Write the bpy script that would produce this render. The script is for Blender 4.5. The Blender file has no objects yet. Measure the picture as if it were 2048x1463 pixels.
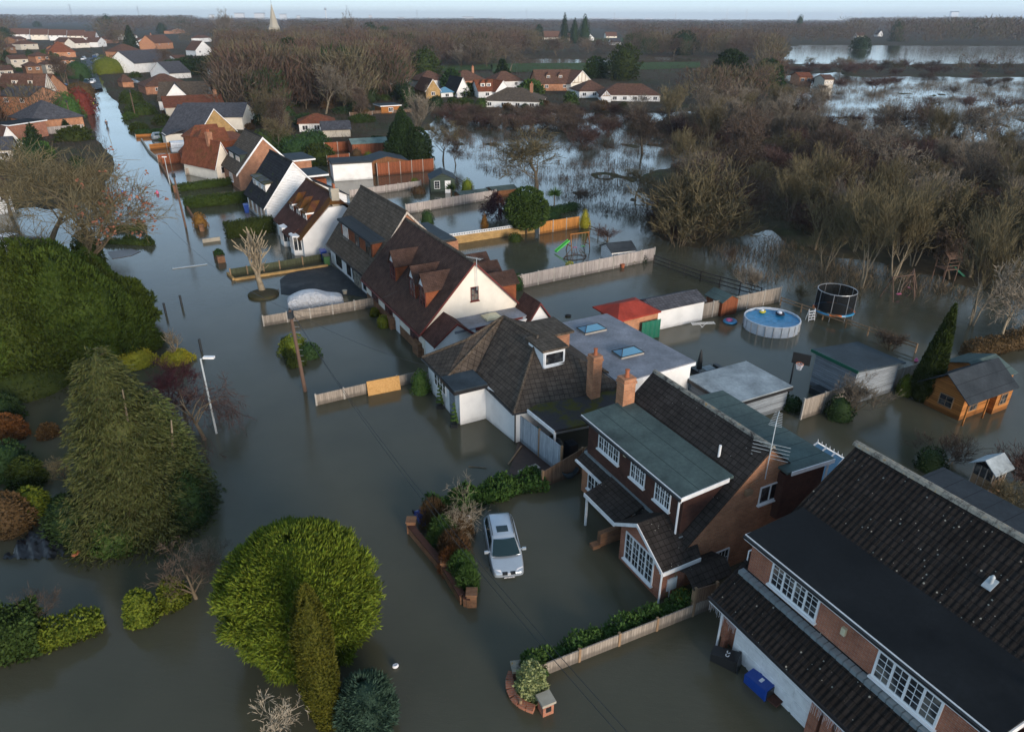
import bpy, math, random
import numpy as np
from mathutils import Vector, noise
R = math.radians
D = bpy.data
scene = bpy.context.scene
COL = scene.collection
# ---------------------------------------------------------------- camera, sky, sun, exposure
CAM_H = 22.0; PITCH = R(26.4); ROLL = R(0.25); FPX = 1400.0; CX, CY = 1024.0, 731.5
cam_d = D.cameras.new('camera'); cam = D.objects.new('camera', cam_d); COL.objects.link(cam)
cam_d.sensor_width = 36; cam_d.lens = 36 * FPX / 2048; cam_d.clip_start = .5; cam_d.clip_end = 30000
cam.location = (0, 0, CAM_H)
from mathutils import Matrix
cam.rotation_euler = (Matrix.Rotation(math.pi/2 - PITCH, 3, 'X') @ Matrix.Rotation(ROLL, 3, 'Z')).to_euler()
scene.camera = cam
SUN_AZ = R(147)      # compass style: 0 = +Y (view direction), 90 = +X
SUN_EL = R(12)
world = D.worlds.new('World'); scene.world = world; world.use_nodes = True
wn = world.node_tree.nodes; wl = world.node_tree.links
sky = wn.new('ShaderNodeTexSky'); sky.sky_type = 'NISHITA'; sky.sun_disc = False
sky.sun_elevation = SUN_EL; sky.sun_rotation = SUN_AZ
sky.air_density = 1.0; sky.dust_density = 0.0; sky.ozone_density = 3.5
veil = wn.new('ShaderNodeMixRGB'); veil.inputs[0].default_value = .80;    # thin high cloud, pale at the horizon and deeper overhead
wtc = wn.new('ShaderNodeTexCoord'); wse = wn.new('ShaderNodeSeparateXYZ'); wl.new(wtc.outputs['Generated'], wse.inputs[0]); wr = wn.new('ShaderNodeValToRGB'); wl.new(wse.outputs[2], wr.inputs[0])
wr.color_ramp.elements.new(.14); wr.color_ramp.elements.new(.42)
for e_, (p_, c_) in zip(wr.color_ramp.elements, ((0, (2.9, 3.8, 4.7)), (.14, (4.1, 5.5, 6.9)), (.42, (1.6, 2.25, 2.95)), (1, (.95, 1.35, 1.8)))): e_.position = p_; e_.color = (*c_, 1)
wl.new(wr.outputs[0], veil.inputs[2])
wl.new(sky.outputs[0], veil.inputs[1]); wl.new(veil.outputs[0], wn['Background'].inputs[0]); wn['Background'].inputs[1].default_value = 0.10
sd = D.lights.new('sun', 'SUN'); sun = D.objects.new('sun', sd); COL.objects.link(sun)
sd.energy = 1.7; sd.angle = R(22); sd.color = (1.0, .85, .70)
sun.rotation_euler = Vector((math.sin(SUN_AZ)*math.cos(SUN_EL), math.cos(SUN_AZ)*math.cos(SUN_EL), math.sin(SUN_EL))).to_track_quat('Z', 'Y').to_euler()
scene.view_settings.view_transform = 'Standard'; scene.view_settings.look = 'None'
scene.view_settings.exposure = 1.3; scene.view_settings.gamma = 1
scene.cycles.max_bounces = 6
AX = R(27.5); CA, SA = math.cos(AX), math.sin(AX)   # the street: t across it (away from the road), s along it

# ---------------------------------------------------------------- placing
def ray(px, py):
    u = (px-CX)/FPX; v = (py-CY)/FPX
    u, v = u*math.cos(ROLL)+v*math.sin(ROLL), -u*math.sin(ROLL)+v*math.cos(ROLL)
    return u, math.cos(PITCH)-v*math.sin(PITCH), -math.sin(PITCH)-v*math.cos(PITCH)
def g(px, py, z=0.0):            # a point of the ground (or of the level z) seen in the survey photograph
    a, b, c = ray(px, py); k = (z-CAM_H)/c
    return a*k, b*k
def hgt(px, py, top):            # height of something standing at (px, py) whose top shows at row 'top'
    X, Y = g(px, py); a, b, c = ray(px, top); return CAM_H + c*Y/b
def mpp(px, py):                 # metres per pixel there
    X, Y = g(px, py); return (Y*math.cos(PITCH)+CAM_H*math.sin(PITCH))/FPX
def ts(px, py, z=0.0):
    X, Y = g(px, py, z); return X*CA+Y*SA, -X*SA+Y*CA
def W(t, s): return t*CA-s*SA, t*SA+s*CA
def proj(X, Y, z=0.0):           # numpy friendly
    zc = Y*math.cos(PITCH)+(CAM_H-z)*math.sin(PITCH); yc = -(Y*math.sin(PITCH)-(CAM_H-z)*math.cos(PITCH))
    zc = np.where(zc < .1, .1, zc)
    return CX+FPX*X/zc, CY+FPX*yc/zc

# ---------------------------------------------------------------- mesh building
def set_uv(me):
    n = len(me.loops)
    if n == 0: return
    co = np.empty(len(me.vertices)*3, np.float32); me.vertices.foreach_get('co', co); co = co.reshape(-1, 3)
    vi = np.empty(n, np.int32); me.loops.foreach_get('vertex_index', vi)
    nf = len(me.polygons)
    no = np.empty(nf*3, np.float32); me.polygons.foreach_get('normal', no); no = no.reshape(-1, 3)
    lt = np.empty(nf, np.int32); me.polygons.foreach_get('loop_total', lt)
    fn = np.repeat(no, lt, axis=0)
    u = np.stack([-fn[:, 1], fn[:, 0], np.zeros(n)], 1); L = np.linalg.norm(u, axis=1)
    flat = L < .05; u[flat] = (1, 0, 0); L[flat] = 1; u /= L[:, None]
    v = np.cross(fn, u); p = co[vi]
    uv = np.stack([(p*u).sum(1), (p*v).sum(1)], 1).astype(np.float32)
    me.uv_layers.new(name='UVMap').data.foreach_set('uv', uv.ravel())

class MB:
    def __init__(s, O=(0, 0, 0)):
        s.v = []; s.f = []; s.m = []; s.mi = 0; s.O = tuple(O)+(0,)*(3-len(O))
    def add(s, vs, fs):
        b = len(s.v); o = s.O
        s.v += [(x-o[0], y-o[1], z-o[2]) for x, y, z in vs]
        for f in fs: s.f.append([i+b for i in f]); s.m.append(s.mi)
        return s
    def box(s, x0, y0, z0, x1, y1, z1):
        x0, x1 = sorted((x0, x1)); y0, y1 = sorted((y0, y1)); z0, z1 = sorted((z0, z1))
        return s.add([(x0,y0,z0),(x1,y0,z0),(x1,y1,z0),(x0,y1,z0),(x0,y0,z1),(x1,y0,z1),(x1,y1,z1),(x0,y1,z1)],
              [(0,3,2,1),(4,5,6,7),(0,1,5,4),(1,2,6,5),(2,3,7,6),(3,0,4,7)])
    def obox(s, p, u, n, w, h, d):      # lower left corner p, width along u, height z, depth d along n
        p = Vector(p); u = Vector(u).normalized()*w; n = Vector(n).normalized()*d; z = Vector((0, 0, h))
        c = [p, p+u, p+u+n, p+n, p+z, p+u+z, p+u+n+z, p+n+z]
        return s.add([tuple(q) for q in c], [(0,3,2,1),(4,5,6,7),(0,1,5,4),(1,2,6,5),(2,3,7,6),(3,0,4,7)])
    def prism(s, prof, ax, c0, c1):     # profile extruded along an axis
        n = len(prof)
        def P(a, b, c): return {'x': (c, a, b), 'y': (a, c, b), 'z': (a, b, c)}[ax]
        vs = [P(a, b, c0) for a, b in prof]+[P(a, b, c1) for a, b in prof]
        return s.add(vs, [list(range(n))[::-1], list(range(n, 2*n))]+[(i, (i+1) % n, n+(i+1) % n, n+i) for i in range(n)])
    def slab(s, poly, th):              # polygon in space thickened downwards
        n = len(poly); lo = [(x, y, z-th) for x, y, z in poly]
        return s.add(list(poly)+lo, [list(range(n)), list(range(n, 2*n))[::-1]]+[(i, i+n, (i+1) % n+n, (i+1) % n) for i in range(n)])
    def tube(s, p, q, r0, r1=None, n=6, cap=True):
        r1 = r0 if r1 is None else r1
        p = Vector(p); q = Vector(q); d = (q-p)
        if d.length < 1e-6: return s
        d.normalize(); a = d.orthogonal().normalized(); b = d.cross(a)
        vs = [tuple(p+(a*math.cos(k)+b*math.sin(k))*r0) for k in [2*math.pi*i/n for i in range(n)]]
        vs += [tuple(q+(a*math.cos(k)+b*math.sin(k))*r1) for k in [2*math.pi*i/n for i in range(n)]]
        fs = [(i, (i+1) % n, n+(i+1) % n, n+i) for i in range(n)]
        if cap: fs += [list(range(n))[::-1], list(range(n, 2*n))]
        return s.add(vs, fs)
    def path(s, pts, r, n=6):
        for a, b in zip(pts[:-1], pts[1:]): s.tube(a, b, r, r, n)
        return s
    def lathe(s, prof, c=(0, 0), n=16, sq=1):   # profile of (r, z)
        vs = []
        for r, z in prof:
            for i in range(n):
                k = 2*math.pi*i/n; vs.append((c[0]+r*math.cos(k), c[1]+r*sq*math.sin(k), z))
        fs = [(j*n+i, j*n+(i+1) % n, (j+1)*n+(i+1) % n, (j+1)*n+i) for j in range(len(prof)-1) for i in range(n)]
        fs += [list(range(n))[::-1], [(len(prof)-1)*n+i for i in range(n)]]
        return s.add(vs, fs)
    def build(s, name, mat, parent=None, smooth=False, fix=True):
        me = D.meshes.new(name); me.from_pydata(s.v, [], s.f); me.update()
        if fix:
            import bmesh
            bm = bmesh.new(); bm.from_mesh(me); bmesh.ops.recalc_face_normals(bm, faces=bm.faces); bm.to_mesh(me); bm.free()
        for m in (mat if isinstance(mat, (list, tuple)) else [mat]): me.materials.append(m)
        if isinstance(mat, (list, tuple)): me.polygons.foreach_set('material_index', s.m)
        set_uv(me)
        if smooth: me.polygons.foreach_set('use_smooth', [True]*len(me.polygons))
        o = D.objects.new(name, me); COL.objects.link(o)
        if parent: o.parent = parent
        return o
def np_mesh(name, V, F, mats, mi=None):         # V (n,3), F (m,k) with equal k
    me = D.meshes.new(name); k = F.shape[1]
    me.vertices.add(len(V)); me.vertices.foreach_set('co', V.astype(np.float32).ravel())
    me.loops.add(F.size); me.loops.foreach_set('vertex_index', F.astype(np.int32).ravel())
    me.polygons.add(len(F)); me.polygons.foreach_set('loop_start', np.arange(len(F), dtype=np.int32)*k)
    me.update(calc_edges=True)
    for m in mats: me.materials.append(m)
    if mi is not None: me.polygons.foreach_set('material_index', mi.astype(np.int32))
    return me
def link(name, me, parent=None):
    o = D.objects.new(name, me); COL.objects.link(o)
    if parent: o.parent = parent
    return o
def tag(o, label=None, cat=None, group=None, kind=None):
    if label: o['label'] = label
    if cat: o['category'] = cat
    if group: o['group'] = group
    if kind: o['kind'] = kind
    return o
def thing(name, label, cat, loc=(0, 0, 0), rz=0.0, group=None):
    o = D.objects.new(name, None); COL.objects.link(o); o.empty_display_size = .3
    o.location = loc; o.rotation_euler = (0, 0, rz)
    return tag(o, label, cat, group)
def sthing(name, label, cat, t, s, rot=0.0, group=None, z=0.0):   # placed in street coordinates
    X, Y = W(t, s); return thing(name, label, cat, (X, Y, z), AX+rot, group)
def copy_tree(o, parent=None):
    c = o.copy(); COL.objects.link(c); c.parent = parent
    for ch in o.children: copy_tree(ch, c)
    return c

# ---------------------------------------------------------------- materials
class NT:
    def __init__(s, name, rough=.8, spec=.3, base=(.5, .5, .5)):
        s.m = D.materials.new(name); s.m.use_nodes = True; s.t = s.m.node_tree
        s.b = s.t.nodes['Principled BSDF']; s.b.inputs['Roughness'].default_value = rough
        s.b.inputs['Specular IOR Level'].default_value = spec; s.b.inputs['Base Color'].default_value = (*base, 1)
        s.m.diffuse_color = (*base, 1)
    def n(s, typ, **k):
        o = s.t.nodes.new('ShaderNode'+typ)
        for a, v in k.items():
            if a.startswith('_'): o.inputs[a[1:].replace('_', ' ')].default_value = v
            else: setattr(o, a, v)
        return o
    def l(s, a, b): s.t.links.new(a, b)
    def uv(s, sc=(1, 1, 1)):
        tc = s.n('TexCoord'); mp = s.n('Mapping'); mp.inputs['Scale'].default_value = sc
        s.l(tc.outputs['UV'], mp.inputs[0]); return mp.outputs[0]
    def pos(s):
        return s.n('NewGeometry').outputs['Position']
    def noise(s, vec, scale, detail=4, rough=.6):
        t = s.n('TexNoise'); t.inputs['Scale'].default_value = scale; t.inputs['Detail'].default_value = detail; t.inputs['Roughness'].default_value = rough
        s.l(vec, t.inputs['Vector']); return t.outputs['Fac']
    def ramp(s, fac, stops):
        r = s.n('ValToRGB'); e = r.color_ramp.elements
        while len(e) < len(stops): e.new(.5)
        for el, (p, c) in zip(e, stops):
            el.position = p; el.color = (*c, 1) if isinstance(c, tuple) else (c, c, c, 1)
        s.l(fac, r.inputs[0]); return r.outputs[0]
    def mix(s, fac, a, b, mode='MIX'):
        m = s.n('MixRGB', blend_type=mode)
        for i, x in zip((0, 1, 2), (fac, a, b)):
            if isinstance(x, (int, float)): m.inputs[i].default_value = x if i == 0 else (x, x, x, 1)
            elif isinstance(x, tuple): m.inputs[i].default_value = (*x, 1)
            else: s.l(x, m.inputs[i])
        return m.outputs[0]
    def math(s, op, a, b=0.0):
        m = s.n('Math', operation=op)
        for i, x in zip((0, 1), (a, b)):
            if isinstance(x, (int, float)): m.inputs[i].default_value = x
            else: s.l(x, m.inputs[i])
        return m.outputs[0]
    def col(s, c): s.l(c, s.b.inputs['Base Color']); return s
    def bump(s, h, dist=.02, strength=1.0):
        b = s.n('Bump'); b.inputs['Distance'].default_value = dist; b.inputs['Strength'].default_value = strength
        s.l(h, b.inputs['Height']); s.l(b.outputs[0], s.b.inputs['Normal']); return s
MAT = {}
def sc(c, k): return tuple(min(1, x*k) for x in c)
def plain(name, c, rough=.6, spec=.4, var=.12, metal=0.0):
    if name in MAT: return MAT[name]
    n = NT(name, rough, spec, c); f = n.noise(n.pos(), 3.1, 5)
    n.col(n.ramp(f, [(.3, sc(c, 1-var)), (.7, sc(c, 1+var))])); n.b.inputs['Metallic'].default_value = metal
    MAT[name] = n.m; return n.m
def render_wall(name, c, dirt=.25):
    n = NT(name, .85, .2, c); p = n.pos()
    f = n.noise(p, .9, 6); f2 = n.noise(p, 9, 4)
    base = n.ramp(f, [(.35, sc(c, 1-dirt*.5)), (.6, c)])
    xyz = n.n('SeparateXYZ'); n.l(p, xyz.inputs[0])
    h = n.math('ADD', xyz.outputs[2], n.math('MULTIPLY', f, .5))      # tide mark left by the flood
    tide = n.ramp(h, [(.3, 1.0), (.55, 0.0)])
    n.col(n.mix(n.math('MULTIPLY', tide, .55), base, sc(c, .45))); n.bump(f2, .01, .4)
    MAT[name] = n.m; return n.m
def brick(name, c1, c2, mortar, w=.225, h=.075):
    n = NT(name, .9, .15, c1); v = n.uv()
    b = n.n('TexBrick'); n.l(v, b.inputs['Vector']); b.inputs['Scale'].default_value = 1
    b.inputs['Brick Width'].default_value = w; b.inputs['Row Height'].default_value = h; b.inputs['Mortar Size'].default_value = .007
    b.inputs['Color1'].default_value = (*c1, 1); b.inputs['Color2'].default_value = (*c2, 1); b.inputs['Mortar'].default_value = (*mortar, 1)
    f = n.noise(n.pos(), 1.3, 6); n.col(n.mix(.75, b.outputs[0], n.ramp(f, [(.3, .62), (.7, 1.25)]), 'MULTIPLY'))
    inv = n.math('SUBTRACT', 1, b.outputs['Fac']); n.bump(inv, .008, .6)
    MAT[name] = n.m; return n.m
def tiles(name, c, w=.3, h=.32, lichen=.5, moss=.0, roll=.0, mossc=(.10, .07, .02)):
    n = NT(name, .9, .08, c); v = n.uv(); p = n.pos()
    b = n.n('TexBrick'); n.l(v, b.inputs['Vector']); b.inputs['Scale'].default_value = 1; b.offset = .5 if w < .25 else 0
    b.inputs['Brick Width'].default_value = w; b.inputs['Row Height'].default_value = h; b.inputs['Mortar Size'].default_value = .018 if h > .2 else .01
    b.inputs['Color1'].default_value = (*sc(c, .88), 1); b.inputs['Color2'].default_value = (*sc(c, 1.14), 1); b.inputs['Mortar'].default_value = (*sc(c, .5), 1)
    f = n.noise(p, 1.7, 7, .7); cc = n.mix(.9, b.outputs[0], n.ramp(f, [(.3, .6), (.7, 1.5)]), 'MULTIPLY')
    xs = n.n('SeparateXYZ'); n.l(v, xs.inputs[0])
    saw = n.math('FRACT', n.math('DIVIDE', xs.outputs[1], h))
    hh = n.math('SUBTRACT', 1, saw)
    if roll:
        sn = n.math('SINE', n.math('MULTIPLY', xs.outputs[0], 2*math.pi/roll)); hh = n.math('ADD', hh, n.math('MULTIPLY', sn, 1.2))
    n.bump(hh, .03, .8)
    if moss:
        f3 = n.noise(p, .9, 5, .7); cc = n.mix(n.ramp(f3, [(.62-moss*.35, 0.0), (.72-moss*.2, .85)]), cc, mossc)
    if lichen:
        vo = n.n('TexVoronoi'); vo.inputs['Scale'].default_value = 4.6; n.l(p, vo.inputs['Vector'])
        f4 = n.noise(p, 1.9, 3); thr = n.math('MULTIPLY', n.ramp(f4, [(.38, 0.0), (.62, 1.0)]), .125*lichen)
        spot = n.math('LESS_THAN', vo.outputs['Distance'], thr)
        f5 = n.noise(p, 34, 2); spot2 = n.ramp(f5, [(.69, 0.0), (.74, .7)])
        cc = n.mix(n.math('MULTIPLY', spot, .75), cc, (.42, .40, .34)); cc = n.mix(n.math('MULTIPLY', spot2, .6*lichen), cc, (.30, .28, .24))
    n.col(cc); MAT[name] = n.m; return n.m
def felt(name, c, seam=1.0, wet=.35, moss=0.0):
    n = NT(name, .85, .12, c); v = n.uv(); p = n.pos()
    f = n.noise(p, .55, 6, .65); f2 = n.noise(p, 6, 5)
    cc = n.mix(.6, n.ramp(f, [(.32, sc(c, .6)), (.5, c), (.68, sc(c, 1.35))]), n.ramp(f2, [(.3, .75), (.7, 1.2)]), 'MULTIPLY')
    if seam:
        xs = n.n('SeparateXYZ'); n.l(v, xs.inputs[0]); fr = n.math('FRACT', n.math('DIVIDE', xs.outputs[1], seam))
        cc = n.mix(n.math('LESS_THAN', fr, .035/seam), cc, sc(c, .4))
    if moss: cc = n.mix(n.ramp(n.noise(p, 1.1, 8, .75), [(.60-moss*.25, 0.0), (.66-moss*.22, 1.0)]), cc, (.07, .065, .015))
    n.l(n.ramp(f, [(.4, .35+.4*(1-wet)), (.6, .85)]), n.b.inputs['Roughness']); n.bump(f2, .01, .3)
    n.col(cc); MAT[name] = n.m; return n.m
def planks(name, c, w=.12, horiz=False, var=.4):
    n = NT(name, .85, .2, c); v = n.uv(); xs = n.n('SeparateXYZ'); n.l(v, xs.inputs[0])
    u = n.math('DIVIDE', xs.outputs[1 if horiz else 0], w); fr = n.math('FRACT', u); fl = n.math('FLOOR', u)
    wn_ = n.n('TexWhiteNoise', noise_dimensions='1D'); n.l(fl, wn_.inputs['W'])
    gr = n.noise(n.uv((1.5, 22, 1) if horiz else (22, 1.5, 1)), 1, 4)
    cc = n.mix(1.0, n.ramp(wn_.outputs['Value'], [(0, sc(c, 1-var*.5)), (1, sc(c, 1+var*.5))]), n.ramp(gr, [(.3, .7), (.7, 1.25)]), 'MULTIPLY')
    cc = n.mix(n.math('LESS_THAN', fr, .09), cc, sc(c, .25))
    xyz = n.n('SeparateXYZ'); n.l(n.pos(), xyz.inputs[0]); tide = n.ramp(n.math('ADD', xyz.outputs[2], n.math('MULTIPLY', n.noise(n.pos(), 3, 3), .25)), [(.28, 1.0), (.45, 0.0)])
    cc = n.mix(n.math('MULTIPLY', tide, .7), cc, sc(c, .3))      # soaked foot of the boards
    n.col(cc); n.bump(n.math('GREATER_THAN', fr, .09), .01, .6); MAT[name] = n.m; return n.m
def leafy(name, c1, c2, c3=None, scale=1.3, rough=.75, trans=.0):
    n = NT(name, rough, .15, c1); p = n.pos(); f = n.noise(p, scale, 4, .7); f2 = n.noise(p, 11, 2)
    oi = n.n('ObjectInfo'); a = n.ramp(f, [(.32, c1), (.66, c2)])
    a = n.mix(n.ramp(f2, [(.4, 0.0), (.75, .6)]), a, c3 or sc(c2, 1.25))
    hs = n.n('HueSaturation'); n.l(a, hs.inputs['Color']); n.l(n.math('ADD', .78, n.math('MULTIPLY', oi.outputs['Random'], .44)), hs.inputs['Value'])
    n.l(n.math('ADD', .487, n.math('MULTIPLY', oi.outputs['Random'], .026)), hs.inputs['Hue'])
    n.col(hs.outputs[0]); MAT[name] = n.m; return n.m
# ---- the materials of the place
brick('brick_orange', (.52, .225, .11), (.38, .16, .08), (.36, .29, .22))
brick('brick_red', (.42, .155, .085), (.32, .11, .065), (.34, .27, .22))
brick('brick_brown', (.30, .145, .07), (.17, .08, .045), (.20, .16, .12))
brick('brick_pale', (.44, .20, .11), (.33, .14, .08), (.30, .24, .18))
brick('brick_yellow', (.46, .29, .10), (.36, .21, .07), (.34, .28, .20))
brick('brick_dark', (.10, .045, .032), (.075, .035, .027), (.06, .04, .035), .2, .1)      # hung tiles
brick('hung_tile', (.30, .10, .045), (.24, .075, .035), (.13, .05, .03), .17, .1)
render_wall('white_render', (.80, .80, .79)); render_wall('cream_render', (.80, .74, .64)); render_wall('cream_dull', (.55, .50, .42))
tiles('tile_dark', (.042, .035, .031), w=.26, h=.26, lichen=.8)
tiles('tile_black', (.024, .020, .018), w=.22, h=.27, lichen=1.3, roll=.22)
tiles('tile_brown', (.105, .082, .062), lichen=.45, w=.3, h=.3)
tiles('tile_bungalow', (.080, .064, .052), lichen=.7, w=.3, h=.3)
tiles('tile_maroon', (.085, .042, .034), w=.17, h=.11, lichen=.25)
tiles('tile_small', (.075, .045, .036), w=.17, h=.11, lichen=.15)
tiles('tile_mossy', (.10, .038, .025), w=.17, h=.11, lichen=.2, moss=.75, mossc=(.14, .065, .015))
tiles('tile_charcoal', (.028, .028, .032), w=.3, h=.3, lichen=.1, moss=.15, mossc=(.05, .06, .01))
tiles('tile_slate', (.085, .085, .095), w=.3, h=.25, lichen=.1)
tiles('tile_red', (.22, .075, .04), w=.17, h=.11, lichen=.3, moss=.2)
tiles('tile_far', (.13, .07, .05), w=.3, h=.3, lichen=.3, moss=.1)
felt('felt_green', (.075, .105, .10), 1.0); felt('felt_black', (.012, .014, .016), 0, .3); MAT['felt_black'].node_tree.nodes['Principled BSDF'].inputs['Specular IOR Level'].default_value = .12; felt('felt_grey', (.22, .23, .26), 0, .8)
felt('felt_light', (.30, .34, .36), 0, .3); felt('felt_dark', (.038, .045, .052), .9, .3); felt('felt_mossy', (.045, .042, .044), 0, .8, .5)
felt('felt_blue', (.045, .060, .072), 0, .3); felt('felt_red', (.30, .045, .03), 0, .2); felt('asphalt', (.035, .04, .045), 0, .8); felt('felt_paleg', (.16, .22, .20), 0, .3)
planks('fence_grey', (.30, .26, .22)); planks('fence_pale', (.38, .34, .32), .14); planks('fence_brown', (.17, .11, .075)); planks('fence_orange', (.50, .22, .06))
planks('fence_red', (.26, .085, .04)); planks('fence_green', (.075, .085, .05)); planks('fence_blue', (.36, .41, .46), .1); planks('log_orange', (.36, .145, .04), .15, True)
planks('board_green', (.055, .075, .06), .12, True); planks('board_grey', (.22, .25, .28), .15, True); leafy('osb', (.34, .17, .06), (.48, .26, .10), (.56, .34, .15), 9); planks('board_brown', (.20, .09, .04), .12)
planks('bargewood', (.50, .44, .38), .4)
plain('white_paint', (.80, .80, .80), .45); plain('white_upvc', (.82, .83, .84), .35, .5, .03); plain('black_paint', (.02, .02, .022), .4); plain('maroon_paint', (.12, .022, .018), .5)
plain('concrete', (.34, .32, .29), .9); plain('lead', (.20, .235, .25), .55); plain('timber', (.26, .17, .10), .85); plain('pole_wood', (.12, .075, .055), .9)
plain('steel', (.45, .46, .48), .4, .5, .1, .7); plain('galv', (.42, .46, .48), .5, .5); plain('dark_rail', (.05, .042, .038), .8); plain('terracotta', (.35, .11, .05), .8)
plain('plastic_blue', (.01, .055, .30), .35, .5); plain('plastic_black', (.018, .02, .022), .35, .5); plain('plastic_green', (.05, .14, .05), .5); plain('plastic_lime', (.10, .55, .10), .4)
plain('plastic_dgreen', (.01, .10, .06), .5); plain('tarp_green', (.01, .13, .08), .6); plain('curtain', (.42, .34, .26), .9); plain('paper', (.72, .74, .80), .8); plain('cream_plastic', (.62, .56, .38), .5)
plain('car_silver', (.50, .56, .62), .28, .5, .03, .45); plain('rubber', (.02, .02, .02), .8); plain('pool_wall', (.55, .60, .66), .5); plain('pool_blue', (.03, .22, .42), .35, .5, .3)
plain('yellow_plastic', (.70, .55, .03), .5); plain('pink_plastic', (.60, .12, .25), .5); plain('orange_plastic', (.6, .15, .03), .5); plain('stone', (.36, .33, .27), .9)
plain('net_black', (.012, .014, .016), .9); plain('metal_dark', (.03, .035, .04), .5); plain('chalk', (.75, .75, .78), .8); plain('brown_wet', (.055, .032, .026), .35, .5, .3)
plain('skin', (.45, .27, .2), .6); plain('cloth_navy', (.02, .025, .045), .9); plain('cloth_black', (.015, .015, .018), .9); plain('cloth_hivis', (.55, .75, .04), .8); plain('hair_dark', (.03, .02, .015), .8)
plain('black_sheet', (.014, .017, .022), .32, .5, .4)
gl = NT('glass', .06, .8, (.015, .018, .022)); gl.b.inputs['IOR'].default_value = 1.5; gl.col(gl.ramp(gl.noise(gl.pos(), 1.6, 2), [(.42, (.014, .017, .022)), (.56, (.05, .055, .06)), (.64, (.16, .15, .13))])); MAT['glass'] = gl.m  # pale patches in the colour stand for reflections and curtains
gl = NT('glass_car', .05, .6, (.012, .03, .035)); MAT['glass_car'] = gl.m
gl = NT('glass_sky', .08, 1.0, (.10, .25, .38)); MAT['glass_sky'] = gl.m
n = NT('car_cover', .40, .5, (.60, .63, .68)); f = n.noise(n.pos(), 3.4, 6, .65); n.bump(f, .35, 1.0); n.b.inputs['Metallic'].default_value = .35; MAT['car_cover'] = n.m
gr = NT('netting', .9, .1, (.012, .014, .016)); tr = gr.n('BsdfTransparent'); mx = gr.n('MixShader'); mx.inputs[0].default_value = .86
gr.l(tr.outputs[0], mx.inputs[1]); gr.l(gr.b.outputs[0], mx.inputs[2]); gr.l(mx.outputs[0], gr.t.nodes['Material Output'].inputs[0]); MAT['netting'] = gr.m
# water: silty flood water under small ripples
n = NT('flood_water', .015, .5, (.035, .036, .027)); n.b.inputs['IOR'].default_value = 1.35
p = n.pos(); mp = n.n('Mapping'); mp.inputs['Scale'].default_value = (1.0, 2.6, 1); mp.inputs['Rotation'].default_value = (0, 0, R(20)); n.l(p, mp.inputs[0])
f1 = n.noise(mp.outputs[0], 1.7, 5, .62); f2 = n.noise(p, .08, 4); f3 = n.noise(mp.outputs[0], 9, 3)
hb = n.math('ADD', n.math('MULTIPLY', f1, .8), n.math('MULTIPLY', f3, .32)); hb = n.math('MULTIPLY', hb, n.ramp(f2, [(.35, .35), (.65, 1.0)]))
n.bump(hb, .026, .5); n.col(n.ramp(n.noise(p, .12, 5), [(.35, (.066, .064, .043)), (.65, (.085, .081, .055))])); MAT['flood_water'] = n.m
n = NT('ground', .95, .1, (.07, .055, .035)); p = n.pos(); f = n.noise(p, .05, 8, .7); f2 = n.noise(p, .9, 6, .7)
n.col(n.mix(.7, n.ramp(f, [(.3, (.052, .038, .026)), (.5, (.066, .054, .033)), (.68, (.048, .062, .024))]), n.ramp(f2, [(.3, .5), (.7, 1.4)]), 'MULTIPLY')); n.bump(f2, .15, .7); MAT['ground'] = n.m
n = NT('grass', .95, .1, (.045, .085, .02)); p = n.pos(); f = n.noise(p, .3, 8, .7); n.col(n.ramp(f, [(.3, (.035, .065, .018)), (.7, (.06, .105, .028))])); MAT['grass'] = n.m
BARK = {}
def bark(name, c, var=.3):
    n = NT(name, .95, .1, c); f = n.noise(n.pos(), 2.5, 5, .7); oi = n.n('ObjectInfo')
    a = n.ramp(f, [(.3, sc(c, 1-var)), (.7, sc(c, 1+var))]); hs = n.n('HueSaturation'); n.l(a, hs.inputs['Color'])
    n.l(n.math('ADD', .7, n.math('MULTIPLY', oi.outputs['Random'], .6)), hs.inputs['Value']); n.col(hs.outputs[0]); MAT[name] = n.m
bark('twig_brown', (.092, .068, .052)); bark('twig_red', (.088, .054, .046)); bark('twig_olive', (.125, .104, .060)); bark('twig_grey', (.16, .135, .105)); bark('twig_tan', (.150, .125, .072)); bark('twig_pale', (.34, .29, .22)); bark('bark', (.12, .095, .065)); bark('bark_pale', (.21, .175, .125)); bark('twig_purple', (.075, .030, .036))
leafy('leaf_dark', (.014, .030, .010), (.030, .060, .018)); leafy('leaf_green', (.025, .055, .014), (.055, .10, .022)); leafy('leaf_conifer', (.032, .048, .014), (.075, .095, .026), (.12, .105, .045))
leafy('leaf_gold', (.040, .075, .010), (.135, .185, .016), (.20, .18, .02), 2.2); leafy('leaf_goldyew', (.055, .070, .008), (.10, .108, .012), (.14, .13, .02)); leafy('leaf_yellow', (.20, .21, .02), (.36, .33, .03), (.45, .38, .05))
leafy('leaf_hedge', (.014, .028, .006), (.034, .055, .009), (.060, .075, .013)); leafy('leaf_screen', (.016, .034, .006), (.042, .072, .010), (.085, .105, .014), 1.1); leafy('leaf_blue', (.030, .060, .040), (.055, .10, .07)); leafy('leaf_rust', (.10, .045, .012), (.17, .08, .022)); leafy('leaf_rusty', (.060, .038, .018), (.10, .062, .028))
leafy('leaf_varieg', (.12, .16, .05), (.30, .32, .14), (.42, .42, .24)); leafy('leaf_redtwig', (.12, .03, .02), (.18, .05, .03)); leafy('reed', (.075, .055, .035), (.13, .095, .065)); leafy('keys', (.16, .06, .035), (.25, .11, .07))
leafy('leaf_yew', (.010, .022, .007), (.022, .040, .012)); leafy('leaf_bright', (.045, .075, .010), (.10, .13, .014), (.20, .19, .02))
M = MAT

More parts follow.
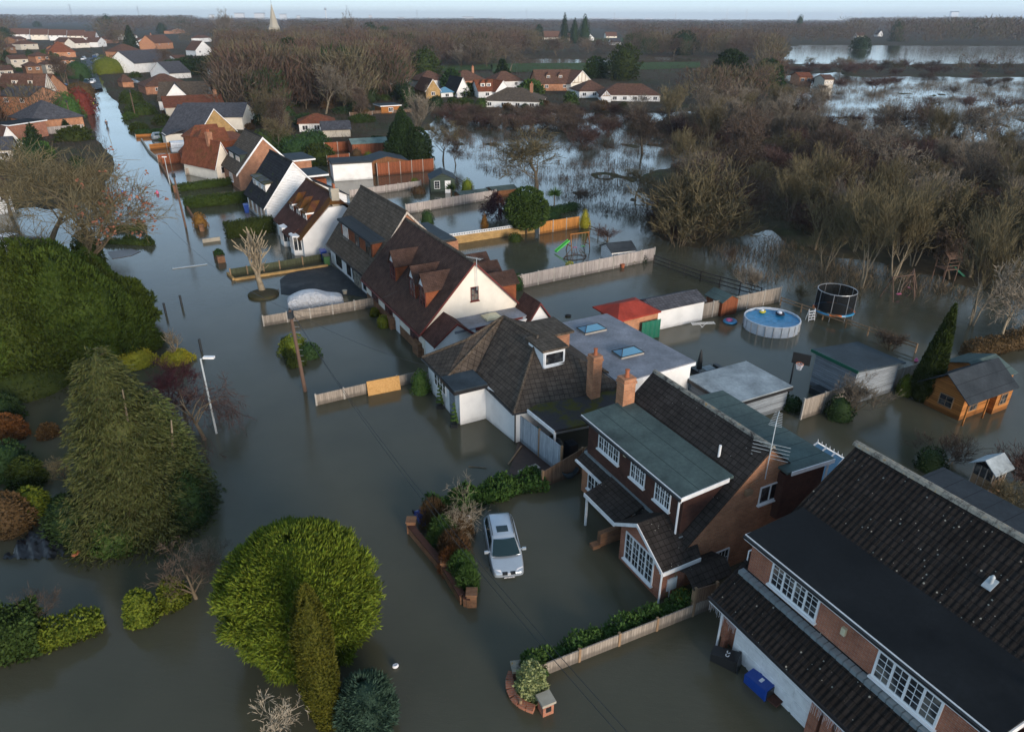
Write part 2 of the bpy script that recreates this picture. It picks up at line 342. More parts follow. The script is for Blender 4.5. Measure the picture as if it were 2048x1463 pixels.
# ---------------------------------------------------------------- the setting: ground and flood
LAND = [([(-1500,36),(3500,36),(3500,88),(-1500,88)], 1.0),
        ([(-1500,80),(187,80),(182,182),(165,225),(232,335),(205,400),(120,420),(-1500,420)], .78),
        ([(186,80),(1040,80),(1040,225),(865,228),(858,262),(640,300),(480,275),(270,262),(206,182)], .95),
        ([(1000,80),(1600,80),(1560,120),(1560,150),(1600,175),(1560,200),(1310,225),(1200,222),(1000,226)], .95),
        ([(1560,125),(2600,120),(2600,150),(1950,152),(1560,150)], .8),
        ([(1240,262),(1330,235),(1560,200),(1650,240),(1790,265),(1900,290),(2600,270),(3200,620),(2040,600),(1840,545),(1720,522),(1610,508),(1540,462),(1480,470),(1420,492),(1310,492),(1270,440),(1330,400),(1280,350),(1420,300)], .70),
        ([(860,225),(1240,222),(1560,190),(2600,150),(2600,280),(1650,240),(1450,300),(1330,480),(1200,440),(1100,370),(930,350),(860,300)], .30)]
WATER = [[(1030,118),(1300,120),(1500,113),(1510,129),(1300,134),(1035,134)], [(1565,91),(1850,88),(2300,92),(2300,108),(1850,107),(1760,104),(1720,121),(1690,121),(1700,100)],
         [(1840,113),(2300,115),(2300,121),(1850,120)], [(1580,150),(1680,142),(1700,158),(1600,182)], [(1300,113),(1440,117),(1430,122),(1300,121)]]
def inside(px, py, poly):
    r = np.zeros(px.shape, bool); n = len(poly)
    for i in range(n):
        x0, y0 = poly[i]; x1, y1 = poly[(i+1) % n]
        if y0 == y1: continue
        c = ((y0 > py) != (y1 > py)) & (px < (x1-x0)*(py-y0)/(y1-y0)+x0)
        r ^= c
    return r
def vnoise(x, y, seed=0):           # cheap value noise
    xi = np.floor(x).astype(np.int64); yi = np.floor(y).astype(np.int64); fx = x-xi; fy = y-yi
    fx = fx*fx*(3-2*fx); fy = fy*fy*(3-2*fy)
    def h(a, b):
        k = (a*374761393+b*668265263+seed*1442695041) & 0xffffffff
        k = ((k ^ (k >> 13))*1274126177) & 0xffffffff
        return ((k ^ (k >> 16)) & 0xffff)/65535.
    return (h(xi, yi)*(1-fx)+h(xi+1, yi)*fx)*(1-fy)+(h(xi, yi+1)*(1-fx)+h(xi+1, yi+1)*fx)*fy
def land_height(X, Y):
    px, py = proj(X, Y); m = np.zeros(X.shape)
    for poly, val in LAND: m = np.maximum(m, inside(px, py, poly)*val)
    for poly in WATER: m = np.where(inside(px, py, poly), 0.0, m)
    return m
NA, NR = 620, 360
ang = np.linspace(-R(62), R(62), NA); rad = 9*np.power(9000/9., np.linspace(0, 1, NR))
Rg, Ag = np.meshgrid(rad, ang, indexing='ij'); GX = Rg*np.sin(Ag); GY = Rg*np.cos(Ag)
msk = land_height(GX, GY)
for _ in range(2):
    msk[1:-1] = (msk[:-2]+2*msk[1:-1]+msk[2:])/4; msk[:, 1:-1] = (msk[:, :-2]+2*msk[:, 1:-1]+msk[:, 2:])/4
nz = vnoise(GX/14, GY/14, 1)*.45+vnoise(GX/5, GY/5, 2)*.3+vnoise(GX/1.8, GY/1.8, 3)*.25
GZ = (msk-.5)*1.1+(nz-.5)*1.0; GZ = np.clip(GZ, -.6, .5); GZ = np.where(msk < .05, -.6, GZ)
far = np.clip((Rg-1500)/4000, 0, 1); GZ = GZ+far*4*vnoise(GX/900, GY/900, 5)
V = np.stack([GX, GY, GZ], -1).reshape(-1, 3); i = np.arange(NR-1)[:, None]*NA+np.arange(NA-1)[None]
F = np.stack([i, i+1, i+NA+1, i+NA], -1).reshape(-1, 4)[:, ::-1]
gm = np_mesh('ground', V, F, [M['ground']]); gm.polygons.foreach_set('use_smooth', [True]*len(gm.polygons))
tag(link('ground', gm), kind='structure')
w_ = MB(); w_.add([(-9000,-60,0),(9000,-60,0),(9000,9000,0),(-9000,9000,0)], [(0,1,2,3)]); tag(w_.build('flood_water', M['flood_water'], fix=False), kind='structure')
def sheet(name, pts, z, mat, th=.0):
    b = MB(); P = [(*g(x, y, 0), z) for x, y in pts]; b.slab(P, max(th, .02)); return tag(b.build(name, M[mat]), kind='structure')
sheet('driveway', [(655,523),(640,530),(575,548),(560,560),(562,588),(640,596),(700,590),(742,597),(718,562),(660,530)], .035, 'asphalt')
sheet('paving', [(1036,884),(1062,880),(1120,935),(1118,955),(1085,962),(1040,955),(1018,945)], .03, 'brown_wet')
sheet('road', [(186,184),(206,180),(196,150),(182,120),(172,120),(177,150)], .62, 'asphalt'); sheet('car_park', [(160,118),(240,118),(232,132),(165,132)], .60, 'asphalt')
sheet('mud_bank', [(215,504),(262,498),(282,503),(262,512),(225,518)], .035, 'brown_wet')
for q in ([(980,130),(1400,126),(1400,138),(1300,142),(985,148)], [(880,134),(985,132),(985,142),(880,145)], [(700,38),(1010,38),(1010,43),(720,44)], [(1100,78),(1330,76),(1330,84),(1110,86)]): sheet('field', q, .66, 'grass')

# ---------------------------------------------------------------- building helpers (house coordinates: x away from the street, y along it, z up)
def win(par, p, u, n, w, h, cas=2, cols=2, rows=3, mat='white_upvc', name='window', sill=True, fw=.06, glass='glass', top=0.0, bars=.018, label=None):
    """glazed window on a wall: p lower left corner on the wall, u along it, n outwards"""
    u = Vector(u).normalized(); n = Vector(n).normalized(); p = Vector(p)
    b = MB(); d = .05
    def bar(a, z, ww, hh, dd=d): q = p+u*a+Vector((0, 0, z)); b.obox(q, u, n, ww, hh, dd)
    bar(0, 0, fw, h); bar(w-fw, 0, fw, h); bar(fw, 0, w-2*fw, fw); bar(fw, h-fw, w-2*fw, fw)
    cw = (w-2*fw)/cas
    for i in range(1, cas): bar(fw+cw*i-fw*.5, fw, fw, h-2*fw)
    if top: bar(fw, h*(1-top), w-2*fw, fw*.8, d*.96)
    if bars:
        for i in range(cas):
            for k in range(1, cols): bar(fw+cw*(i+k/cols)-bars/2, fw, bars, h-2*fw, d*.8)
        for k in range(1, rows): bar(fw, fw+(h-2*fw)*k/rows-bars/2, w-2*fw, bars, d*.76)
    if sill: bar(-.05, -.07, w+.1, .066, .13)
    f = b.build(name, M[mat], par)
    if label: f['label'] = label
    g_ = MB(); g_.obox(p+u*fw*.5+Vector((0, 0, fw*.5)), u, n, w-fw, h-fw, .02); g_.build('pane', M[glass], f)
    return f
def gable_walls(par, x0, x1, y0, y1, zr, ze0, ze1=None, xr=None, mat='brick_orange', zb=-.8, name='wall'):
    xr = (x0+x1)/2 if xr is None else xr; ze1 = ze0 if ze1 is None else ze1
    b = MB(); b.prism([(x0, zb), (x1, zb), (x1, ze1), (xr, zr), (x0, ze0)], 'y', y0, y1); return b.build(name, M[mat], par)
def gable_roof(par, x0, x1, y0, y1, zr, ze0, ze1=None, xr=None, mat='tile_dark', over=.35, end=.12, th=.12, ridge='tile_dark', name='roof', lift=.14):
    """two slopes; x0, x1, ze are wall lines, the eaves run on past them"""
    xr = (x0+x1)/2 if xr is None else xr; ze1 = ze0 if ze1 is None else ze1
    s0 = (zr-ze0)/(xr-x0); s1 = (zr-ze1)/(x1-xr); a, c = y0-end, y1+end; z = zr+lift
    b = MB(); b.slab([(x0-over, a, ze0-over*s0+lift), (x0-over, c, ze0-over*s0+lift), (xr, c, z), (xr, a, z)][::-1], th)
    b.slab([(x1+over, a, ze1-over*s1+lift), (xr, a, z), (xr, c, z), (x1+over, c, ze1-over*s1+lift)][::-1], th)
    r = b.build(name, M[mat], par)
    k = MB(); L = c-a; nn = max(2, int(L/.45))
    for i in range(nn):
        y = a+L*i/nn; k.prism([(xr-.13, z-.07), (xr-.09, z+.035), (xr, z+.075), (xr+.09, z+.035), (xr+.13, z-.07)], 'y', y+.005, y+L/nn-.005)
    k.build('ridge_tiles', M[ridge], r)
    return r
def verge(par, x0, x1, y, zr, ze0, ze1=None, xr=None, mat='white_paint', over=.35, w=.18, d=.04, lift=.14, name='bargeboard'):
    xr = (x0+x1)/2 if xr is None else xr; ze1 = ze0 if ze1 is None else ze1
    s0 = (zr-ze0)/(xr-x0); s1 = (zr-ze1)/(x1-xr); z = zr+lift-.005; b = MB()
    xa, za = x0-over, ze0-over*s0+lift-.005; xb, zb = x1+over, ze1-over*s1+lift-.005
    b.prism([(xa, za), (xr, z), (xr, z-w), (xa, za-w)], 'y', y, y-d); b.prism([(xb, zb), (xr, z), (xr, z-w), (xb, zb-w)], 'y', y, y-d)
    return b.build(name, M[mat], par)
def gutter(par, x, z, y0, y1, mat='black_paint', along='y', name='gutter'):
    b = MB()
    (b.box(x-.11, y0, z-.1, x, y1, z) if along == 'y' else b.box(y0, x-.11, z-.1, y1, x, z)); return b.build(name, M[mat], par)
def downpipe(par, x, y, z0, z1, mat='white_upvc'): b = MB(); b.tube((x, y, z0), (x, y, z1), .045, n=8); b.box(x-.08, y-.08, z1-.12, x+.08, y+.08, z1); return b.build('downpipe', M[mat], par)
def chimney(par, x, y, w, d, z0, z1, mat='brick_orange', pots=1):
    b = MB(); b.box(x-w/2, y-d/2, z0, x+w/2, y+d/2, z1-.3); b.box(x-w/2-.05, y-d/2-.05, z1-.3, x+w/2+.05, y+d/2+.05, z1-.18); b.box(x-w/2-.01, y-d/2-.01, z1-.18, x+w/2+.01, y+d/2+.01, z1)
    c = b.build('chimney', M[mat], par)
    for i in range(pots):
        k = MB(); yy = y+(i-(pots-1)/2)*.35; k.lathe([(.12, z1), (.13, z1+.06), (.10, z1+.1), (.095, z1+.33), (.125, z1+.36), (.125, z1+.4), (.07, z1+.42)], (x, yy), 10); k.build('chimney_pot', M['terracotta'], c)
    return c
def dormer(par, xf, y0, y1, z0, zt, zroof_at, gable=True, cheek='hung_tile', roof='tile_small', apex=.6, front='white_paint', wmat='maroon_paint', cas=2, cols=1, rows=1, hip=0.0, sill=None, glass='glass'):
    """window dormer with its face at x = xf, between y0 and y1, running back into the main slope"""
    yc = (y0+y1)/2; xb = zroof_at(zt)+.3; xa = zroof_at(zt+apex)+.15
    b = MB(); b.box(xf, y0, z0, xb, y1, zt)
    d = b.build('dormer', M[cheek], par)
    o = .16
    r = MB()
    for sgn, ye in ((-1, y0-o), (1, y1+o)):
        sl = apex/((y1-y0)/2); ze = zt-o*sl+.06
        if hip: r.slab([(xf-o, ye, ze), (xb, ye, ze), (xa, yc, zt+apex+.06), (xf+hip, yc, zt+apex+.06)], .08)
        else: r.slab([(xf-o, ye, ze), (xb, ye, ze), (xa, yc, zt+apex+.06), (xf-o, yc, zt+apex+.06)], .08)
    if hip: r.slab([(xf-o, y0-o, zt-o*apex/((y1-y0)/2)+.055), (xf-o, y1+o, zt-o*apex/((y1-y0)/2)+.055), (xf+hip, yc, zt+apex+.055)], .08)
    r.build('dormer_roof', M[roof], d)
    if not hip:
        k = MB(); k.prism([(y0+.02, zt), (y1-.02, zt), (yc, zt+apex-.06)], 'x', xf-.03, xf+.6); k.build('dormer_gable', M[front], d)
    else:
        k = MB(); k.box(xf-o-.04, y0-o, zt-.22, xb-.4, y0-o-.03, zt-.06); k.build('fascia', M['white_paint'], d)
    win(d, (xf-.003, y1-.06, z0+.08), (0, -1, 0), (-1, 0, 0), y1-y0-.12, zt-z0-.12, cas, cols, rows, wmat, glass=glass)
    return d
def flat_roof(par, pts, z, th=.16, mat='felt_grey', fascia='white_paint', fh=.2, name='flat_roof', up=.03):
    b = MB(); b.slab([(x, y, z) for x, y in pts], th); r = b.build(name, M[mat], par)
    k = MB(); n = len(pts)
    cx = sum(p[0] for p in pts)/n; cy = sum(p[1] for p in pts)/n
    for i in range(n):
        a = Vector((*pts[i], z-th-fh*.55)); c = Vector((*pts[(i+1) % n], 0)); u = Vector((c.x-a.x, c.y-a.y, 0)); nn = Vector((u.y, -u.x, 0)).normalized()
        if nn.dot(Vector((a.x-cx, a.y-cy, 0))) < 0: nn = -nn
        k.obox(a+nn*.003, u, nn, u.length, fh, .035)
    k.build('fascia', M[fascia], r)
    return r
def aerial(x, y, z, h, mat='galv', kind=0, loc=None):
    """roof aerial: mast, boom and cross rods"""
    t = sthing('tv_aerial', 'aerial', 'aerial', x, y, 0, None, z); b = MB(); b.tube((0, 0, 0), (0, 0, h), .022); b.build('mast', M[mat], t)
    r = MB(); L = 1.3
    a = Vector((.8, .6, 0)) if kind == 0 else Vector((-.5, .85, 0)); a.normalize(); c = Vector((-a.y, a.x, 0)); top = Vector((0, 0, h-.05))
    r.tube(top-a*L*.3, top+a*L*.7, .016)
    for i in range(9):
        q = top+a*L*(-.3+i*.11); w = .26-.013*i; r.tube(q-c*w, q+c*w, .009, n=4)
    r.build('aerial_array', M[mat], t)
    if kind == 0:
        r = MB()
        for i in range(5):
            q = Vector((0, 0, h*.35+i*.17)); w = .75; r.tube(q-c*w+a*.1, q+c*w+a*.1, .011, n=4)
        r.tube((a.x*.1, a.y*.1, h*.3), (a.x*.1, a.y*.1, h*.35+.8), .014); r.build('dipole_rods', M[mat], t)
    return t

# ======================================================== house nearest, lower right (black roofed dormer, white garage)
t0, s0 = 16.9, 14.2
h = sthing('brick_house', 'red brick house with long black flat dormer and white garage door, nearest at lower right', 'house', t0, s0)
def A_(x, y, z=0): return (x-t0, y-s0, z)
xF = 16.75-t0; xE = 28.9-t0; ys = -14.0; ye = 0.0
# roofline: eave 2.35 at the front, ridge 7.15 at t = 22.75
gable_walls(h, xF, 29.2-t0, ys, ye, 7.0, 2.2, 2.2, 22.75-t0, 'brick_red')
b = MB(); s_ = (7.15-2.34)/(22.75-16.09)
def rz0(t): return 2.34+(t-16.09)*s_
b.slab([(16.0-t0, ys, rz0(16.0)), (22.75-t0, ys, 7.15), (22.75-t0, ye+.12, 7.15), (16.0-t0, ye+.12, rz0(16.0))], .12)
b.slab([(22.75-t0, ys, 7.15), (29.6-t0, ys, 2.3), (29.6-t0, ye+.12, 2.3), (22.75-t0, ye+.12, 7.15)], .12)
r = b.build('roof', M['tile_black'], h)
k = MB(); random.seed(3)
for i in range(31):
    y = ys+i*.46; k.prism([(22.58-t0, 7.08), (22.64-t0, 7.20), (22.75-t0, 7.25), (22.86-t0, 7.20), (22.92-t0, 7.08)], 'y', y+.006, y+.45)
n = NT('lichen_ridge', .9, .1, (.2, .17, .12)); f = n.noise(n.pos(), 2.6, 6, .8); n.col(n.ramp(f, [(.38, (.06, .05, .045)), (.5, (.26, .24, .20)), (.58, (.34, .31, .25)), (.66, (.42, .20, .03))])); M['lichen_ridge'] = n.m
k.build('ridge_tiles', M['lichen_ridge'], r)
# long dormer
b = MB(); b.box(17.4-t0, -9.1, 2.9, 20.5-t0, -.25, 4.86); d = b.build('dormer', M['brick_red'], h)
b = MB(); b.slab([(17.15-t0, -9.3, 4.98), (20.0-t0, -9.3, 5.2), (20.0-t0, -.1, 5.2), (17.15-t0, -.1, 4.98)], .14); b.build('dormer_roof', M['felt_black'], d)
b = MB(); b.box(17.11-t0, -9.34, 4.72, 17.15-t0, -.06, 4.96); b.box(17.15-t0, -.1, 4.74, 19.9-t0, -.06, 4.95); b.box(17.15-t0, -9.34, 4.72, 19.9-t0, -9.3, 4.95); b.build('fascia', M['white_paint'], d)
b = MB(); b.box(17.02-t0, -9.3, 4.84, 17.108-t0, -.06, 4.93); b.build('gutter', M['black_paint'], d)
win(d, (17.397-t0, -1.3, 3.52), (0, -1, 0), (-1, 0, 0), 2.1, 1.12, 4, 2, 4, top=0, fw=.075)
win(d, (17.397-t0, -5.65, 3.36), (0, -1, 0), (-1, 0, 0), 2.15, 1.15, 4, 2, 4, top=0, fw=.075)
b = MB(); b.box(17.3-t0, -4.52, 3.95, 17.4-t0, -4.36, 4.25); b.build('alarm_box', M['cream_plastic'], d)
b = MB()
for i in range(36): b.box(17.1-t0, -9.6+i*.265, rz0(17.1)+.015+(i % 2)*.012, 17.4-t0, -9.36+i*.265, rz0(17.4)-.03)
b.build('lead_flashing', M['lead'], h)
# garage door, jambs, post, lights
b = MB(); b.box(16.55-t0, -4.62, -.5, 16.75-t0, -.95, 1.82)
gdoor = b.build('garage_door', M['white_paint'], h)
b = MB()
for i in range(5):
    for k_ in range(4): b.box(16.525-t0, -4.55+i*.72, -.3+k_*.52, 16.548-t0, -3.92+i*.72, .13+k_*.52)
b.build('door_panels', M['white_paint'], gdoor)
b = MB(); b.box(16.38-t0, -.66, -.6, 16.6-t0, -.48, 2.1); b.build('brick_pier', M['brick_red'], h)
downpipe(h, 16.28-t0, -.42, -.5, 2.05)
b = MB(); b.box(16.02-t0, ys, 1.98, 16.06-t0, .1, 2.2); b.build('fascia', M['white_paint'], h); gutter(h, 16.018-t0, 2.27, ys, .12)
b = MB()
for i, (a, c) in enumerate(((-1.4, 0), (-3.2, 1), (-5.0, 0), (-6.1, 1))): b.box(16.4-t0, -4.62-i*.5, -.5, 16.75-t0, -5.0-i*.5, 1.9)
b.build('pier_wall', M['brick_red'], h)
b = MB(); random.seed(5)
for i in range(170):
    y = -.05-i*.045; L = random.choice([.12, .3, .5, .22, .4, .15]); xx = 15.93-t0
    b.tube((xx, y, 2.12), (xx, y-.046, 2.12), .006, n=3)
    if i < 30 or i > 100: b.tube((xx, y, 2.12), (xx+random.uniform(-.03, .03), y+random.uniform(-.02, .02), 2.12-L), .006, .004, 3)
    elif i % 3 == 0: b.tube((xx, y, 2.12), (xx, y, 2.0), .006, .004, 3)
il = b.build('icicle_lights', M['chalk'], h); il['label'] = 'string of white icicle lights hanging from the gutter'
b = MB(); b.tube((19.55-t0, -9.2, 5.0), (19.55-t0, -9.2, 5.35), .07, n=10); b.tube((19.5-t0, -9.2, 5.2), (19.3-t0, -9.3, 5.45), .06, n=10); b.build('boiler_flue', M['galv'], h)
b = MB(); b.tube((21.2-t0, -6.3, 5.9), (21.2-t0, -6.3, 6.32), .06, n=12); b.tube((21.2-t0, -6.3, 6.32), (21.2-t0, -6.3, 6.40), .08, .03, n=12); b.slab([(21.0-t0, -6.45, 5.98), (21.35-t0, -6.45, 6.2), (21.35-t0, -6.15, 6.2), (21.0-t0, -6.15, 5.98)], .04); b.build('roof_vent', M['galv'], h)
b = MB(); b.box(16.76-t0, 0, .9, 17.2-t0, .1, 1.9); win(h, (17.6-t0, .003, 3.1), (1, 0, 0), (0, 1, 0), .7, .8, 1, 1, 1)
# rear flat roofed extension
ex = MB(); ex.box(26.9-t0, -8, -.8, 31.2-t0, .9, 2.55); ex.build('rear_wall', M['brick_red'], h)
flat_roof(h, [(26.5-t0, -8.2), (31.4-t0, -8.2), (31.4-t0, 1.1), (26.5-t0, 1.1)], 2.75, mat='felt_dark', fascia='black_paint')

# ======================================================== brick house with green felted dormer
t0, s0 = 17.0, 16.9
h = sthing('brick_house', 'orange brick gabled house with green felted dormer roof and white small paned windows', 'house', t0, s0)
L = 7.9; zr = 6.0; xr = 21.1-t0; x1 = 25.2-t0
gable_walls(h, 0, x1, 0, L, zr-.14, 2.3-.1, 2.3-.1, xr, 'brick_orange')
rf = gable_roof(h, 0, x1, 0, L, zr-.14, 2.25-.1, 2.25-.1, xr, 'tile_dark', over=.3, end=.06, ridge='lichen_ridge')
b = MB(); b.box(.08, .55, 1.6, 3.2, 7.65, 4.42); d = b.build('dormer', M['brick_dark'], h)
b = MB(); b.slab([(-.22, .38, 4.62), (2.55, .38, 4.80), (2.55, 7.85, 4.80), (-.22, 7.85, 4.62)], .12); b.build('dormer_roof', M['felt_green'], d)
b = MB(); b.box(-.26, .34, 4.36, -.22, 7.89, 4.6); b.slab([(-.22, .34, 4.615), (2.3, .34, 4.775), (2.3, .38, 4.775), (-.22, .38, 4.615)], .2); b.build('fascia', M['white_paint'], d)
b = MB(); b.box(-.36, .34, 4.46, -.262, 7.89, 4.56); b.build('gutter', M['black_paint'], d); downpipe(d, -.08, .62, 2.5, 4.4)
win(d, (.077, 6.72, 3.28), (0, -1, 0), (-1, 0, 0), 1.7, 1.1, 4, 2, 3, fw=.06); win(d, (.077, 4.1, 3.24), (0, -1, 0), (-1, 0, 0), 1.05, 1.08, 3, 2, 3, fw=.055); win(d, (.077, 2.33, 3.18), (0, -1, 0), (-1, 0, 0), 1.05, 1.08, 3, 2, 3, fw=.055)
b = MB(); b.box(.0, 4.5, 4.02, .08, 4.68, 4.28); b.build('alarm_box', M['cream_plastic'], d)
b = MB()
for i in range(28): b.box(-.02, .4+i*.265, 2.35+(i % 2)*.01, .2, .64+i*.265, 2.46)
b.build('lead_flashing', M['lead'], h)
win(h, (-.003, 7.3, .55), (0, -1, 0), (-1, 0, 0), 2.3, 1.35, 4, 2, 3, fw=.06)
gutter(h, -.34, 2.0, 2.9, 7.95, 'white_paint')
# porch and bay
py0, py1 = -.15, 2.75; px0 = 15.75-t0
b = MB(); b.prism([(py0, -.8), (py1, -.8), (py1, 1.95), ((py0+py1)/2+.1, 2.85), (py0, 1.95)], 'x', px0, .02); bay = b.build('bay', M['brick_red'], h)
yc = (py0+py1)/2+.1; b = MB(); b.slab([(px0-.25, py0-.3, 1.9), (px0-.25, yc, 3.05), (1.15, yc, 3.05), (.5, py0-.3, 1.9)], .1); b.slab([(px0-.25, py1+.2, 2.0), (.2, py1+.2, 2.0), (1.15, yc, 3.05), (px0-.25, yc, 3.05)], .1); b.build('bay_roof', M['tile_dark'], bay)
b = MB(); b.prism([(py0-.3, 1.88), (yc, 3.03), (yc, 2.85), (py0-.3, 1.70)], 'x', px0-.29, px0-.25); b.prism([(py1+.2, 1.98), (yc, 3.03), (yc, 2.85), (py1+.2, 1.80)], 'x', px0-.29, px0-.25); b.box(px0-.25, py0-.34, 1.66, .5, py0-.3, 1.86); b.build('bargeboard', M['white_paint'], bay)
win(bay, (px0-.003, 2.35, .38), (0, -1, 0), (-1, 0, 0), 2.0, 1.5, 4, 2, 4, fw=.07); downpipe(bay, px0-.1, py0-.12, -.6, 1.7)
b = MB(); b.box(px0+.35, py0-.05, .35, px0+.85, py0, 1.0); b.tube((px0+.5, py0-.04, -.5), (px0+.5, py0-.04, .35), .03); b.build('meter_box', M['white_paint'], bay)
b = MB(); b.slab([(px0-.22, py1+.1, 1.95), (px0-.22, 5.4, 1.95), (.08, 5.4, 2.45), (.08, py1+.1, 2.45)], .1); b.build('porch_roof', M['tile_dark'], h)
b = MB(); b.box(px0-.14, 5.35, -.5, px0-.05, 5.44, 1.86); b.box(px0-.27, py1+.2, 1.74, px0-.23, 5.44, 1.95); b.build('porch_post', M['white_paint'], h)
b = MB(); b.box(px0-.35, 3.75, -.5, .0, 4.0, .75); b.box(px0-.75, 3.7, -.5, px0-.35, 4.05, .18); b.build('porch_wall', M['brick_brown'], h)
# gable windows
win(h, (3.85, -.003, 3.1), (1, 0, 0), (0, -1, 0), 1.2, .92, 2, 1, 1, fw=.06, label='white two light window high in the brick gable'); win(h, (1.35, -.003, .3), (1, 0, 0), (0, -1, 0), 1.25, .95, 2, 3, 2, fw=.05)
ch = chimney(h, 19.2-t0, 24.6-s0, .7, .6, 3.5, 6.2, 'brick_orange'); b = MB(); b.box(18.75-t0, 24.05-s0, 3.2, 19.65-t0, 24.3-s0, 4.6)
b = MB(); b.tube((19.9-t0, 1.7, 4.8), (19.9-t0, 1.7, 5.45), .06, n=10); b.build('vent_pipe', M['white_paint'], rf)
b = MB(); b.box(3.0-.1, -.16, 3.95, 3.25, -.003, 4.2); b.tube((3.1, -.1, 4.2), (3.1, -.1, 4.5), .015); b.tube((3.1, -.1, 4.5), (3.6, -.1, 4.6), .015); b.build('junction_box', M['timber'], h)
# rear flat felt roof over hung tiles
b = MB(); b.box(21.8-t0, -.35, 2.2, 24.3-t0, 6.4, 4.55); b.box(23.2-t0, -.35, -.8, 24.3-t0, 6.4, 2.2); rd = b.build('rear_dormer', M['brick_dark'], h)
b = MB(); b.slab([(21.7-t0, -.55, 4.85), (24.55-t0, -.55, 4.72), (24.55-t0, 6.5, 4.72), (21.7-t0, 6.5, 4.85)], .12); b.build('rear_dormer_roof', M['felt_green'], rd)
b = MB(); b.slab([(21.9-t0, -.6, 4.835), (24.55-t0, -.6, 4.70), (24.55-t0, -.56, 4.70), (21.9-t0, -.56, 4.835)], .2); b.build('fascia', M['white_paint'], rd); downpipe(rd, 24.4-t0, -.42, 2.3, 4.5)
# bin store canopy between the two houses
t = sthing('side_canopy', 'small lichen covered tiled canopy over the side gate between the two brick houses', 'canopy', 16.6, 16.2)
b = MB(); b.slab([(-.2, .65, 1.5), (-.2, -.15, 1.8), (1.9, -.15, 1.8), (1.9, .65, 1.5)], .06); b.slab([(-.2, -.15, 1.8), (-.2, -.7, 1.35), (1.9, -.7, 1.35), (1.9, -.15, 1.8)], .06); b.build('roof', M['tile_dark'], t)
b = MB()
for x in (-.1, 1.8):
    for y in (-.6, .55): b = MB(); b.box(x-.04, y-.04, -.5, x+.04, y+.04, 1.36); b.build('post', M['timber'], t)
# conservatory behind
t = sthing('conservatory', 'white framed glass conservatory roof with finials behind the brick gable', 'conservatory', 25.4, 16.0)
b = MB(); b.prism([(0, -.5), (3, -.5), (3, 2.1), (0, 2.1)], 'y', 0, 3.2); b.build('wall', M['white_upvc'], t)
b = MB(); b.slab([(-.1, -.1, 2.2), (1.5, .4, 3.3), (1.5, 3.0, 3.3), (-.1, 3.3, 2.2)], .04); b.slab([(3.1, -.1, 2.2), (3.1, 3.3, 2.2), (1.5, 3.0, 3.3), (1.5, .4, 3.3)], .04); b.slab([(-.1, -.1, 2.2), (3.1, -.1, 2.2), (1.5, .4, 3.3)], .04); b.build('glass_roof', M['glass_sky'], t)
b = MB()
for k_ in np.linspace(0, 1, 6):
    b.tube((-.1, -.1+3.4*k_, 2.24), (1.5, .4+2.6*k_, 3.34), .04, n=4); b.tube((3.1, -.1+3.4*k_, 2.24), (1.5, .4+2.6*k_, 3.34), .04, n=4)
for k_ in (.2, .4, .6, .8): b.tube((-.1+3.2*k_, -.1, 2.24), (1.5, .4, 3.34), .04, n=4)
for k_ in np.linspace(.4, 3.0, 12): b.tube((1.5, k_, 3.36), (1.5, k_, 3.52), .03, .01, 4)
b.tube((1.5, .4, 3.36), (1.5, .4, 3.8), .05, .01, 5); b.build('glazing_bars', M['white_upvc'], t)
# mast aerial on the gable
a = aerial(20.9, 16.8, 4.5, 2.9); a['label'] = 'tall mast aerial with long cross rods fixed to the brick gable peak'
# light roofed outbuilding behind
t = sthing('outbuilding', 'low outbuilding with pale grey flat roof beside the basketball hoop', 'outbuilding', 28.0, 25.9)
b = MB(); b.box(.2, .15, -.8, 4.9, 3.9, 1.4); b.build('wall', M['board_grey'], t); flat_roof(t, [(0, 0), (5.1, 0), (5.1, 4.0), (0, 4.0)], 1.7, mat='felt_light', fascia='black_paint')
for (x, y) in ((0, 0), (0, 0)): pass

# ======================================================== hipped bungalow
t0, s0 = 13.95, 38.8
h = sthing('bungalow', 'white rendered bungalow with hipped mossy brown tiled roof and square porch', 'bungalow', t0, s0)
def B(x, y, z=0): return (x-t0, y-s0, z)
zE = 2.25
b = MB()
b.prism([B(14.0, 38.7)[:2], B(14.0, 35.2)[:2], B(14.0, 33.6)[:2], B(15.7, 33.6)[:2], B(16.05, 30.35)[:2], B(22.6, 29.6)[:2], B(22.6, 38.6)[:2]], 'z', -.8, zE+.05)
b.build('wall', M['white_render'], h)
ap = B(19.0, 33.2, 5.0); ap2 = B(19.3, 35.5, 5.0); la = B(16.2, 34.9, 4.6)
c1, c2, c3, c4, c5, c6 = B(13.75, 39.05, zE), B(13.8, 35.4, zE), B(15.75, 35.0, zE), B(15.75, 30.0, zE), B(22.6, 29.3, zE), B(22.6, 39.1, zE)
b = MB()
hp = B(16.0, 36.9, 3.9); hq = B(18.6, 36.9, 5.0)
b.slab([c1, c2, B(15.8, 35.4, zE), hq, hp][::1], .12)       # front slope of the left wing
b.add([c1, hp, hq, B(22.4, 38.9, 2.9), c6], [(0, 1, 2, 3, 4)])
b.slab([c3, c4, ap, hq], .12); b.slab([B(15.8, 35.4, zE), c3, hq], .12)
b.slab([c4, B(22.6, 29.4, zE+.4), B(20.9, 31.2, 3.9), ap], .12); b.slab([ap, B(20.9, 31.2, 3.9), B(22.5, 30.6, 3.0), B(22.5, 37.5, 3.0), hq], .12)
rf = b.build('roof', M['tile_bungalow'], h)
b = MB()
for p_, q_ in ((c4, ap), (c1, hp), (hp, hq), (hq, ap), (c2, hq)): b.tube((p_[0], p_[1], p_[2]+.02), (q_[0], q_[1], q_[2]+.02), .09, n=6)
b.build('hip_tiles', M['tile_brown'], rf)
b = MB()
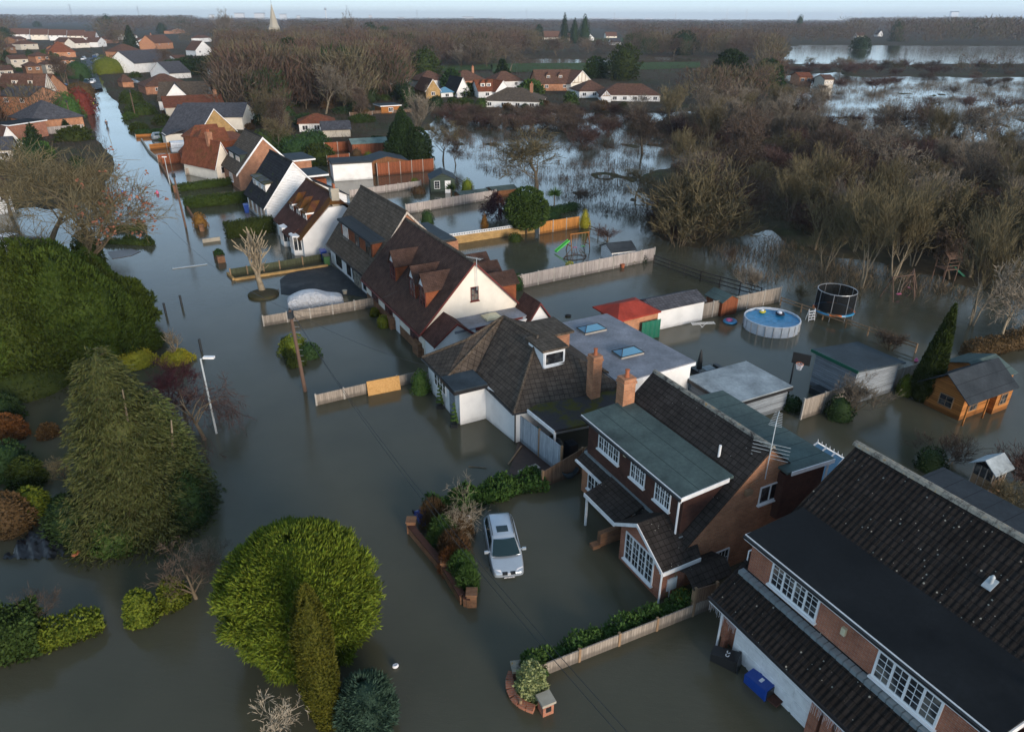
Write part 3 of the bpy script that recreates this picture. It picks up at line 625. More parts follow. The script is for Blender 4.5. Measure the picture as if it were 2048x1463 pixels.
for p_, q_ in ((c1, c2), (c3, c4)): b.tube((p_[0]-.05, p_[1], zE-.1), (q_[0]-.05, q_[1], zE-.1), .055, n=6)
b.tube((c4[0], c4[1], zE-.1), (c4[0]+.9, c4[1]-.1, zE-.1), .055); b.build('gutter', M['black_paint'], h); downpipe(h, *B(15.98, 30.28)[:2], -.5, 2.1, 'black_paint')
flat_roof(h, [B(13.6, 33.4)[:2], B(15.75, 33.4)[:2], B(15.75, 35.5)[:2], B(13.6, 35.5)[:2]], 2.5, mat='felt_blue', fascia='black_paint', name='porch_roof')
b = MB(); b.box(*B(13.98, 34.3, .0), *B(14.0-.03, 35.15, 1.95)); b.build('front_door', M['board_grey'], h)
win(h, (15.9-t0-.01, 32.9-s0, .9), (.1, -1, 0), (-1, -.1, 0), 2.2, 1.0, 4, 1, 2, fw=.06, sill=False); win(h, B(13.995, 37.6, .95), (0, -1, 0), (-1, 0, 0), 1.9, .95, 4, 1, 2, fw=.06, sill=False)
# box dormer, brown box, chimneys
b = MB(); b.box(*B(18.45, 31.5, 3.4), *B(19.9, 33.3, 4.78)); d = b.build('box_dormer', M['white_paint'], h); b = MB(); b.slab([B(18.3, 31.35, 4.92), B(20.05, 31.35, 4.92), B(20.05, 33.5, 4.98), B(18.3, 33.5, 4.98)], .12); b.build('dormer_roof', M['tile_brown'], d)
win(d, B(18.5, 31.497, 3.85), (1, 0, 0), (0, -1, 0), 1.35, .85, 1, 1, 1, fw=.09)
b = MB(); b.box(*B(19.9, 34.2, 3.0), *B(21.9, 36.4, 4.3)); d = b.build('box_dormer', M['brick_pale'], h); b = MB(); b.slab([B(19.7, 34.0, 4.45), B(22.1, 34.0, 4.45), B(22.1, 36.6, 4.45), B(19.7, 36.6, 4.45)], .14); b.build('dormer_roof', M['tile_brown'], d)
chimney(h, 20.6-t0, 29.4-s0, .6, .6, 2.0, 5.05, 'brick_orange')
# mossy lean-to and white flat roofed rear
b = MB(); b.slab([B(16.6, 29.9, 2.3), B(16.9, 27.5, 2.15), B(19.3, 27.2, 2.15), B(22.6, 27.9, 2.3), B(22.6, 29.8, 2.5), B(17.3, 30.6, 2.5)], .12); b.build('lean_to_roof', M['felt_mossy'], h)
b = MB(); b.slab([B(16.52, 29.9, 2.32), B(16.82, 27.42, 2.17), B(16.9, 27.42, 2.17), B(16.6, 29.9, 2.32)], .2); b.build('fascia', M['white_paint'], h)
b = MB()
for x, y in ((17.0, 27.6), (19.2, 27.4), (22.4, 28.1)): b.box(*B(x-.05, y-.05, -.5), *B(x+.05, y+.05, 2.05))
b.build('lean_to_posts', M['white_paint'], h)
b = MB(); b.box(*B(22.7, 29.7, -.8), *B(28.1, 38.5, 2.68)); b.build('rear_wall', M['white_render'], h)
flat_roof(h, [B(22.4, 29.4)[:2], B(28.35, 29.6)[:2], B(27.9, 38.7)[:2], B(22.4, 38.7)[:2]], 2.85, mat='felt_grey', fascia='white_paint')
for (x0, y0) in ((24.35, 36.1), (24.35, 31.9)):
    b = MB(); b.box(*B(x0, y0, 2.84), *B(x0+1.75, y0+1.1, 3.0)); sk = b.build('skylight', M['concrete'], h)
    b = MB(); z0 = 3.0; z1 = 3.28; P = [B(x0, y0, z0), B(x0+1.75, y0, z0), B(x0+1.75, y0+1.1, z0), B(x0, y0+1.1, z0), B(x0+.45, y0+.55, z1), B(x0+1.3, y0+.55, z1)]
    b.add(P, [(0, 1, 5, 4), (1, 2, 5), (2, 3, 4, 5), (3, 0, 4)]); b.build('pane', M['glass_sky'], sk)
    b = MB()
    for i_, j_ in ((0, 1), (1, 2), (2, 3), (3, 0), (4, 5), (0, 4), (3, 4), (1, 5), (2, 5)): b.tube(P[i_], P[j_], .03, n=4)
    b.build('frame', M['metal_dark'], sk)

# ======================================================== white gabled house with three dormers
t0, s0 = 15.4, 43.2
h = sthing('white_gabled_house', 'cream gabled house with maroon bargeboards, three tiled dormers and grey flat roofed side', 'house', t0, s0, R(1))
zr = 6.55; xr = 19.45-t0; x1 = 23.3-t0; L = 13.2
gable_walls(h, 0, x1, 0, L, zr, 2.35, 2.6, xr, 'cream_render'); rf = gable_roof(h, 0, x1, 0, L, zr, 2.3, 2.6, xr, 'tile_small', over=.35, end=.2, ridge='tile_brown')
verge(h, 0, x1, -.2, zr, 2.3, 2.6, xr, 'maroon_paint')
win(h, (3.75, -.003, 3.75), (1, 0, 0), (0, -1, 0), .62, 1.05, 1, 2, 3, 'maroon_paint', fw=.05)
za = lambda z: (z-2.44)/((zr-2.3)/xr)
for y0 in (1.35, 3.3, 7.6): dormer(h, .85, y0, y0+1.25, 3.0, 4.75, za, cheek='hung_tile', roof='tile_small', apex=.9, cas=2, cols=2, rows=3, front='white_paint', wmat='maroon_paint')
b = MB(); b.box(-.02, .05, -.8, .0, L-.05, .75); b.build('brick_plinth', M['brick_brown'], h)
for y, w in ((11.6, 1.6), (8.2, 1.7), (2.6, 1.6)): win(h, (-.022, y, .8), (0, -1, 0), (-1, 0, 0), w, 1.15, 3, 2, 3, 'maroon_paint', fw=.05, sill=False)
b = MB(); b.box(-.35, .4, -.8, -.022, 1.5, 1.05); b.build('front_pier', M['brick_brown'], h); b = MB(); b.box(-.40, 6.1, -.8, -.022, 6.8, .95); b.build('front_pier', M['brick_brown'], h)
b = MB(); b.box(-.03, 5.0, 0, -.01, 5.9, 1.95); b.build('front_door', M['white_paint'], h)
gutter(h, -.36, 1.97, -.2, L, 'maroon_paint')
# side extension: flat roof between two small hipped gables
b = MB(); b.box(1.7, -2.1, -.8, 8.0, .02, 2.45); b.build('side_wall', M['white_render'], h)
b = MB(); b.slab([(1.5, -2.2, 2.62), (8.0, -1.8, 2.62), (8.0, -.003, 2.62), (1.5, -.003, 2.62)], .14); sf = b.build('flat_roof', M['felt_grey'], h)
b = MB(); b.obox((3.1, -2.105, 2.36), (4.2, .26, 0), (.062, -1, 0), 3.9, .24, .05); b.build('fascia', M['maroon_paint'], sf)
b = MB(); b.box(4.3, -1.5, 2.62, 5.5, -.5, 2.76); sk = b.build('skylight', M['cream_plastic'], sf); b = MB(); b.slab([(4.35, -1.45, 2.76), (5.45, -1.45, 2.76), (5.45, -.55, 2.76), (4.35, -.55, 2.76)], .01); b.add([(4.35, -1.45, 2.765), (5.45, -1.45, 2.765), (5.45, -.55, 2.765), (4.35, -.55, 2.765), (4.6, -1.2, 2.92), (5.2, -1.2, 2.92), (5.2, -.8, 2.92), (4.6, -.8, 2.92)], [(0, 1, 5, 4), (1, 2, 6, 5), (2, 3, 7, 6), (3, 0, 4, 7), (4, 5, 6, 7)]); b.build('dome', M['cream_plastic'], sk)
for xa, xb, nm in ((-.2, 3.4, 'left'), (6.9, 9.4, 'right')):
    xm = (xa+xb)/2; zz = 3.35 if nm == 'left' else 3.7; yy = -2.1 if nm == 'left' else -2.2
    b = MB(); b.prism([(xa+.3, -.8), (xb-.3, -.8), (xb-.3, 2.1), (xm, zz-.14), (xa+.3, 2.1)], 'y', yy, .01); b.build('wing_wall', M['white_render'], h)
    b = MB(); b.slab([(xa, yy-.25, 1.95), (xm, yy-.25, zz), (xm, .0, zz), (xa, .0, 1.95)], .1); b.slab([(xb, yy-.25, 1.95), (xb, .0, 1.95), (xm, .0, zz), (xm, yy-.25, zz)], .1); w2 = b.build('wing_roof', M['tile_maroon'], h)
    b = MB(); b.prism([(xa, 1.93), (xm, zz-.01), (xm, zz-.19), (xa, 1.77)], 'y', yy-.25, yy-.29); b.prism([(xb, 1.93), (xm, zz-.01), (xm, zz-.19), (xb, 1.77)], 'y', yy-.25, yy-.29); b.build('bargeboard', M['maroon_paint'], w2)
for i_, (xx, yy) in enumerate(((8.2, 3.2), (8.2, 6.0), (8.4, 8.4))):
    b = MB(); b.box(xx-1.5, yy-.8, 1.2, xx+.6, yy+.8, 3.6); d = b.build('rear_dormer', M['hung_tile'], h)
    b = MB(); b.slab([(xx-2, yy-1, 3.6), (xx+.8, yy-1, 3.6), (xx+.8, yy, 4.4), (xx-2, yy, 4.4)], .1); b.slab([(xx-2, yy+1, 3.6), (xx+.8, yy+1, 3.6), (xx+.8, yy, 4.4), (xx-2, yy, 4.4)], .1); b.build('dormer_roof', M['tile_small'], d)
a = aerial(19.55, 43.0, 4.6, 2.4, kind=1); a['label'] = 'slim aerial on a pole in front of the cream gable'
# ======================================================== brick gabled house with black dormer
t0, s0 = 15.6, 56.75
h = sthing('brick_gabled_house', 'pale orange brick gabled house with peeling bargeboards, black framed windows and slate grey dormer', 'house', t0, s0, R(2.5))
zr = 7.1; xr = 3.75; x1 = 7.6; L = 11.4
gable_walls(h, 0, x1, 0, L, zr, 2.3, 3.0, xr, 'brick_pale'); rf = gable_roof(h, 0, x1, 0, L, zr, 2.25, 3.0, xr, 'tile_brown', over=.35, end=.2, ridge='tile_brown')
verge(h, 0, x1, -.2, zr, 2.25, 3.0, xr, 'bargewood', w=.22)
b = MB(); b.box(.75, .7, 2.6, 2.6, 9.6, 4.55); d = b.build('dormer', M['hung_tile'], h)
b = MB(); b.slab([(.5, .5, 4.78), (2.35, .5, 4.9), (2.35, 9.8, 4.9), (.5, 9.8, 4.78)], .2); b.build('dormer_roof', M['felt_dark'], d)
for y, w in ((2.4, 1.3), (5.3, 1.1)): win(d, (.747, y, 3.1), (0, -1, 0), (-1, 0, 0), w, 1.3, 3, 1, 1, 'black_paint', fw=.06)
win(d, (.747, 8.9, 3.2), (0, -1, 0), (-1, 0, 0), 1.5, 1.15, 4, 1, 1, 'white_paint', fw=.08)
b = MB(); b.box(-.02, .02, -.8, .0, L, 2.05); b.build('front_render', M['white_render'], h)
for y, w in ((1.7, 1.5), (4.6, .6), (6.3, 1.1), (9.6, 1.7)): win(h, (-.023, y, .35), (0, -1, 0), (-1, 0, 0), w, 1.45, 3, 2, 3, 'black_paint', fw=.05, sill=False)
b = MB(); b.box(-.06, 2.3, -.4, -.022, 3.4, 1.8); b.box(-.08, 3.5, -.4, -.022, 4.3, 1.5); b.build('stone_cladding', M['lichen_ridge'], h)
gutter(h, -.36, 1.93, -.2, L, 'black_paint'); downpipe(h, -.06, .05, -.5, 1.9, 'black_paint')
b = MB(); b.box(6.5, 4.0, -.8, 10.5, 10.4, 2.7); b.build('rear_wall', M['brick_pale'], h); flat_roof(h, [(6.3, 3.8), (10.2, 3.8), (10.2, 10.6), (6.3, 10.6)], 3.0, mat='felt_blue', fascia='black_paint')
# ======================================================== white house, three hipped dormers, chimney
t0, s0 = 13.1, 71.2
h = sthing('white_cottage', 'white rendered house with mossy red-brown roof, three hipped dormers and stone chimney', 'house', t0, s0, R(5))
zr = 5.75; xr = 3.9; x1 = 7.0; L = 9.6
b = MB(); b.prism([(0, -.8), (x1, -.8), (x1, 2.9), (4.6, 4.7), (3.0, 4.7), (0, 2.0)], 'y', 0, L); b.build('wall', M['white_render'], h)
rf = gable_roof(h, 0, x1, 1.1, L, zr, 2.0, 2.8, xr, 'tile_maroon', over=.35, end=0, ridge='tile_mossy')
b = MB(); sl = (zr-2.0)/xr
b.slab([(-.35, -.15, 2.14-.35*sl), (3.1, -.15, 2.14+3.1*sl), (xr, 1.1, zr+.14), (-.35, 1.1, 2.14-.35*sl)], .1); b.slab([(7.35, -.15, 2.6), (7.35, 1.1, 2.6), (xr, 1.1, zr+.14), (4.7, -.15, 5.0)], .1)
b.slab([(3.1, -.15, 2.14+3.1*sl), (4.7, -.15, 5.0), (xr, 1.1, zr+.14)], .1); b.build('half_hip', M['tile_mossy'], rf)
chimney(h, 3.9, .45, .8, .6, 4.5, 6.5, 'stone', 2)
zb = lambda z: (z-2.14)/sl
for y0 in (1.7, 3.9, 6.3): dormer(h, 1.2, y0, y0+1.3, 2.7, 4.1, zb, cheek='hung_tile', roof='tile_mossy', apex=.85, hip=.9, cas=2, cols=1, rows=2, wmat='white_paint')
for y in (1.5, 5.2):
    b = MB(); b.prism([(-.75, y-.5), (-.75, y+.7), (0, y+1.1), (0, y-.9)], 'z', -.8, .55); bw = b.build('bay', M['white_render'], h)
    b = MB(); b.prism([(-.7, y-.45), (-.7, y+.65), (0, y+1.0), (0, y-.8)], 'z', .55, 1.9); b.build('bay_glazing', M['glass'], bw)
    b = MB(); 
    for q in ((-.72, y-.47), (-.72, y-.1), (-.72, y+.3), (-.72, y+.67), (-.35, y-.68), (-.35, y+.87), (-.02, y-.86), (-.02, y+1.05)): b.box(q[0]-.035, q[1]-.035, .55, q[0]+.035, q[1]+.035, 1.9)
    b.prism([(-.78, y-.52), (-.78, y+.72), (0, y+1.12), (0, y-.92)], 'z', 1.9, 2.05); b.build('window_frame', M['white_paint'], bw)
b = MB(); b.slab([(-.9, 1.9, 1.75), (.3, 1.9, 2.5), (.3, 4.4, 2.5), (-.9, 4.4, 1.75)], .1); b.build('porch_roof', M['tile_maroon'], h)
b = MB(); b.box(7.0, 4, -.8, 9.3, 8, 2.4); b.build('rear_wall', M['white_render'], h); b = MB(); b.slab([(6.2, 3.8, 3.4), (9.6, 3.8, 2.5), (9.6, 8.2, 2.5), (6.2, 8.2, 3.4)], .12); b.build('rear_roof', M['tile_slate'], h)
# ======================================================== white clapboard gable
t0, s0 = 12.0, 85.2
h = sthing('white_clapboard_house', 'white boarded gable house with black tiled roof and mossy white dormer', 'house', t0, s0, R(5))
zr = 6.9; xr = 3.7; x1 = 7.6; L = 9.2
planks('white_board', (.80, .80, .80), .18, True, .06)
gable_walls(h, 0, x1, 0, L, zr, 2.4, 2.4, xr, 'white_board'); rf = gable_roof(h, 0, x1, 0, L, zr, 2.35, 2.35, xr, 'tile_charcoal', over=.35, end=.2); verge(h, 0, x1, -.2, zr, 2.35, 2.35, xr, w=.2)
b = MB(); b.box(.8, 2.2, 2.6, 2.6, 8.3, 4.3); d = b.build('dormer', M['white_render'], h); b = MB(); b.slab([(.6, 2.0, 4.4), (2.5, 2.0, 4.7), (2.5, 8.5, 4.7), (.6, 8.5, 4.4)], .12); b.build('dormer_roof', M['felt_mossy'], d)
for y in (7.8, 5.4, 3.3): win(d, (.797, y, 3.1), (0, -1, 0), (-1, 0, 0), 1.1, 1.0, 2, 1, 1, fw=.07)
for y in (8.4, 6.2, 4.2, 2.2): win(h, (-.003, y, .5), (0, -1, 0), (-1, 0, 0), 1.2, 1.4, 2, 1, 1, 'curtain', fw=.07)
b = MB(); b.prism([(6.2, -.8), (10.2, -.8), (10.2, 2.2), (6.4, 4.2)], 'y', 1.2, 5); b.build('rear_wall', M['white_board'], h); b = MB(); b.slab([(5.6, 1.0, 4.75), (10.5, 1.0, 2.2), (10.5, 5.2, 2.2), (5.6, 5.2, 4.75)], .1); b.build('rear_roof', M['tile_charcoal'], h)
b = MB(); b.box(5.2, 5.3, -.8, 9.2, 9.6, 3.6); b.build('rear_brick_wall', M['hung_tile'], h); flat_roof(h, [(4.8, 5.1), (9.5, 5.1), (9.5, 9.9), (4.8, 9.9)], 4.3, mat='felt_blue', th=.2)
# ======================================================== brick gable with ivy
t0, s0 = 11.9, 106.0
h = sthing('ivy_gabled_house', 'red brick gable house with white bargeboards and ivy climbing half the gable', 'house', t0, s0, R(6))
gable_walls(h, 0, 8, 0, 9, 6.9, 2.6, 2.6, 4, 'brick_pale'); gable_roof(h, 0, 8, 0, 9, 6.9, 2.55, 2.55, 4, 'tile_brown', end=.2); verge(h, 0, 8, -.2, 6.9, 2.55, 2.55, 4, w=.3)
b = MB(); b.box(.9, 1.2, 2.6, 3.2, 8, 4.6); d = b.build('dormer', M['board_green'], h); b = MB(); b.slab([(.6, 1, 4.75), (3, 1, 4.95), (3, 8.2, 4.95), (.6, 8.2, 4.75)], .14); b.build('dormer_roof', M['felt_dark'], d)
win(d, (.897, 7.4, 3.2), (0, -1, 0), (-1, 0, 0), 2, 1.1, 3, 1, 1, fw=.07); win(d, (.897, 3.8, 3.2), (0, -1, 0), (-1, 0, 0), 2, 1.1, 3, 1, 1, fw=.07); win(h, (-.003, 5.5, .6), (0, -1, 0), (-1, 0, 0), 1.8, 1.2, 3, 1, 1, fw=.07)
b = MB(); b.box(7, 3, -.8, 11.5, 8, 2.8); b.build('rear_wall', M['brick_pale'], h); flat_roof(h, [(6.5, 2.5), (12, 2.5), (12, 8.5), (6.5, 8.5)], 3.1, mat='felt_blue', th=.2)
IVY = h

# ======================================================== houses farther up the street and across the meadow
def far_house(label, p1, p2, ze, peak, depth, style='gable', wall='white_render', roof='tile_far', name='house', chim=0, wins=2, group=None, over=.35, wmat='white_upvc', gable2=None, base=-.6, dorm=0, timber=False):
    """p1, p2: the two ends of the near eaves line as they show in the survey picture"""
    a = Vector(g(*p1, ze)); b_ = Vector(g(*p2, ze)); u = b_-a; w = u.length; rot = math.atan2(u.y, u.x)
    mid = (a+b_)/2; nrm = Vector((-u.y, u.x)).normalized(); q = mid+nrm*(0 if style == 'gable' else depth/2)
    px, _ = proj(q.x, q.y, 5.0); _a, _b, _c = ray(float(px), peak); zr = CAM_H+_c*q.y/_b; zr = max(ze+1.2, min(zr, ze+6))
    t = thing(name, label, 'house', (a.x, a.y, 0), rot, group)
    b = MB()
    if style == 'gable':
        gable_walls(t, 0, w, 0, depth, zr-.15, ze-.1, mat=wall, zb=base); gable_roof(t, 0, w, 0, depth, zr-.15, ze-.15, mat=roof, over=over, end=.2, ridge=roof); verge(t, 0, w, -.2, zr-.15, ze-.15)
        if timber:
            b = MB()
            for k in range(1, 6):
                x = w*k/6; top = ze+(zr-ze)*(1-abs(2*k/6-1)); b.box(x-.1, -.03, ze, x+.1, -.003, top-.3)
            b.box(.2, -.032, ze-.1, w-.2, -.004, ze+.1); b.build('timbering', M['timber'], t)
    elif style == 'eave':
        b = MB(); b.prism([(0, base), (depth, base), (depth, ze-.1), (depth/2, zr-.15), (0, ze-.1)], 'x', 0, w); b.build('wall', M[wall], t)
        b = MB(); s_ = (zr-ze)/(depth/2); o = over
        b.slab([(-.3, -o, ze-o*s_), (w+.3, -o, ze-o*s_), (w+.3, depth/2, zr), (-.3, depth/2, zr)], .12); b.slab([(-.3, depth+o, ze-o*s_), (-.3, depth/2, zr), (w+.3, depth/2, zr), (w+.3, depth+o, ze-o*s_)], .12); b.build('roof', M[roof], t)
        for k in range(dorm):
            x = w*(k+1)/(dorm+1); y0 = depth*.18; z0 = ze+(zr-ze)*.3
            b = MB(); b.box(x-.7, y0, z0, x+.7, depth/2, z0+1.1); d = b.build('dormer', M[gable2 or 'cream_render'], t)
            b = MB(); b.prism([(x-.95, z0+1.05), (x+.95, z0+1.05), (x, z0+1.9)], 'y', y0-.15, depth/2); b.build('dormer_roof', M[roof], d); win(d, (x-.5, y0-.003, z0+.1), (1, 0, 0), (0, -1, 0), 1.0, .85, 2, 1, 1, sill=False, fw=.08)
    elif style == 'hip':
        b = MB(); b.box(0, 0, base, w, depth, ze-.1); b.build('wall', M[wall], t)
        i = min(depth/2, w/2-.3); o = over; z = ze-.15
        A_1, B_1, C_1, D_1, E_1, F_1 = (-o, -o, z), (w+o, -o, z), (w+o, depth+o, z), (-o, depth+o, z), (i, depth/2, zr), (w-i, depth/2, zr)
        b = MB(); b.slab([A_1, B_1, F_1, E_1], .12); b.slab([B_1, C_1, F_1], .12); b.slab([C_1, D_1, E_1, F_1], .12); b.slab([D_1, A_1, E_1], .12); b.build('roof', M[roof], t)
    if style == 'flat':
        b = MB(); b.box(0, 0, base, w, depth, ze-.2); b.build('wall', M[wall], t); flat_roof(t, [(-.3, -.3), (w+.3, -.3), (w+.3, depth+.3), (-.3, depth+.3)], ze, mat=roof)
    zt = .2 if ze < 3.6 else ze-1.6
    for k in range(wins):
        x = w*(k+.5)/wins-.6; win(t, (x, -.004, max(.5, ze-1.6)), (1, 0, 0), (0, -1, 0), 1.2, 1.0, 2, 1, 1, wmat, sill=False, fw=.08)
    if chim:
        x = w*chim; y = depth*.5 if style != 'gable' else depth*.3; chimney(t, x if style != 'gable' else w/2, y, .8, .6, zr-1.2, zr+1.1, 'brick_pale', 2)
    return t
far_house('cream gable house with red hipped porch and stone chimney, before the ivy gable', (431,327), (462,322), 2.6, 283, 9, 'gable', 'cream_render', 'tile_red', chim=1, wins=1)
x = sthing('house', 'red brick house with two moss red hipped roofs beneath the yellow gable', 'house', 8.4, 122, R(7)); b = MB(); b.box(0, 0, -.6, 8, 10, 4.6); b.build('wall', M['hung_tile'], x)
b = MB()
for y in (1.0, 5.8): b.slab([(-.4, y-1.4, 4.5), (5, y-1.4, 4.5), (5, y+1.2, 6.3), (1.6, y+1.2, 6.3)], .1); b.slab([(-.4, y+3.8, 4.5), (1.6, y+1.2, 6.3), (5, y+1.2, 6.3), (5, y+3.8, 4.5)], .1); b.slab([(-.4, y-1.4, 4.5), (1.6, y+1.2, 6.3), (-.4, y+3.8, 4.5)], .1)
b.slab([(-1.2, -1, 2.0), (-1.2, 10, 2.0), (.4, 10, 3.4), (.4, -1, 3.4)], .1); b.build('roof', M['tile_red'], x); win(x, (-.003, 4, .6), (0, -1, 0), (-1, 0, 0), 1.6, 1.1, 2, 1, 1)
far_house('yellow brick gable house with dark green flat dormer roofs', (396,268), (470,258), 2.6, 217, 11, 'gable', 'brick_yellow', 'tile_slate', wins=0)
b = MB(); X_ = sthing('outbuilding', 'small cream garage with slate pitched roof beside the yellow gable house', 'garage', 5.2, 150, R(6)); b.box(0, 0, -.6, 3.2, 4, 2.3); b.build('wall', M['cream_render'], X_); b = MB(); b.slab([(-.2, -.3, 2.2), (3.6, -.3, 3.2), (3.6, 4.3, 3.2), (-.2, 4.3, 2.2)], .1); b.build('roof', M['tile_slate'], X_)
far_house('long slate roofed cream house crossing behind the yellow gable', (356,233), (483,232), 3.2, 205, 11, 'eave', 'cream_render', 'tile_slate', wins=0)
far_house('house with long orange red tiled roof and dark red slope down to the street', (330,214), (448,209), 3.4, 190, 14, 'eave', 'cream_dull', 'tile_red', wins=0, chim=.92)
far_house('wide white gabled house with brown tiled side roof and solar panel', (316,200), (414,198), 3.0, 163, 14, 'eave', 'white_render', 'tile_brown', wins=0)
far_house('broad white gable front with low slate porch roof', (325,203), (385,201), 2.6, 168, 6, 'gable', 'white_render', 'tile_slate', wins=0)
far_house('low brown hipped house behind the white gables', (290,172), (382,168), 3.0, 147, 12, 'hip', 'brick_pale', 'tile_far')
far_house('white A shaped gable house beside the dark green conifers', (300,143), (338,146), 2.6, 124, 9, 'gable', 'white_render', 'tile_slate', wins=0)
far_house('white house with blue grey roof beside the far car park', (268,126), (345,120), 4.5, 100, 13, 'eave', 'white_render', 'tile_slate', wins=0)
far_house('reddish hipped house by the end of the street', (243,103), (285,101), 4.5, 88, 12, 'hip', 'brick_orange', 'tile_far')
far_house('orange brick house with tall chimney among the far trees', (309,86), (345,84), 5, 70, 12, 'eave', 'brick_orange', 'tile_far', chim=.3)
far_house('house with two small white gables among bare trees', (391,100), (424,99), 4, 82, 12, 'gable', 'white_render', 'tile_far')
far_house('small brick garage with brown pyramid roof beside the street', (244,163), (266,162), 2.4, 149, 6, 'hip', 'brick_orange', 'tile_far', wins=0, name='garage')
for i, (x0, x1, y) in enumerate(((18, 58, 68), (60, 95, 69), (97, 132, 70), (134, 168, 71), (168, 190, 74))): far_house('white and brown terraced house in the far row at upper left', (x0, y), (x1, y), 5.5, y-11, 10, 'eave', ['white_render', 'cream_render'][i % 2], 'tile_far', wins=3, group='terraced houses at upper left')
far_house('hall with broad orange brown hipped roof at upper left', (96,104), (150,103), 3.5, 83, 16, 'hip', 'brick_orange', 'tile_red')
for i, (p, q, k) in enumerate((((108,83),(140,84),75), ((150,86),(178,85),76), ((195,84),(212,83),75))): far_house(['low brown roofed house below the terraced row', 'brown house with a pale gable below the terraced row', 'small white gabled house below the terraced row at upper left'][i], p, q, 4, k, 10, ['eave', 'eave', 'gable'][i], ['brick_orange', 'cream_render', 'white_render'][i], 'tile_far')
far_house('long brown roofed house with half timbered gable and two small dormers', (-10,178), (88,179), 3.6, 147, 10, 'eave', 'brick_orange', 'tile_far', dorm=2)
far_house('half timbered cream gable end of the brown roofed house', (88,180), (110,176), 3.6, 148, 3, 'gable', 'cream_render', 'tile_far', wins=1, timber=True)
far_house('brick house with blue grey flat roof and white window at left edge', (-6,190), (57,192), 4.8, 172, 9, 'eave', 'brick_orange', 'tile_slate')
far_house('house with purple grey hipped roof and white dormer on the left of the street', (20,232), (62,240), 3.0, 200, 10, 'hip', 'brick_orange', 'tile_slate')
far_house('low brick house with black flat roof at left edge', (-20,247), (18,249), 3.4, 232, 8, 'flat', 'brick_red', 'felt_black', wins=1)
far_house('white gable wall with brown roof at left edge', (2,286), (40,282), 2.6, 253, 8, 'gable', 'white_render', 'tile_far', wins=0)
far_house('grey roofed bungalow at the left edge behind the ash tree', (-12,298), (22,296), 2.4, 273, 6, 'eave', 'cream_dull', 'tile_slate', wins=1)
far_house('white walled house half hidden behind the hedge at left edge', (-30,380), (14,372), 3.2, 320, 8, 'eave', 'white_render', 'tile_far', wins=2)
for i, (x0, x1, y, k) in enumerate(((20,55,118,110), (70,100,112,104), (0,30,95,88), (40,75,88,81), (112,140,96,90), (50,82,132,123), (-5,25,140,130), (120,150,120,112), (28,52,78,73), (90,118,128,120), (-40,-8,118,109), (0,22,72,67))): far_house('one of the small brown roofed houses scattered among the trees at upper left', (x0, y), (x1, y-1), 4.2, k, 9, ['eave', 'hip'][i % 2], ['cream_dull', 'brick_orange', 'brick_brown'][i % 3], 'tile_far', wins=2, group='small houses at upper left')
for i, (x0, x1, y, k) in enumerate(((300,326,113,105), (352,378,118,110), (395,420,122,114), (430,456,138,130), (242,262,116,110), (276,298,82,76), (212,236,78,72), (250,274,72,67), (340,370,62,57), (400,422,76,70))): far_house('one of the small brown roofed houses scattered right of the far street end', (x0, y), (x1, y-1), 4.2, k, 9, ['hip', 'eave', 'gable'][i % 3], ['brick_orange', 'white_render'][i % 2], 'tile_far', wins=2, group='small houses right of the street end')
# across the meadow
far_house('brown hipped bungalow with white walls, leftmost of the meadow village', (765,157), (835,155), 2.6, 138, 10, 'hip', 'white_render', 'tile_far', chim=.2)
far_house('red brown hipped house behind the yellow brick gable in the meadow village', (838,160), (897,158), 3, 141, 10, 'hip', 'white_render', 'tile_far')
far_house('yellow brick gable with brown roof at the near edge of the meadow village', (852,180), (880,179), 2.8, 158, 11, 'gable', 'brick_yellow', 'tile_far', wins=1)
far_house('brown hipped house with brick chimney behind the white A gable', (909,161), (972,159), 3, 140, 10, 'hip', 'brick_pale', 'tile_far', chim=.75)
far_house('white A shaped gable with dark tiled roof in the meadow village', (914,181), (938,180), 2.4, 155, 10, 'gable', 'white_render', 'tile_charcoal', wins=1)
far_house('red mansard roofed house in the meadow village', (957,181), (992,180), 2.6, 159, 8, 'eave', 'white_render', 'tile_red', wins=1, dorm=2)
far_house('white gable with red tiles beside the red mansard roof', (992,181), (1020,179), 2.6, 161, 8, 'gable', 'white_render', 'tile_red', wins=0)
far_house('brown hipped house with white walls behind the red roofs', (990,162), (1046,160), 3.0, 142, 9, 'hip', 'white_render', 'tile_far')
far_house('long low dark roofed bungalow with tall yellow chimney facing the flood', (965,199), (1078,202), 2.4, 175, 11, 'hip', 'white_render', 'tile_brown', chim=.8, wins=4)
far_house('small white garden room with glazed roof in the village', (882,184), (906,183), 2.0, 176, 4, 'hip', 'white_render', 'glass_sky', name='garden_room', wins=1)
far_house('large orange brown roofed house with two gabled dormers in the meadow village', (1075,166), (1148,165), 3.0, 139, 11, 'eave', 'brick_orange', 'tile_far', dorm=2, gable2='timber')
far_house('half timbered white gable under the orange brown roof', (1142,166), (1184,163), 3.0, 141, 5, 'gable', 'cream_render', 'tile_far', timber=True, wins=1)
far_house('dark brown hipped bungalow between the timbered gable and the long white bungalow', (1159,181), (1219,180), 2.6, 160, 10, 'hip', 'white_render', 'tile_far', wins=3)
far_house('long white bungalow with low brown hipped roof facing the flood', (1200,188), (1321,189), 2.4, 167, 10, 'hip', 'white_render', 'tile_far', wins=6)
far_house('small black and white timbered porch house left of the long white bungalow', (1203,192), (1222,192), 2.2, 181, 4, 'gable', 'white_render', 'tile_far', timber=True, wins=0)
far_house('red roofed bungalow behind the big bare willow trunk', (597,245), (668,243), 2.2, 226, 7, 'hip', 'white_render', 'tile_red', wins=3)
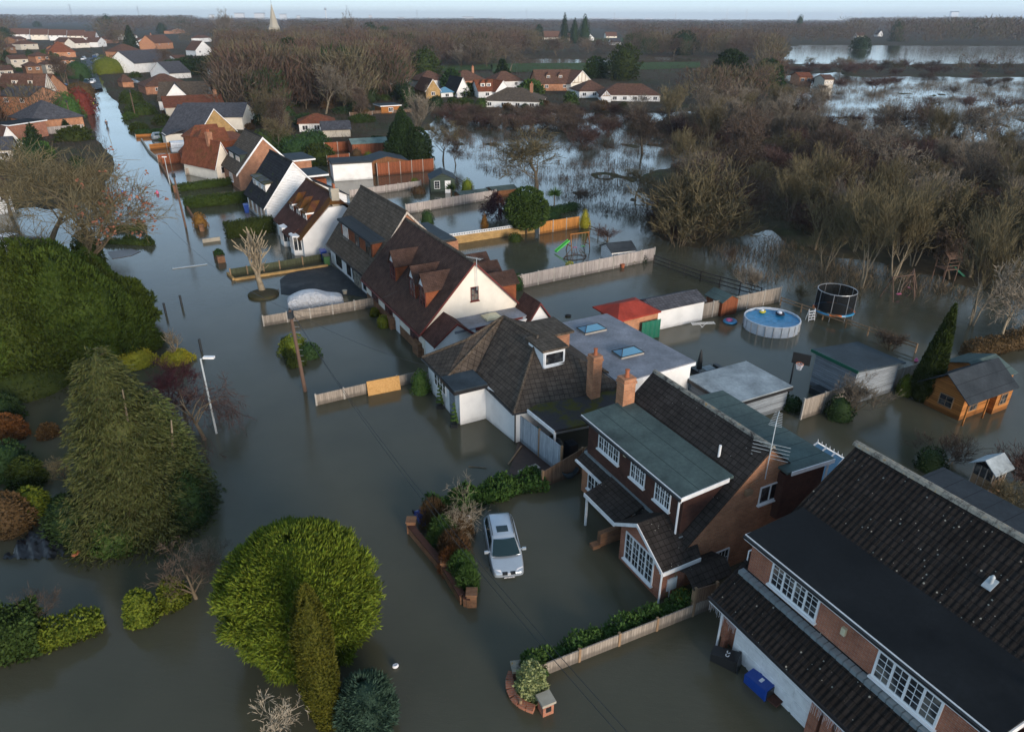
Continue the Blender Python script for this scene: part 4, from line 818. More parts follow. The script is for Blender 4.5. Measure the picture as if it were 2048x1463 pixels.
far_house('timber garden studio with flat roof and one wide dark window', (762,211), (800,209), 2.4, 205, 5, 'flat', 'log_orange', 'felt_blue', wins=1, name='garden_room')
far_house('grey roofed shed below the red roofed bungalow', (645,258), (700,256), 2.0, 246, 5, 'eave', 'cream_dull', 'tile_slate', wins=0, name='shed')
for i, (x0, x1, y, k, w_, r_) in enumerate(((1083,1120,74,62,'cream_render','tile_far'), (1122,1150,76,67,'cream_dull','tile_far'), (1152,1172,76,65,'brick_orange','tile_far'), (1172,1188,76,68,'white_render','tile_slate'), (1212,1234,72,64,'cream_render','tile_far'), (1222,1242,84,76,'white_render','tile_slate'), (1756,1766,69,61,'white_render','tile_slate'), (1715,1732,71,65,'cream_render','tile_far'), (832,850,68,62,'cream_render','tile_far'), (1600,1625,153,147,'brick_orange','tile_red'), (1650,1668,158,152,'cream_dull','tile_far'))):
    far_house(['long cream house by the far green', 'low cream house by the far green', 'brick house between the far firs', 'white house right of the far firs', 'cream house half hidden by far trees', 'pale low house beyond the river', 'tiny white gable before the far wood at right', 'cream cottage before the far wood at right', 'cream house lost in the far trees', 'red roofed boathouse beside the flooded lane', 'low cream shed beside the flooded lane'][i], (x0, y), (x1, y), 3.2, k, 8, 'gable' if i in (6, 3) else 'eave', w_, r_, wins=2)
# church
X, Y = g(551, 74, 8); t = thing('church', 'stone church tower with tall octagonal spire rising above the trees', 'church', (X, Y, 0)); k = Y/545.
b = MB(); b.box(-3*k, -3*k, 0, 3*k, 3*k, 13*k); b.build('tower', M['stone'], t)
b = MB(); b.lathe([(3.9*k, 13*k), (3.0*k, 15*k), (.08*k, 28*k)], (0, 0), 8); b.build('spire', M['stone'], t); b = MB(); b.tube((0, 0, 28*k), (0, 0, 30.5*k), .09*k); b.build('finial', M['metal_dark'], t)
for x in (-1.6, .4): b = MB(); b.box((x)*k, -3.06*k, 8.5*k, (x+1.2)*k, -3.0*k, 12*k); b.build('belfry_window', M['black_paint'], t)
# horizon: pylons, a control tower, a crane, white sheds
def pylon(px, top, base_y, lab):
    X, Y = g(px, base_y); H = hgt(px, base_y, top); b = MB(); w = H*.12
    for sx, sy in ((-1, -1), (1, -1), (1, 1), (-1, 1)): b.tube((sx*w/2, sy*w/2, 0), (sx*w*.08, sy*w*.08, H), .28, .2, 4)
    for k in range(7):
        z = H*k/7; z1 = H*(k+1)/7; a = w/2*(1-k/7*.84); c = w/2*(1-(k+1)/7*.84)
        for s in (-1, 1): b.tube((-a*s, -a, z), (c*s, -c, z1), .14, .14, 3)
    t = thing('pylon', lab, 'pylon', (X, Y, 0), 0, 'pylons along the horizon'); b.build('lattice', M['steel'], t)
    b = MB()
    for z in (.70, .82, .93): b.tube((-w*(1.1-.3*z), 0, H*z), (w*(1.1-.3*z), 0, H*z), .3, .3, 4)
    b.build('cross_arms', M['steel'], t)
for i, (px, tp) in enumerate(((147,8),(281,12),(696,10),(835,20),(1053,16),(1228,24),(1350,24),(1452,17),(1491,18),(1575,20),(1680,24),(1718,22))): pylon(px, tp, 46, 'distant grey lattice pylon on the horizon')
def far_box(name, label, px0, px1, top, base_y, mat, cat='building', group=None):
    X, Y = g(px0, base_y); X1, _ = g(px1, base_y); H = hgt(px0, base_y, top); t = thing(name, label, cat, (X, Y, 0), 0, group)
    b = MB(); w = X1-X; b.box(0, 0, 0, w, w*.5, H*.92); b.build('wall', M[mat], t); b = MB(); b.box(-w*.01, -w*.01, H*.92, w*1.01, w*.51, H); b.build('roof', M['tile_slate'], t)
random.seed(8)
xs = [(738,746,29),(795,813,33),(820,828,35),(855,862,34),(870,878,34),(925,950,32),(955,962,35),(975,985,34),(1002,1010,34),(1180,1195,34),(1225,1250,35),(1290,1300,35),(420,436,28),(470,500,25),(510,540,25),(560,580,27),(594,605,30),(700,712,33)]
for a, c, tp in xs: far_box('warehouse', 'pale distant airport building on the horizon', a, c, tp+1, 40, 'white_render', 'building', 'pale buildings on the horizon')
far_box('office_block', 'single white block showing above the wooded ridge at right', 1899, 1906, 23, 44, 'white_render')
X, Y = g(653, 42); t = thing('control_tower', 'slim pale control tower standing above the horizon', 'tower', (X, Y, 0)); H = hgt(653, 42, 16); b = MB(); b.tube((0, 0, 0), (0, 0, H*.85), 4, 3, 10); b.build('shaft', M['white_render'], t); b = MB(); b.lathe([(4, H*.84), (9, H*.9), (9, H*.96), (5, H)], (0, 0), 12); b.build('cab', M['steel'], t)
X, Y = g(2040, 44); t = thing('crane', 'red and white crane on the horizon at upper right', 'crane', (X, Y, 0)); H = hgt(2040, 44, 8); b = MB(); b.tube((0, 0, 0), (2, 0, H), 2.2, 1.2, 4); b.build('mast', M['white_paint'], t); b = MB(); b.tube((2, 0, H*.75), (-12, 0, H*1.15), 1.5, .8, 4); b.build('jib', M['brick_red'], t)

# ======================================================== fences, walls
def fence(label, pts, h, mat, name='wooden_fence', post='concrete', plen=1.83, pth=.05, zb=-.5, px=True, cap=True, cat='fence', slope=None, posts=True, proud=.08):
    P = [Vector((*g(*p), 0)) for p in pts] if px else [Vector((*W(*p), 0)) for p in pts]
    o = P[0]; t = thing(name, label, cat, tuple(o)); k = 0; tot = sum((b-a).length for a, b in zip(P[:-1], P[1:])); run = 0
    for a, c in zip(P[:-1], P[1:]):
        L = (c-a).length; n = max(1, round(L/plen)); u = (c-a)/n; nn = Vector((u.y, -u.x, 0)).normalized()
        for i in range(n):
            p = a-o+u*i; hh = h+random.uniform(-.015, .015)
            h0, h1 = (hh, hh) if slope is None else (h+(slope-h)*run/tot, h+(slope-h)*(run+u.length)/tot); run += u.length
            q = p+u*.985; w = nn*pth; b = MB()
            b.add([tuple(v) for v in (p+Vector((0, 0, zb)), q+Vector((0, 0, zb)), q+w+Vector((0, 0, zb)), p+w+Vector((0, 0, zb)), p+Vector((0, 0, h0)), q+Vector((0, 0, h1)), q+w+Vector((0, 0, h1)), p+w+Vector((0, 0, h0)))], [(0,3,2,1),(4,5,6,7),(0,1,5,4),(1,2,6,5),(2,3,7,6),(3,0,4,7)])
            b.build('panel', M[mat], t)
            if posts: b = MB(); b.obox(p-nn*.03-u.normalized()*.05+Vector((0, 0, zb)), u, nn, .1, max(h0, .2)-zb+proud, .11); b.build('post', M[post], t)
        if posts: b = MB(); b.obox(c-o-nn*.03-u.normalized()*.05+Vector((0, 0, zb)), u, nn, .1, (slope or h)-zb+proud, .11); b.build('post', M[post], t)
    return t
def rail_fence(label, pts, h, mat='dark_rail', name='rail_fence', rails=3, sp=2.0, px=True):
    P = [Vector((*g(*p), 0)) for p in pts] if px else [Vector((*W(*p), 0)) for p in pts]
    o = P[0]; t = thing(name, label, 'fence', tuple(o))
    for a, c in zip(P[:-1], P[1:]):
        L = (c-a).length; n = max(1, round(L/sp)); u = (c-a)/n
        for i in range(n+1): b = MB(); p = a-o+u*i; b.tube((p.x, p.y, -.5), (p.x, p.y, h+.05), .06, n=5); b.build('post', M[mat], t)
        for k in range(rails):
            z = h*(1-k*.36); p, q = a-o, c-o; b = MB(); nn = Vector((u.y, -u.x, 0)).normalized(); b.obox(p+Vector((0, 0, z-.05)), c-a, nn, L, .09, .04); b.build('rail', M[mat], t)
    return t
random.seed(2)
fence('low grey slatted fence ending at the road beside the covered car', [(528,652),(752,613)], .85, 'fence_grey')
f2 = fence('low weathered fence in front of the bungalow, patched with a board', [(633,810),(845,760)], .75, 'fence_grey')
p0 = Vector((*g(737,792), -.3)); p1 = Vector((*g(802,779), -.3)); t = thing('chipboard_sheet', 'orange chipboard sheet leaning on the low front fence', 'board', tuple(p0)); b = MB(); u = (p1-p0); nn = Vector((u.y, -u.x, 0)).normalized(); b.add([(0,0,0), tuple(u), tuple(u-nn*.25+Vector((0,0,1.25))), tuple(-nn*.25+Vector((0,0,1.25))), tuple(nn*.03), tuple(u+nn*.03), tuple(u-nn*.22+Vector((0,0,1.25))), tuple(-nn*.22+Vector((0,0,1.25)))], [(0,1,2,3),(4,7,6,5),(0,4,5,1),(1,5,6,2),(2,6,7,3),(3,7,4,0)]); b.build('sheet', M['osb'], t)
fence('low mossy green fence behind the pollarded tree', [(462,553),(560,537),(650,521)], .75, 'fence_green', post='timber')
fence('pale blue grey picket fence beside the bungalow lean-to', [(1038,880),(1122,948)], 1.75, 'fence_blue', 'picket_fence', plen=2.4, post='timber')
fence('brown close boarded fence stepping down from the brick house corner', [(1163,945),(1085,975)], 1.55, 'fence_brown', slope=1.0, post='timber')
fence('low boarded fence between the silver car garden and the garage drive', [(1420,1217),(1385,1232),(1075,1356)], .62, 'fence_grey', post='timber')
fence('tall dark gate between the two nearest brick houses', [(1427,1215),(1385,1228)], 1.35, 'fence_brown', 'garden_gate', post='timber', cat='gate')
fence('long pale panel fence between the back gardens behind the cream gable', [(1010,583),(1307,520)], 1.3, 'fence_pale')
fence('grey close boarded fence running beside the pool garden', [(1312,658),(1557,603)], 1.35, 'fence_grey')
fence('grey boarded fence along the garden room', [(1600,838),(1832,760)], 1.4, 'fence_grey')
fence('bright orange boarded fence behind the swing garden', [(1078,468),(1158,455)], 1.35, 'fence_orange')
fence('grey woven panel fence behind the brick gable house', [(700,395),(842,375)], 1.0, 'fence_pale')
fence('pale panel fence beside the weeping tree garden', [(812,428),(992,397)], 1.2, 'fence_pale')
fence('tall red brown fence left of the wet meadow', [(755,352),(868,341)], 1.9, 'fence_red', post='concrete')
fence('red brown fence behind the white garage', [(650,305),(752,298)], 1.7, 'fence_red', plen=2.4)
fence('second red brown fence among the shrubs', [(655,330),(700,325)], 1.5, 'fence_red', plen=2.4)
fence('orange brown fence beside the white van', [(318,330),(432,318)], 1.6, 'fence_red')
fence('grey fence before the cream gable house', [(372,350),(462,342)], 1.0, 'fence_grey', plen=2.4)
fence('yellow brown fence beyond the white van drive', [(300,300),(400,290)], 1.0, 'log_orange', plen=3)
fence('low yellow wall fence beside the silver estate', [(272,276),(312,274)], .7, 'log_orange', plen=3)
fence('pale boarded fence right of the tall hedge across the street', [(70,240),(128,238)], 1.8, 'fence_pale', plen=2.5)
fence('short pale fence in the upper left garden', [(78,215),(112,214)], 1.6, 'fence_pale', plen=2.5)
fence('long pale fence behind the ash tree crown', [(45,275),(170,264)], 1.6, 'fence_pale', plen=2.5)
fence('low brown fence behind the studio pond', [(740,232),(830,228)], 1.2, 'fence_brown', plen=3)
fence('brown panel fence above the pond garden', [(700,236),(745,234)], 1.3, 'fence_brown', plen=3)
rail_fence('dark post and rail fence running out from the pale panel fence', [(1307,530),(1400,563),(1520,597)], 1.0)
rail_fence('low wire and post fence beside the pool and trampoline', [(1560,610),(1690,655),(1830,705)], .7, 'timber', rails=2)
rail_fence('dark rail fence at the edge of the wet meadow', [(868,348),(905,362),(945,385)], .9)
rail_fence('brown rail fence behind the white playhouse', [(1178,465),(1215,480)], .8, 'timber', rails=2)
def wall(label, pts, h, mat, th=.22, piers=(), name='brick_wall', coping=None, ph=.35):
    P = [Vector((*g(*p), 0)) for p in pts]; o = P[0]; t = thing(name, label, 'wall', tuple(o)); b = MB()
    for a, c in zip(P[:-1], P[1:]): u = c-a; nn = Vector((u.y, -u.x, 0)).normalized(); b.obox(a-o+Vector((0, 0, -.5)), u, nn, u.length, h+.5, th)
    b.build('wall', M[mat], t)
    if coping:
        b = MB()
        for a, c in zip(P[:-1], P[1:]): u = c-a; nn = Vector((u.y, -u.x, 0)).normalized(); b.obox(a-o-nn*.04+Vector((0, 0, h+.003)), u, nn, u.length, .07, th+.08)
        b.build('coping', M[coping], t)
    for i in piers: b = MB(); q = P[i]-o; b.box(q.x-.2, q.y-.2, -.5, q.x+.2, q.y+.2, h+ph); b.box(q.x-.24, q.y-.24, h+ph, q.x+.24, q.y+.24, h+ph+.08); b.build('pier', M[mat], t)
    return t
wall('low brick wall with piers round the bed beside the silver car', [(824,1062),(862,1108),(893,1145),(930,1205),(944,1208)], .45, 'brick_brown', piers=(0, 2, 4), coping='brick_dark', ph=.2)
wall('curved low red brick wall round the variegated bush', [(1030,1350),(1025,1366),(1026,1382),(1032,1395),(1043,1405),(1056,1412),(1070,1417)], .12, 'brick_red', coping='brick_red')
t = thing('gate_pier', 'square brick gate pier with stone cap and black house sign', 'pier', (*g(1091,1420), 0), R(25)); b = MB(); b.box(-.21, -.21, -.5, .21, .21, .55); b.build('shaft', M['brick_red'], t); b = MB(); b.box(-.27, -.27, .55, .27, .27, .66); b.build('cap', M['stone'], t); b = MB(); b.box(-.1, -.235, .2, .1, -.212, .42); b.build('sign', M['black_paint'], t)
t = thing('gate_pier', 'lichened brick pier at the corner of the variegated bush', 'pier', (*g(1036,1352), 0), R(10)); b = MB(); b.box(-.22, -.22, -.5, .22, .22, .5); b.build('shaft', M['brick_dark'], t); b = MB(); b.box(-.26, -.26, .5, .26, .26, .58); b.build('cap', M['lichen_ridge'], t)
t = thing('wooden_post', 'short pale wooden post in the water before the curved wall', 'post', (*g(1041,1412), 0)); b = MB(); b.tube((0, 0, -.5), (0, 0, .35), .06, n=8); b.build('shaft', M['timber'], t)
t = thing('wooden_post', 'weathered timber gate post beside the lichened pier', 'post', (*g(1047,1378), 0)); b = MB(); b.box(-.06, -.06, -.5, .06, .06, .75); b.build('shaft', M['timber'], t)
wl_ = wall('yellow brick garden wall topped with white pierced screen blocks', [(890,490),(980,476),(1068,464)], .85, 'brick_yellow')
P = [Vector((*g(*p), 0)) for p in ((890,490),(1040,468))]; o = P[0]; b = MB(); u = (P[1]-P[0]); L = u.length; u.normalize(); nn = Vector((u.y, -u.x, 0))
for i in range(int(L/.3)):
    q = u*(i*.3)+Vector((0, 0, .86)); b.obox(q, u, nn, .28, .05, .1); b.obox(q+Vector((0, 0, .25)), u, nn, .28, .05, .1); b.obox(q, u, nn, .05, .28, .1); b.obox(q+u*.12+Vector((0, 0, .05)), u, nn, .05, .2, .1)
b.build('screen_blocks', M['white_paint'], wl_)
wall('low stone kerb wall along the flooded pavement at the white van house', [(285,282),(300,305),(322,325)], .5, 'stone')
wall('brown garden wall beside the lamp post', [(322,330),(335,352),(352,385)], .55, 'brick_brown', piers=(0, 2))
wall('low wall beside the clipped hedge by the road', [(375,415),(392,442),(405,462)], .35, 'brick_brown', piers=(2,))
wall('low wall on the pavement edge by the mossy fence', [(405,485),(440,480)], .4, 'stone')
wall('orange low wall under the mossy green fence', [(458,548),(470,560),(655,532)], .22, 'brick_yellow')
X, Y = g(440, 520); t = thing('planter', 'brick planter box with plants standing in the water by the road', 'planter', (X, Y, 0), AX+R(4)); b = MB(); b.box(-.35, -1.0, -.5, .35, 1.4, .62); b.build('box', M['brick_brown'], t)

# ======================================================== sheds and garden buildings
def shed(label, t0, s0, w, d, ze, zr, wall='board_brown', roof='felt_green', axis='x', rot=0, name='shed', door=None, winf=None, over=.15, base=-.5, cat='shed'):
    t = sthing(name, label, cat, t0, s0, rot)
    b = MB()
    if zr is None:
        b.box(0, 0, base, w, d, ze); b.build('wall', M[wall], t); flat_roof(t, [(-over, -over), (w+over, -over), (w+over, d+over), (-over, d+over)], ze+.17, mat=roof, fascia='black_paint', fh=.14)
    elif axis == 'x':
        b.prism([(0, base), (d, base), (d, ze), (d/2, zr), (0, ze)], 'x', 0, w); b.build('wall', M[wall], t); s_ = (zr-ze)/(d/2); b = MB()
        b.slab([(-over, -over, ze-over*s_+.07), (w+over, -over, ze-over*s_+.07), (w+over, d/2, zr+.07), (-over, d/2, zr+.07)], .05); b.slab([(-over, d+over, ze-over*s_+.07), (-over, d/2, zr+.07), (w+over, d/2, zr+.07), (w+over, d+over, ze-over*s_+.07)], .05); b.build('roof', M[roof], t)
    else:
        b.prism([(0, base), (w, base), (w, ze), (w/2, zr), (0, ze)], 'y', 0, d); b.build('wall', M[wall], t); s_ = (zr-ze)/(w/2); b = MB()
        b.slab([(-over, -over, ze-over*s_+.07), (-over, d+over, ze-over*s_+.07), (w/2, d+over, zr+.07), (w/2, -over, zr+.07)], .05); b.slab([(w+over, -over, ze-over*s_+.07), (w/2, -over, zr+.07), (w/2, d+over, zr+.07), (w+over, d+over, ze-over*s_+.07)], .05); b.build('roof', M[roof], t)
    if door: b = MB(); b.box(door[0], -.04, base, door[0]+door[1], -.003, ze-.2); b.build('door', M[door[2]], t)
    if winf:
        for (x, z, ww, hh, m) in winf: win(t, (x, -.003, z), (1, 0, 0), (0, -1, 0), ww, hh, 1, 2, 3, m, sill=False, fw=.06)
    return t
t = shed('white rendered garage with dark flat roof and wet patio', 25.3, 106.6, 5.8, 4.5, 2.5, None, 'white_render', 'felt_dark', rot=R(-8), name='garage', cat='garage')
shed('dark green summerhouse with white door and window', 35.3, 92.6, 3.4, 4.0, 1.9, 2.7, 'board_green', 'felt_blue', 'y', R(-18), 'summerhouse', (2.0, .8, 'white_paint'), [(.5, .6, .8, 1.1, 'white_paint')])
shed('low green roofed shed beside the weeping tree', 37.0, 86.0, 4.2, 2.2, .85, 1.15, 'board_brown', 'felt_green')
shed('second low green roofed shed by the dark fence', 42.0, 86.4, 3.6, 2.4, .9, 1.2, 'board_brown', 'felt_green')
shed('shallow roofed workshop with pale green roof behind the red fence', 31.0, 108.5, 6.5, 5, 1.9, 2.7, 'board_brown', 'felt_blue', 'y', R(-6))
shed('timber shed with pale green sheet roof beyond the red fence', 34.0, 127.0, 6.5, 4.5, 1.9, 2.5, 'fence_red', 'felt_paleg', 'x', R(-6))
gz = shed('grey hexagonal gazebo roof beside the large conifer', 39.0, 117.0, 4.2, 4.2, 1.7, 2.5, 'board_brown', 'tile_slate', 'x', R(-6), 'gazebo')
shed('white walled garage with speckled roof behind the pool garden fence', 33.25, 39.75, 4.9, 2.4, 1.7, 2.2, 'white_render', 'tile_slate', 'x', 0, 'garage', cat='garage')
t = sthing('brick_shed', 'brick shed with bright red felt hipped roof and green tarpaulin', 'shed', 29.4, 38.9); b = MB(); b.box(.3, .1, -.5, 3.5, 3.1, 1.9); b.build('wall', M['brick_orange'], t)
b = MB(); A1, B1, C1, D1, E1, F1 = (-.4, -.1, 1.95), (3.7, .0, 2.0), (3.7, 3.4, 2.0), (-.4, 3.3, 1.95), (.9, 1.6, 2.6), (2.4, 1.6, 2.6); b.slab([A1, B1, F1, E1], .1); b.slab([B1, C1, F1], .1); b.slab([C1, D1, E1, F1], .1); b.slab([D1, A1, E1], .1); b.build('roof', M['felt_red'], t)
b = MB(); b.box(-.35, .0, -.5, -.25, .1, 1.9); b.build('corner_post', M['timber'], t)
X, Y = W(31.2, 38.7); t = thing('tarpaulin', 'green tarpaulin hung over the side of the brick shed', 'tarpaulin', (X, Y, 0), AX); b = MB()
for i in range(8): b.add([(i*.22, -.02-.05*(i % 2), -.2), (i*.22+.22, -.02-.05*((i+1) % 2), -.2), (i*.22+.22, -.02-.03*((i+1) % 2), 1.5), (i*.22, -.02-.03*(i % 2), 1.5)], [(0, 1, 2, 3)])
b.build('sheet', M['tarp_green'], t, fix=False)
shed('small brown shed with green grey roof on the rail fence', 40.0, 39.6, 1.7, 1.9, 1.3, 1.75, 'fence_red', 'felt_green', 'y')
t = sthing('garden_room', 'large grey boarded garden room with sloping blue grey roof', 'garden room', 36.9, 24.3); b = MB(); b.prism([(0.1, -.5), (4.2, -.5), (4.2, 2.05), (.1, 2.4)], 'y', .25, 3.4); b.build('wall', M['board_grey'], t)
b = MB(); b.slab([(-.15, 0, 2.62), (4.45, 0, 2.2), (4.45, 3.65, 2.2), (-.15, 3.65, 2.62)], .1); b.build('roof', M['felt_blue'], t); b = MB(); b.box(-.19, 0, 2.42, -.152, 3.65, 2.63); b.build('fascia', M['plastic_dgreen'], t)
b = MB(); b.box(-.9, .8, -.3, -.05, 2.6, .45); b.build('storage_bench', M['metal_dark'], t)
t = sthing('log_cabin', 'orange log cabin with dark pitched roof and porch, right of the tall cypress', 'cabin', 41.4, 20.2, R(0)); b = MB(); b.prism([(0, -.5), (2.3, -.5), (2.3, 1.75), (1.15, 2.65), (0, 1.75)], 'x', .0, 4.2); b.build('wall', M['log_orange'], t)
b = MB(); b.slab([(-.5, -.55, 1.5), (4.6, -.55, 1.5), (4.6, 1.15, 2.82), (-.5, 1.15, 2.82)], .07); b.slab([(-.5, 2.8, 1.55), (-.5, 1.15, 2.82), (4.6, 1.15, 2.82), (4.6, 2.8, 1.55)], .07); b.build('roof', M['felt_dark'], t)
b = MB(); b.box(2.6, -.45, -.5, 4.2, .02, 1.55); b.build('bay', M['log_orange'], t); win(t, (3.0, -.455, .55), (1, 0, 0), (0, -1, 0), .7, .75, 1, 2, 2, 'timber', sill=False, fw=.05); win(t, (.7, -.003, .45), (1, 0, 0), (0, -1, 0), .8, .8, 1, 2, 2, 'timber', sill=False, fw=.05); win(t, (-.003, 1.5, .5), (0, -1, 0), (-1, 0, 0), .9, .8, 1, 2, 2, 'timber', sill=False, fw=.05)
for x in (-.4, 1.6): b = MB(); b.box(x, -.5, -.5, x+.08, -.42, 1.5); b.build('porch_post', M['log_orange'], t)
shed('pale green roofed timber shed behind the log cabin', 45.0, 20.9, 2.6, 3.0, 1.6, 2.2, 'log_orange', 'felt_green', 'x')
shed('white playhouse with dark roof and tiny pink curtained window', 39.6, 54.8, 2.6, 2.4, 1.35, 1.9, 'white_board', 'felt_dark', 'x', R(-8), 'playhouse', (.15, .5, 'board_grey'), [(1.2, .3, .8, .6, 'white_paint')], cat='playhouse')
t = sthing('summerhouse', 'small weathered glazed summerhouse with pale roof at lower right', 'summerhouse', 35.0, 14.6); b = MB(); b.box(.1, .1, -.5, 1.3, 1.1, 1.0); b.build('wall', M['timber'], t); b = MB(); b.box(.13, .13, 1.0, 1.27, 1.07, 1.6); b.build('glazing', M['glass'], t)
b = MB()
for x in np.linspace(.1, 1.26, 5): b.box(x, .09, .3, x+.04, .13, 1.6); b.box(x, 1.07, .3, x+.04, 1.11, 1.6)
for y in np.linspace(.1, 1.06, 4): b.box(.09, y, .3, .13, y+.04, 1.6)
b.build('glazing_bars', M['bargewood'], t); b = MB(); b.slab([(-.1, -.1, 1.55), (1.5, -.1, 1.55), (1.5, .6, 2.1), (-.1, .6, 2.1)], .05); b.slab([(-.1, 1.3, 1.55), (-.1, .6, 2.1), (1.5, .6, 2.1), (1.5, 1.3, 1.55)], .05); b.build('roof', M['felt_light'], t)

# ======================================================== garden things
# pool
X, Y = g(1541, 655); t = thing('swimming_pool', 'round above ground pool with blue cover and pale ribbed wall', 'pool', (X, Y, 0), R(10))
R0 = 2.12; b = MB(); nn = 22; vs = []
for z in (-.5, .85):
    for i in range(nn): vs.append((R0*math.cos(2*math.pi*i/nn), R0*math.sin(2*math.pi*i/nn), z))
b.add(vs, [(i, (i+1) % nn, nn+(i+1) % nn, nn+i) for i in range(nn)]); b.build('wall', M['pool_wall'], t, fix=False)
b = MB(); vs = [(r*math.cos(2*math.pi*i/44), r*math.sin(2*math.pi*i/44), .72+.05*random.random()-(.1 if r < 1.5 else 0)) for r in (2.08, 1.7, 1.1, .5) for i in range(44)]; b.add(vs, [(j*44+i, j*44+(i+1) % 44, (j+1)*44+(i+1) % 44, (j+1)*44+i) for j in range(3) for i in range(44)]+[[132+i for i in range(44)]]); b.build('cover', M['pool_blue'], t, True)
b = MB()
for i in range(nn): a = 2*math.pi*i/nn; b2 = 2*math.pi*(i+1)/nn; b.tube((R0*math.cos(a), R0*math.sin(a), .87), (R0*math.cos(b2), R0*math.sin(b2), .87), .055, n=6)
b.build('rim', M['pool_wall'], t)
for i in range(nn): a = 2*math.pi*i/nn; b = MB(); b.tube(((R0+.02)*math.cos(a), (R0+.02)*math.sin(a), -.5), ((R0+.02)*math.cos(a), (R0+.02)*math.sin(a), .87), .03, n=4); b.build('rib', M['steel'], t)
def floater(name, label, px, py, z, mat, r=.35, mat2=None, cat=None, sq=.7):
    X, Y = g(px, py, z); t = thing(name, label, cat or name.replace('_', ' '), (X, Y, z), R(random.uniform(0, 90))); b = MB(); n_ = 14
    b.lathe([(r*.2, -.02), (r*.8, .0), (r, .05), (r*.9, .11), (r*.6, .13), (r*.15, .08)], (0, 0), n_, sq); o = b.build('body', M[mat], t, True)
    if mat2: b = MB(); b.lathe([(r*.5, .12), (r*.45, .2), (r*.2, .26), (.02, .27)], (0, r*.1), 10, .8); b.build('top', M[mat2], t, True)
    return t
floater('inflatable', 'yellow deflated inflatable lying on the pool cover', 1525, 624, .75, 'yellow_plastic', .35, 'white_paint')
floater('inflatable', 'dark blue and white ring lying on the pool cover', 1560, 628, .75, 'cloth_navy', .5, 'paper')
floater('paddling_pool', 'round blue paddling toy floating left of the pool', 1460, 643, .02, 'pool_blue', .72, 'pink_plastic', sq=.8)
floater('rubber_tyre', 'dark tyre floating in the middle garden', 1136, 632, .02, 'rubber', .28)
floater('football', 'pink ball floating by the garden room', 1832, 722, .02, 'pink_plastic', .2, 'pink_plastic', 'ball')
floater('litter', 'crumpled white paper floating beyond the twig bush', 921, 984, .02, 'paper', .28, 'paper')
floater('litter', 'white scrap of paper floating right of the round conifer', 791, 1333, .02, 'paper', .13)
floater('litter', 'white box lid floating by the bungalow picket fence', 1090, 950, .04, 'paper', .3)
X, Y = g(1058, 945, .1); t = thing('cardboard_box', 'brown cardboard box lying beside the picket fence', 'box', (X, Y, .05), R(35)); b = MB(); b.box(-.6, -.22, 0, .6, .22, .3); b.build('box', M['bargewood'], t)
X, Y = g(1030, 910, .05); t = thing('timber_plank', 'thin pale plank lying by the bungalow corner', 'plank', (X, Y, .06), R(68)); b = MB(); b.box(-1.0, -.04, 0, 1.0, .04, .04); b.build('plank', M['timber'], t)
X, Y = g(955, 935); t = thing('driftwood', 'thin dark stick floating before the bungalow', 'stick', (X, Y, .02)); b = MB(); b.tube((-.5, .1, 0), (.5, -.05, .02), .04, .02, 5); b.build('stick', M['bark'], t)
# trampoline
X, Y = g(1667, 618, .6); t = thing('trampoline', 'round trampoline with black net enclosure and blue red skirt', 'trampoline', (X, Y, 0)); Rt = 1.62
b = MB(); n_ = 32; b.add([(r*math.cos(2*math.pi*i/n_), r*math.sin(2*math.pi*i/n_), .62) for r in (1.32, .01) for i in range(n_)], [(i, (i+1) % n_, n_+(i+1) % n_, n_+i) for i in range(n_)]); b.build('mat', M['net_black'], t, fix=False)
b = MB(); b.add([(r*math.cos(2*math.pi*i/n_), r*math.sin(2*math.pi*i/n_), z) for r, z in ((1.3, .66), (1.62, .66), (1.64, .56)) for i in range(n_)], [(j*n_+i, j*n_+(i+1) % n_, (j+1)*n_+(i+1) % n_, (j+1)*n_+i) for j in range(2) for i in range(n_)]); b.m = [0 if (k % 8) < 5 else 1 for k in range(len(b.f))]; b.build('skirt', [M['pool_blue'], M['orange_plastic']], t, fix=False)
b = MB(); b.add([(1.5*math.cos(2*math.pi*i/n_), 1.5*math.sin(2*math.pi*i/n_), z) for z in (.68, 2.3) for i in range(n_)], [(i, (i+1) % n_, n_+(i+1) % n_, n_+i) for i in range(n_)]); b.build('safety_net', M['netting'], t, fix=False)
b = MB()
for i in range(n_): a = 2*math.pi*i/n_; c = 2*math.pi*(i+1)/n_; b.tube((1.5*math.cos(a), 1.5*math.sin(a), 2.3), (1.5*math.cos(c), 1.5*math.sin(c), 2.3), .035, n=5)
b.build('top_ring', M['steel'], t)
for i in range(8): a = 2*math.pi*(i+.3)/8; b = MB(); b.tube((1.53*math.cos(a), 1.53*math.sin(a), -.5), (1.5*math.cos(a), 1.5*math.sin(a), 2.3), .028, n=5); b.build('leg', M['steel'], t)
# ladder
X, Y = g(1620, 640); t = thing('step_ladder', 'white step ladder standing beside the pool', 'ladder', (X, Y, 0), R(20)); b = MB()
for s in (-.3, .3): b.tube((s, -.25, -.5), (s, 0, 1.0), .025); b.tube((s, .3, -.5), (s, 0, 1.0), .025)
for k in range(5): z = -.1+k*.22; b.box(-.3, -.25+(z+.5)/1.5*.25-.05, z, .3, -.25+(z+.5)/1.5*.25+.06, z+.03)
b.build('frame', M['white_paint'], t)
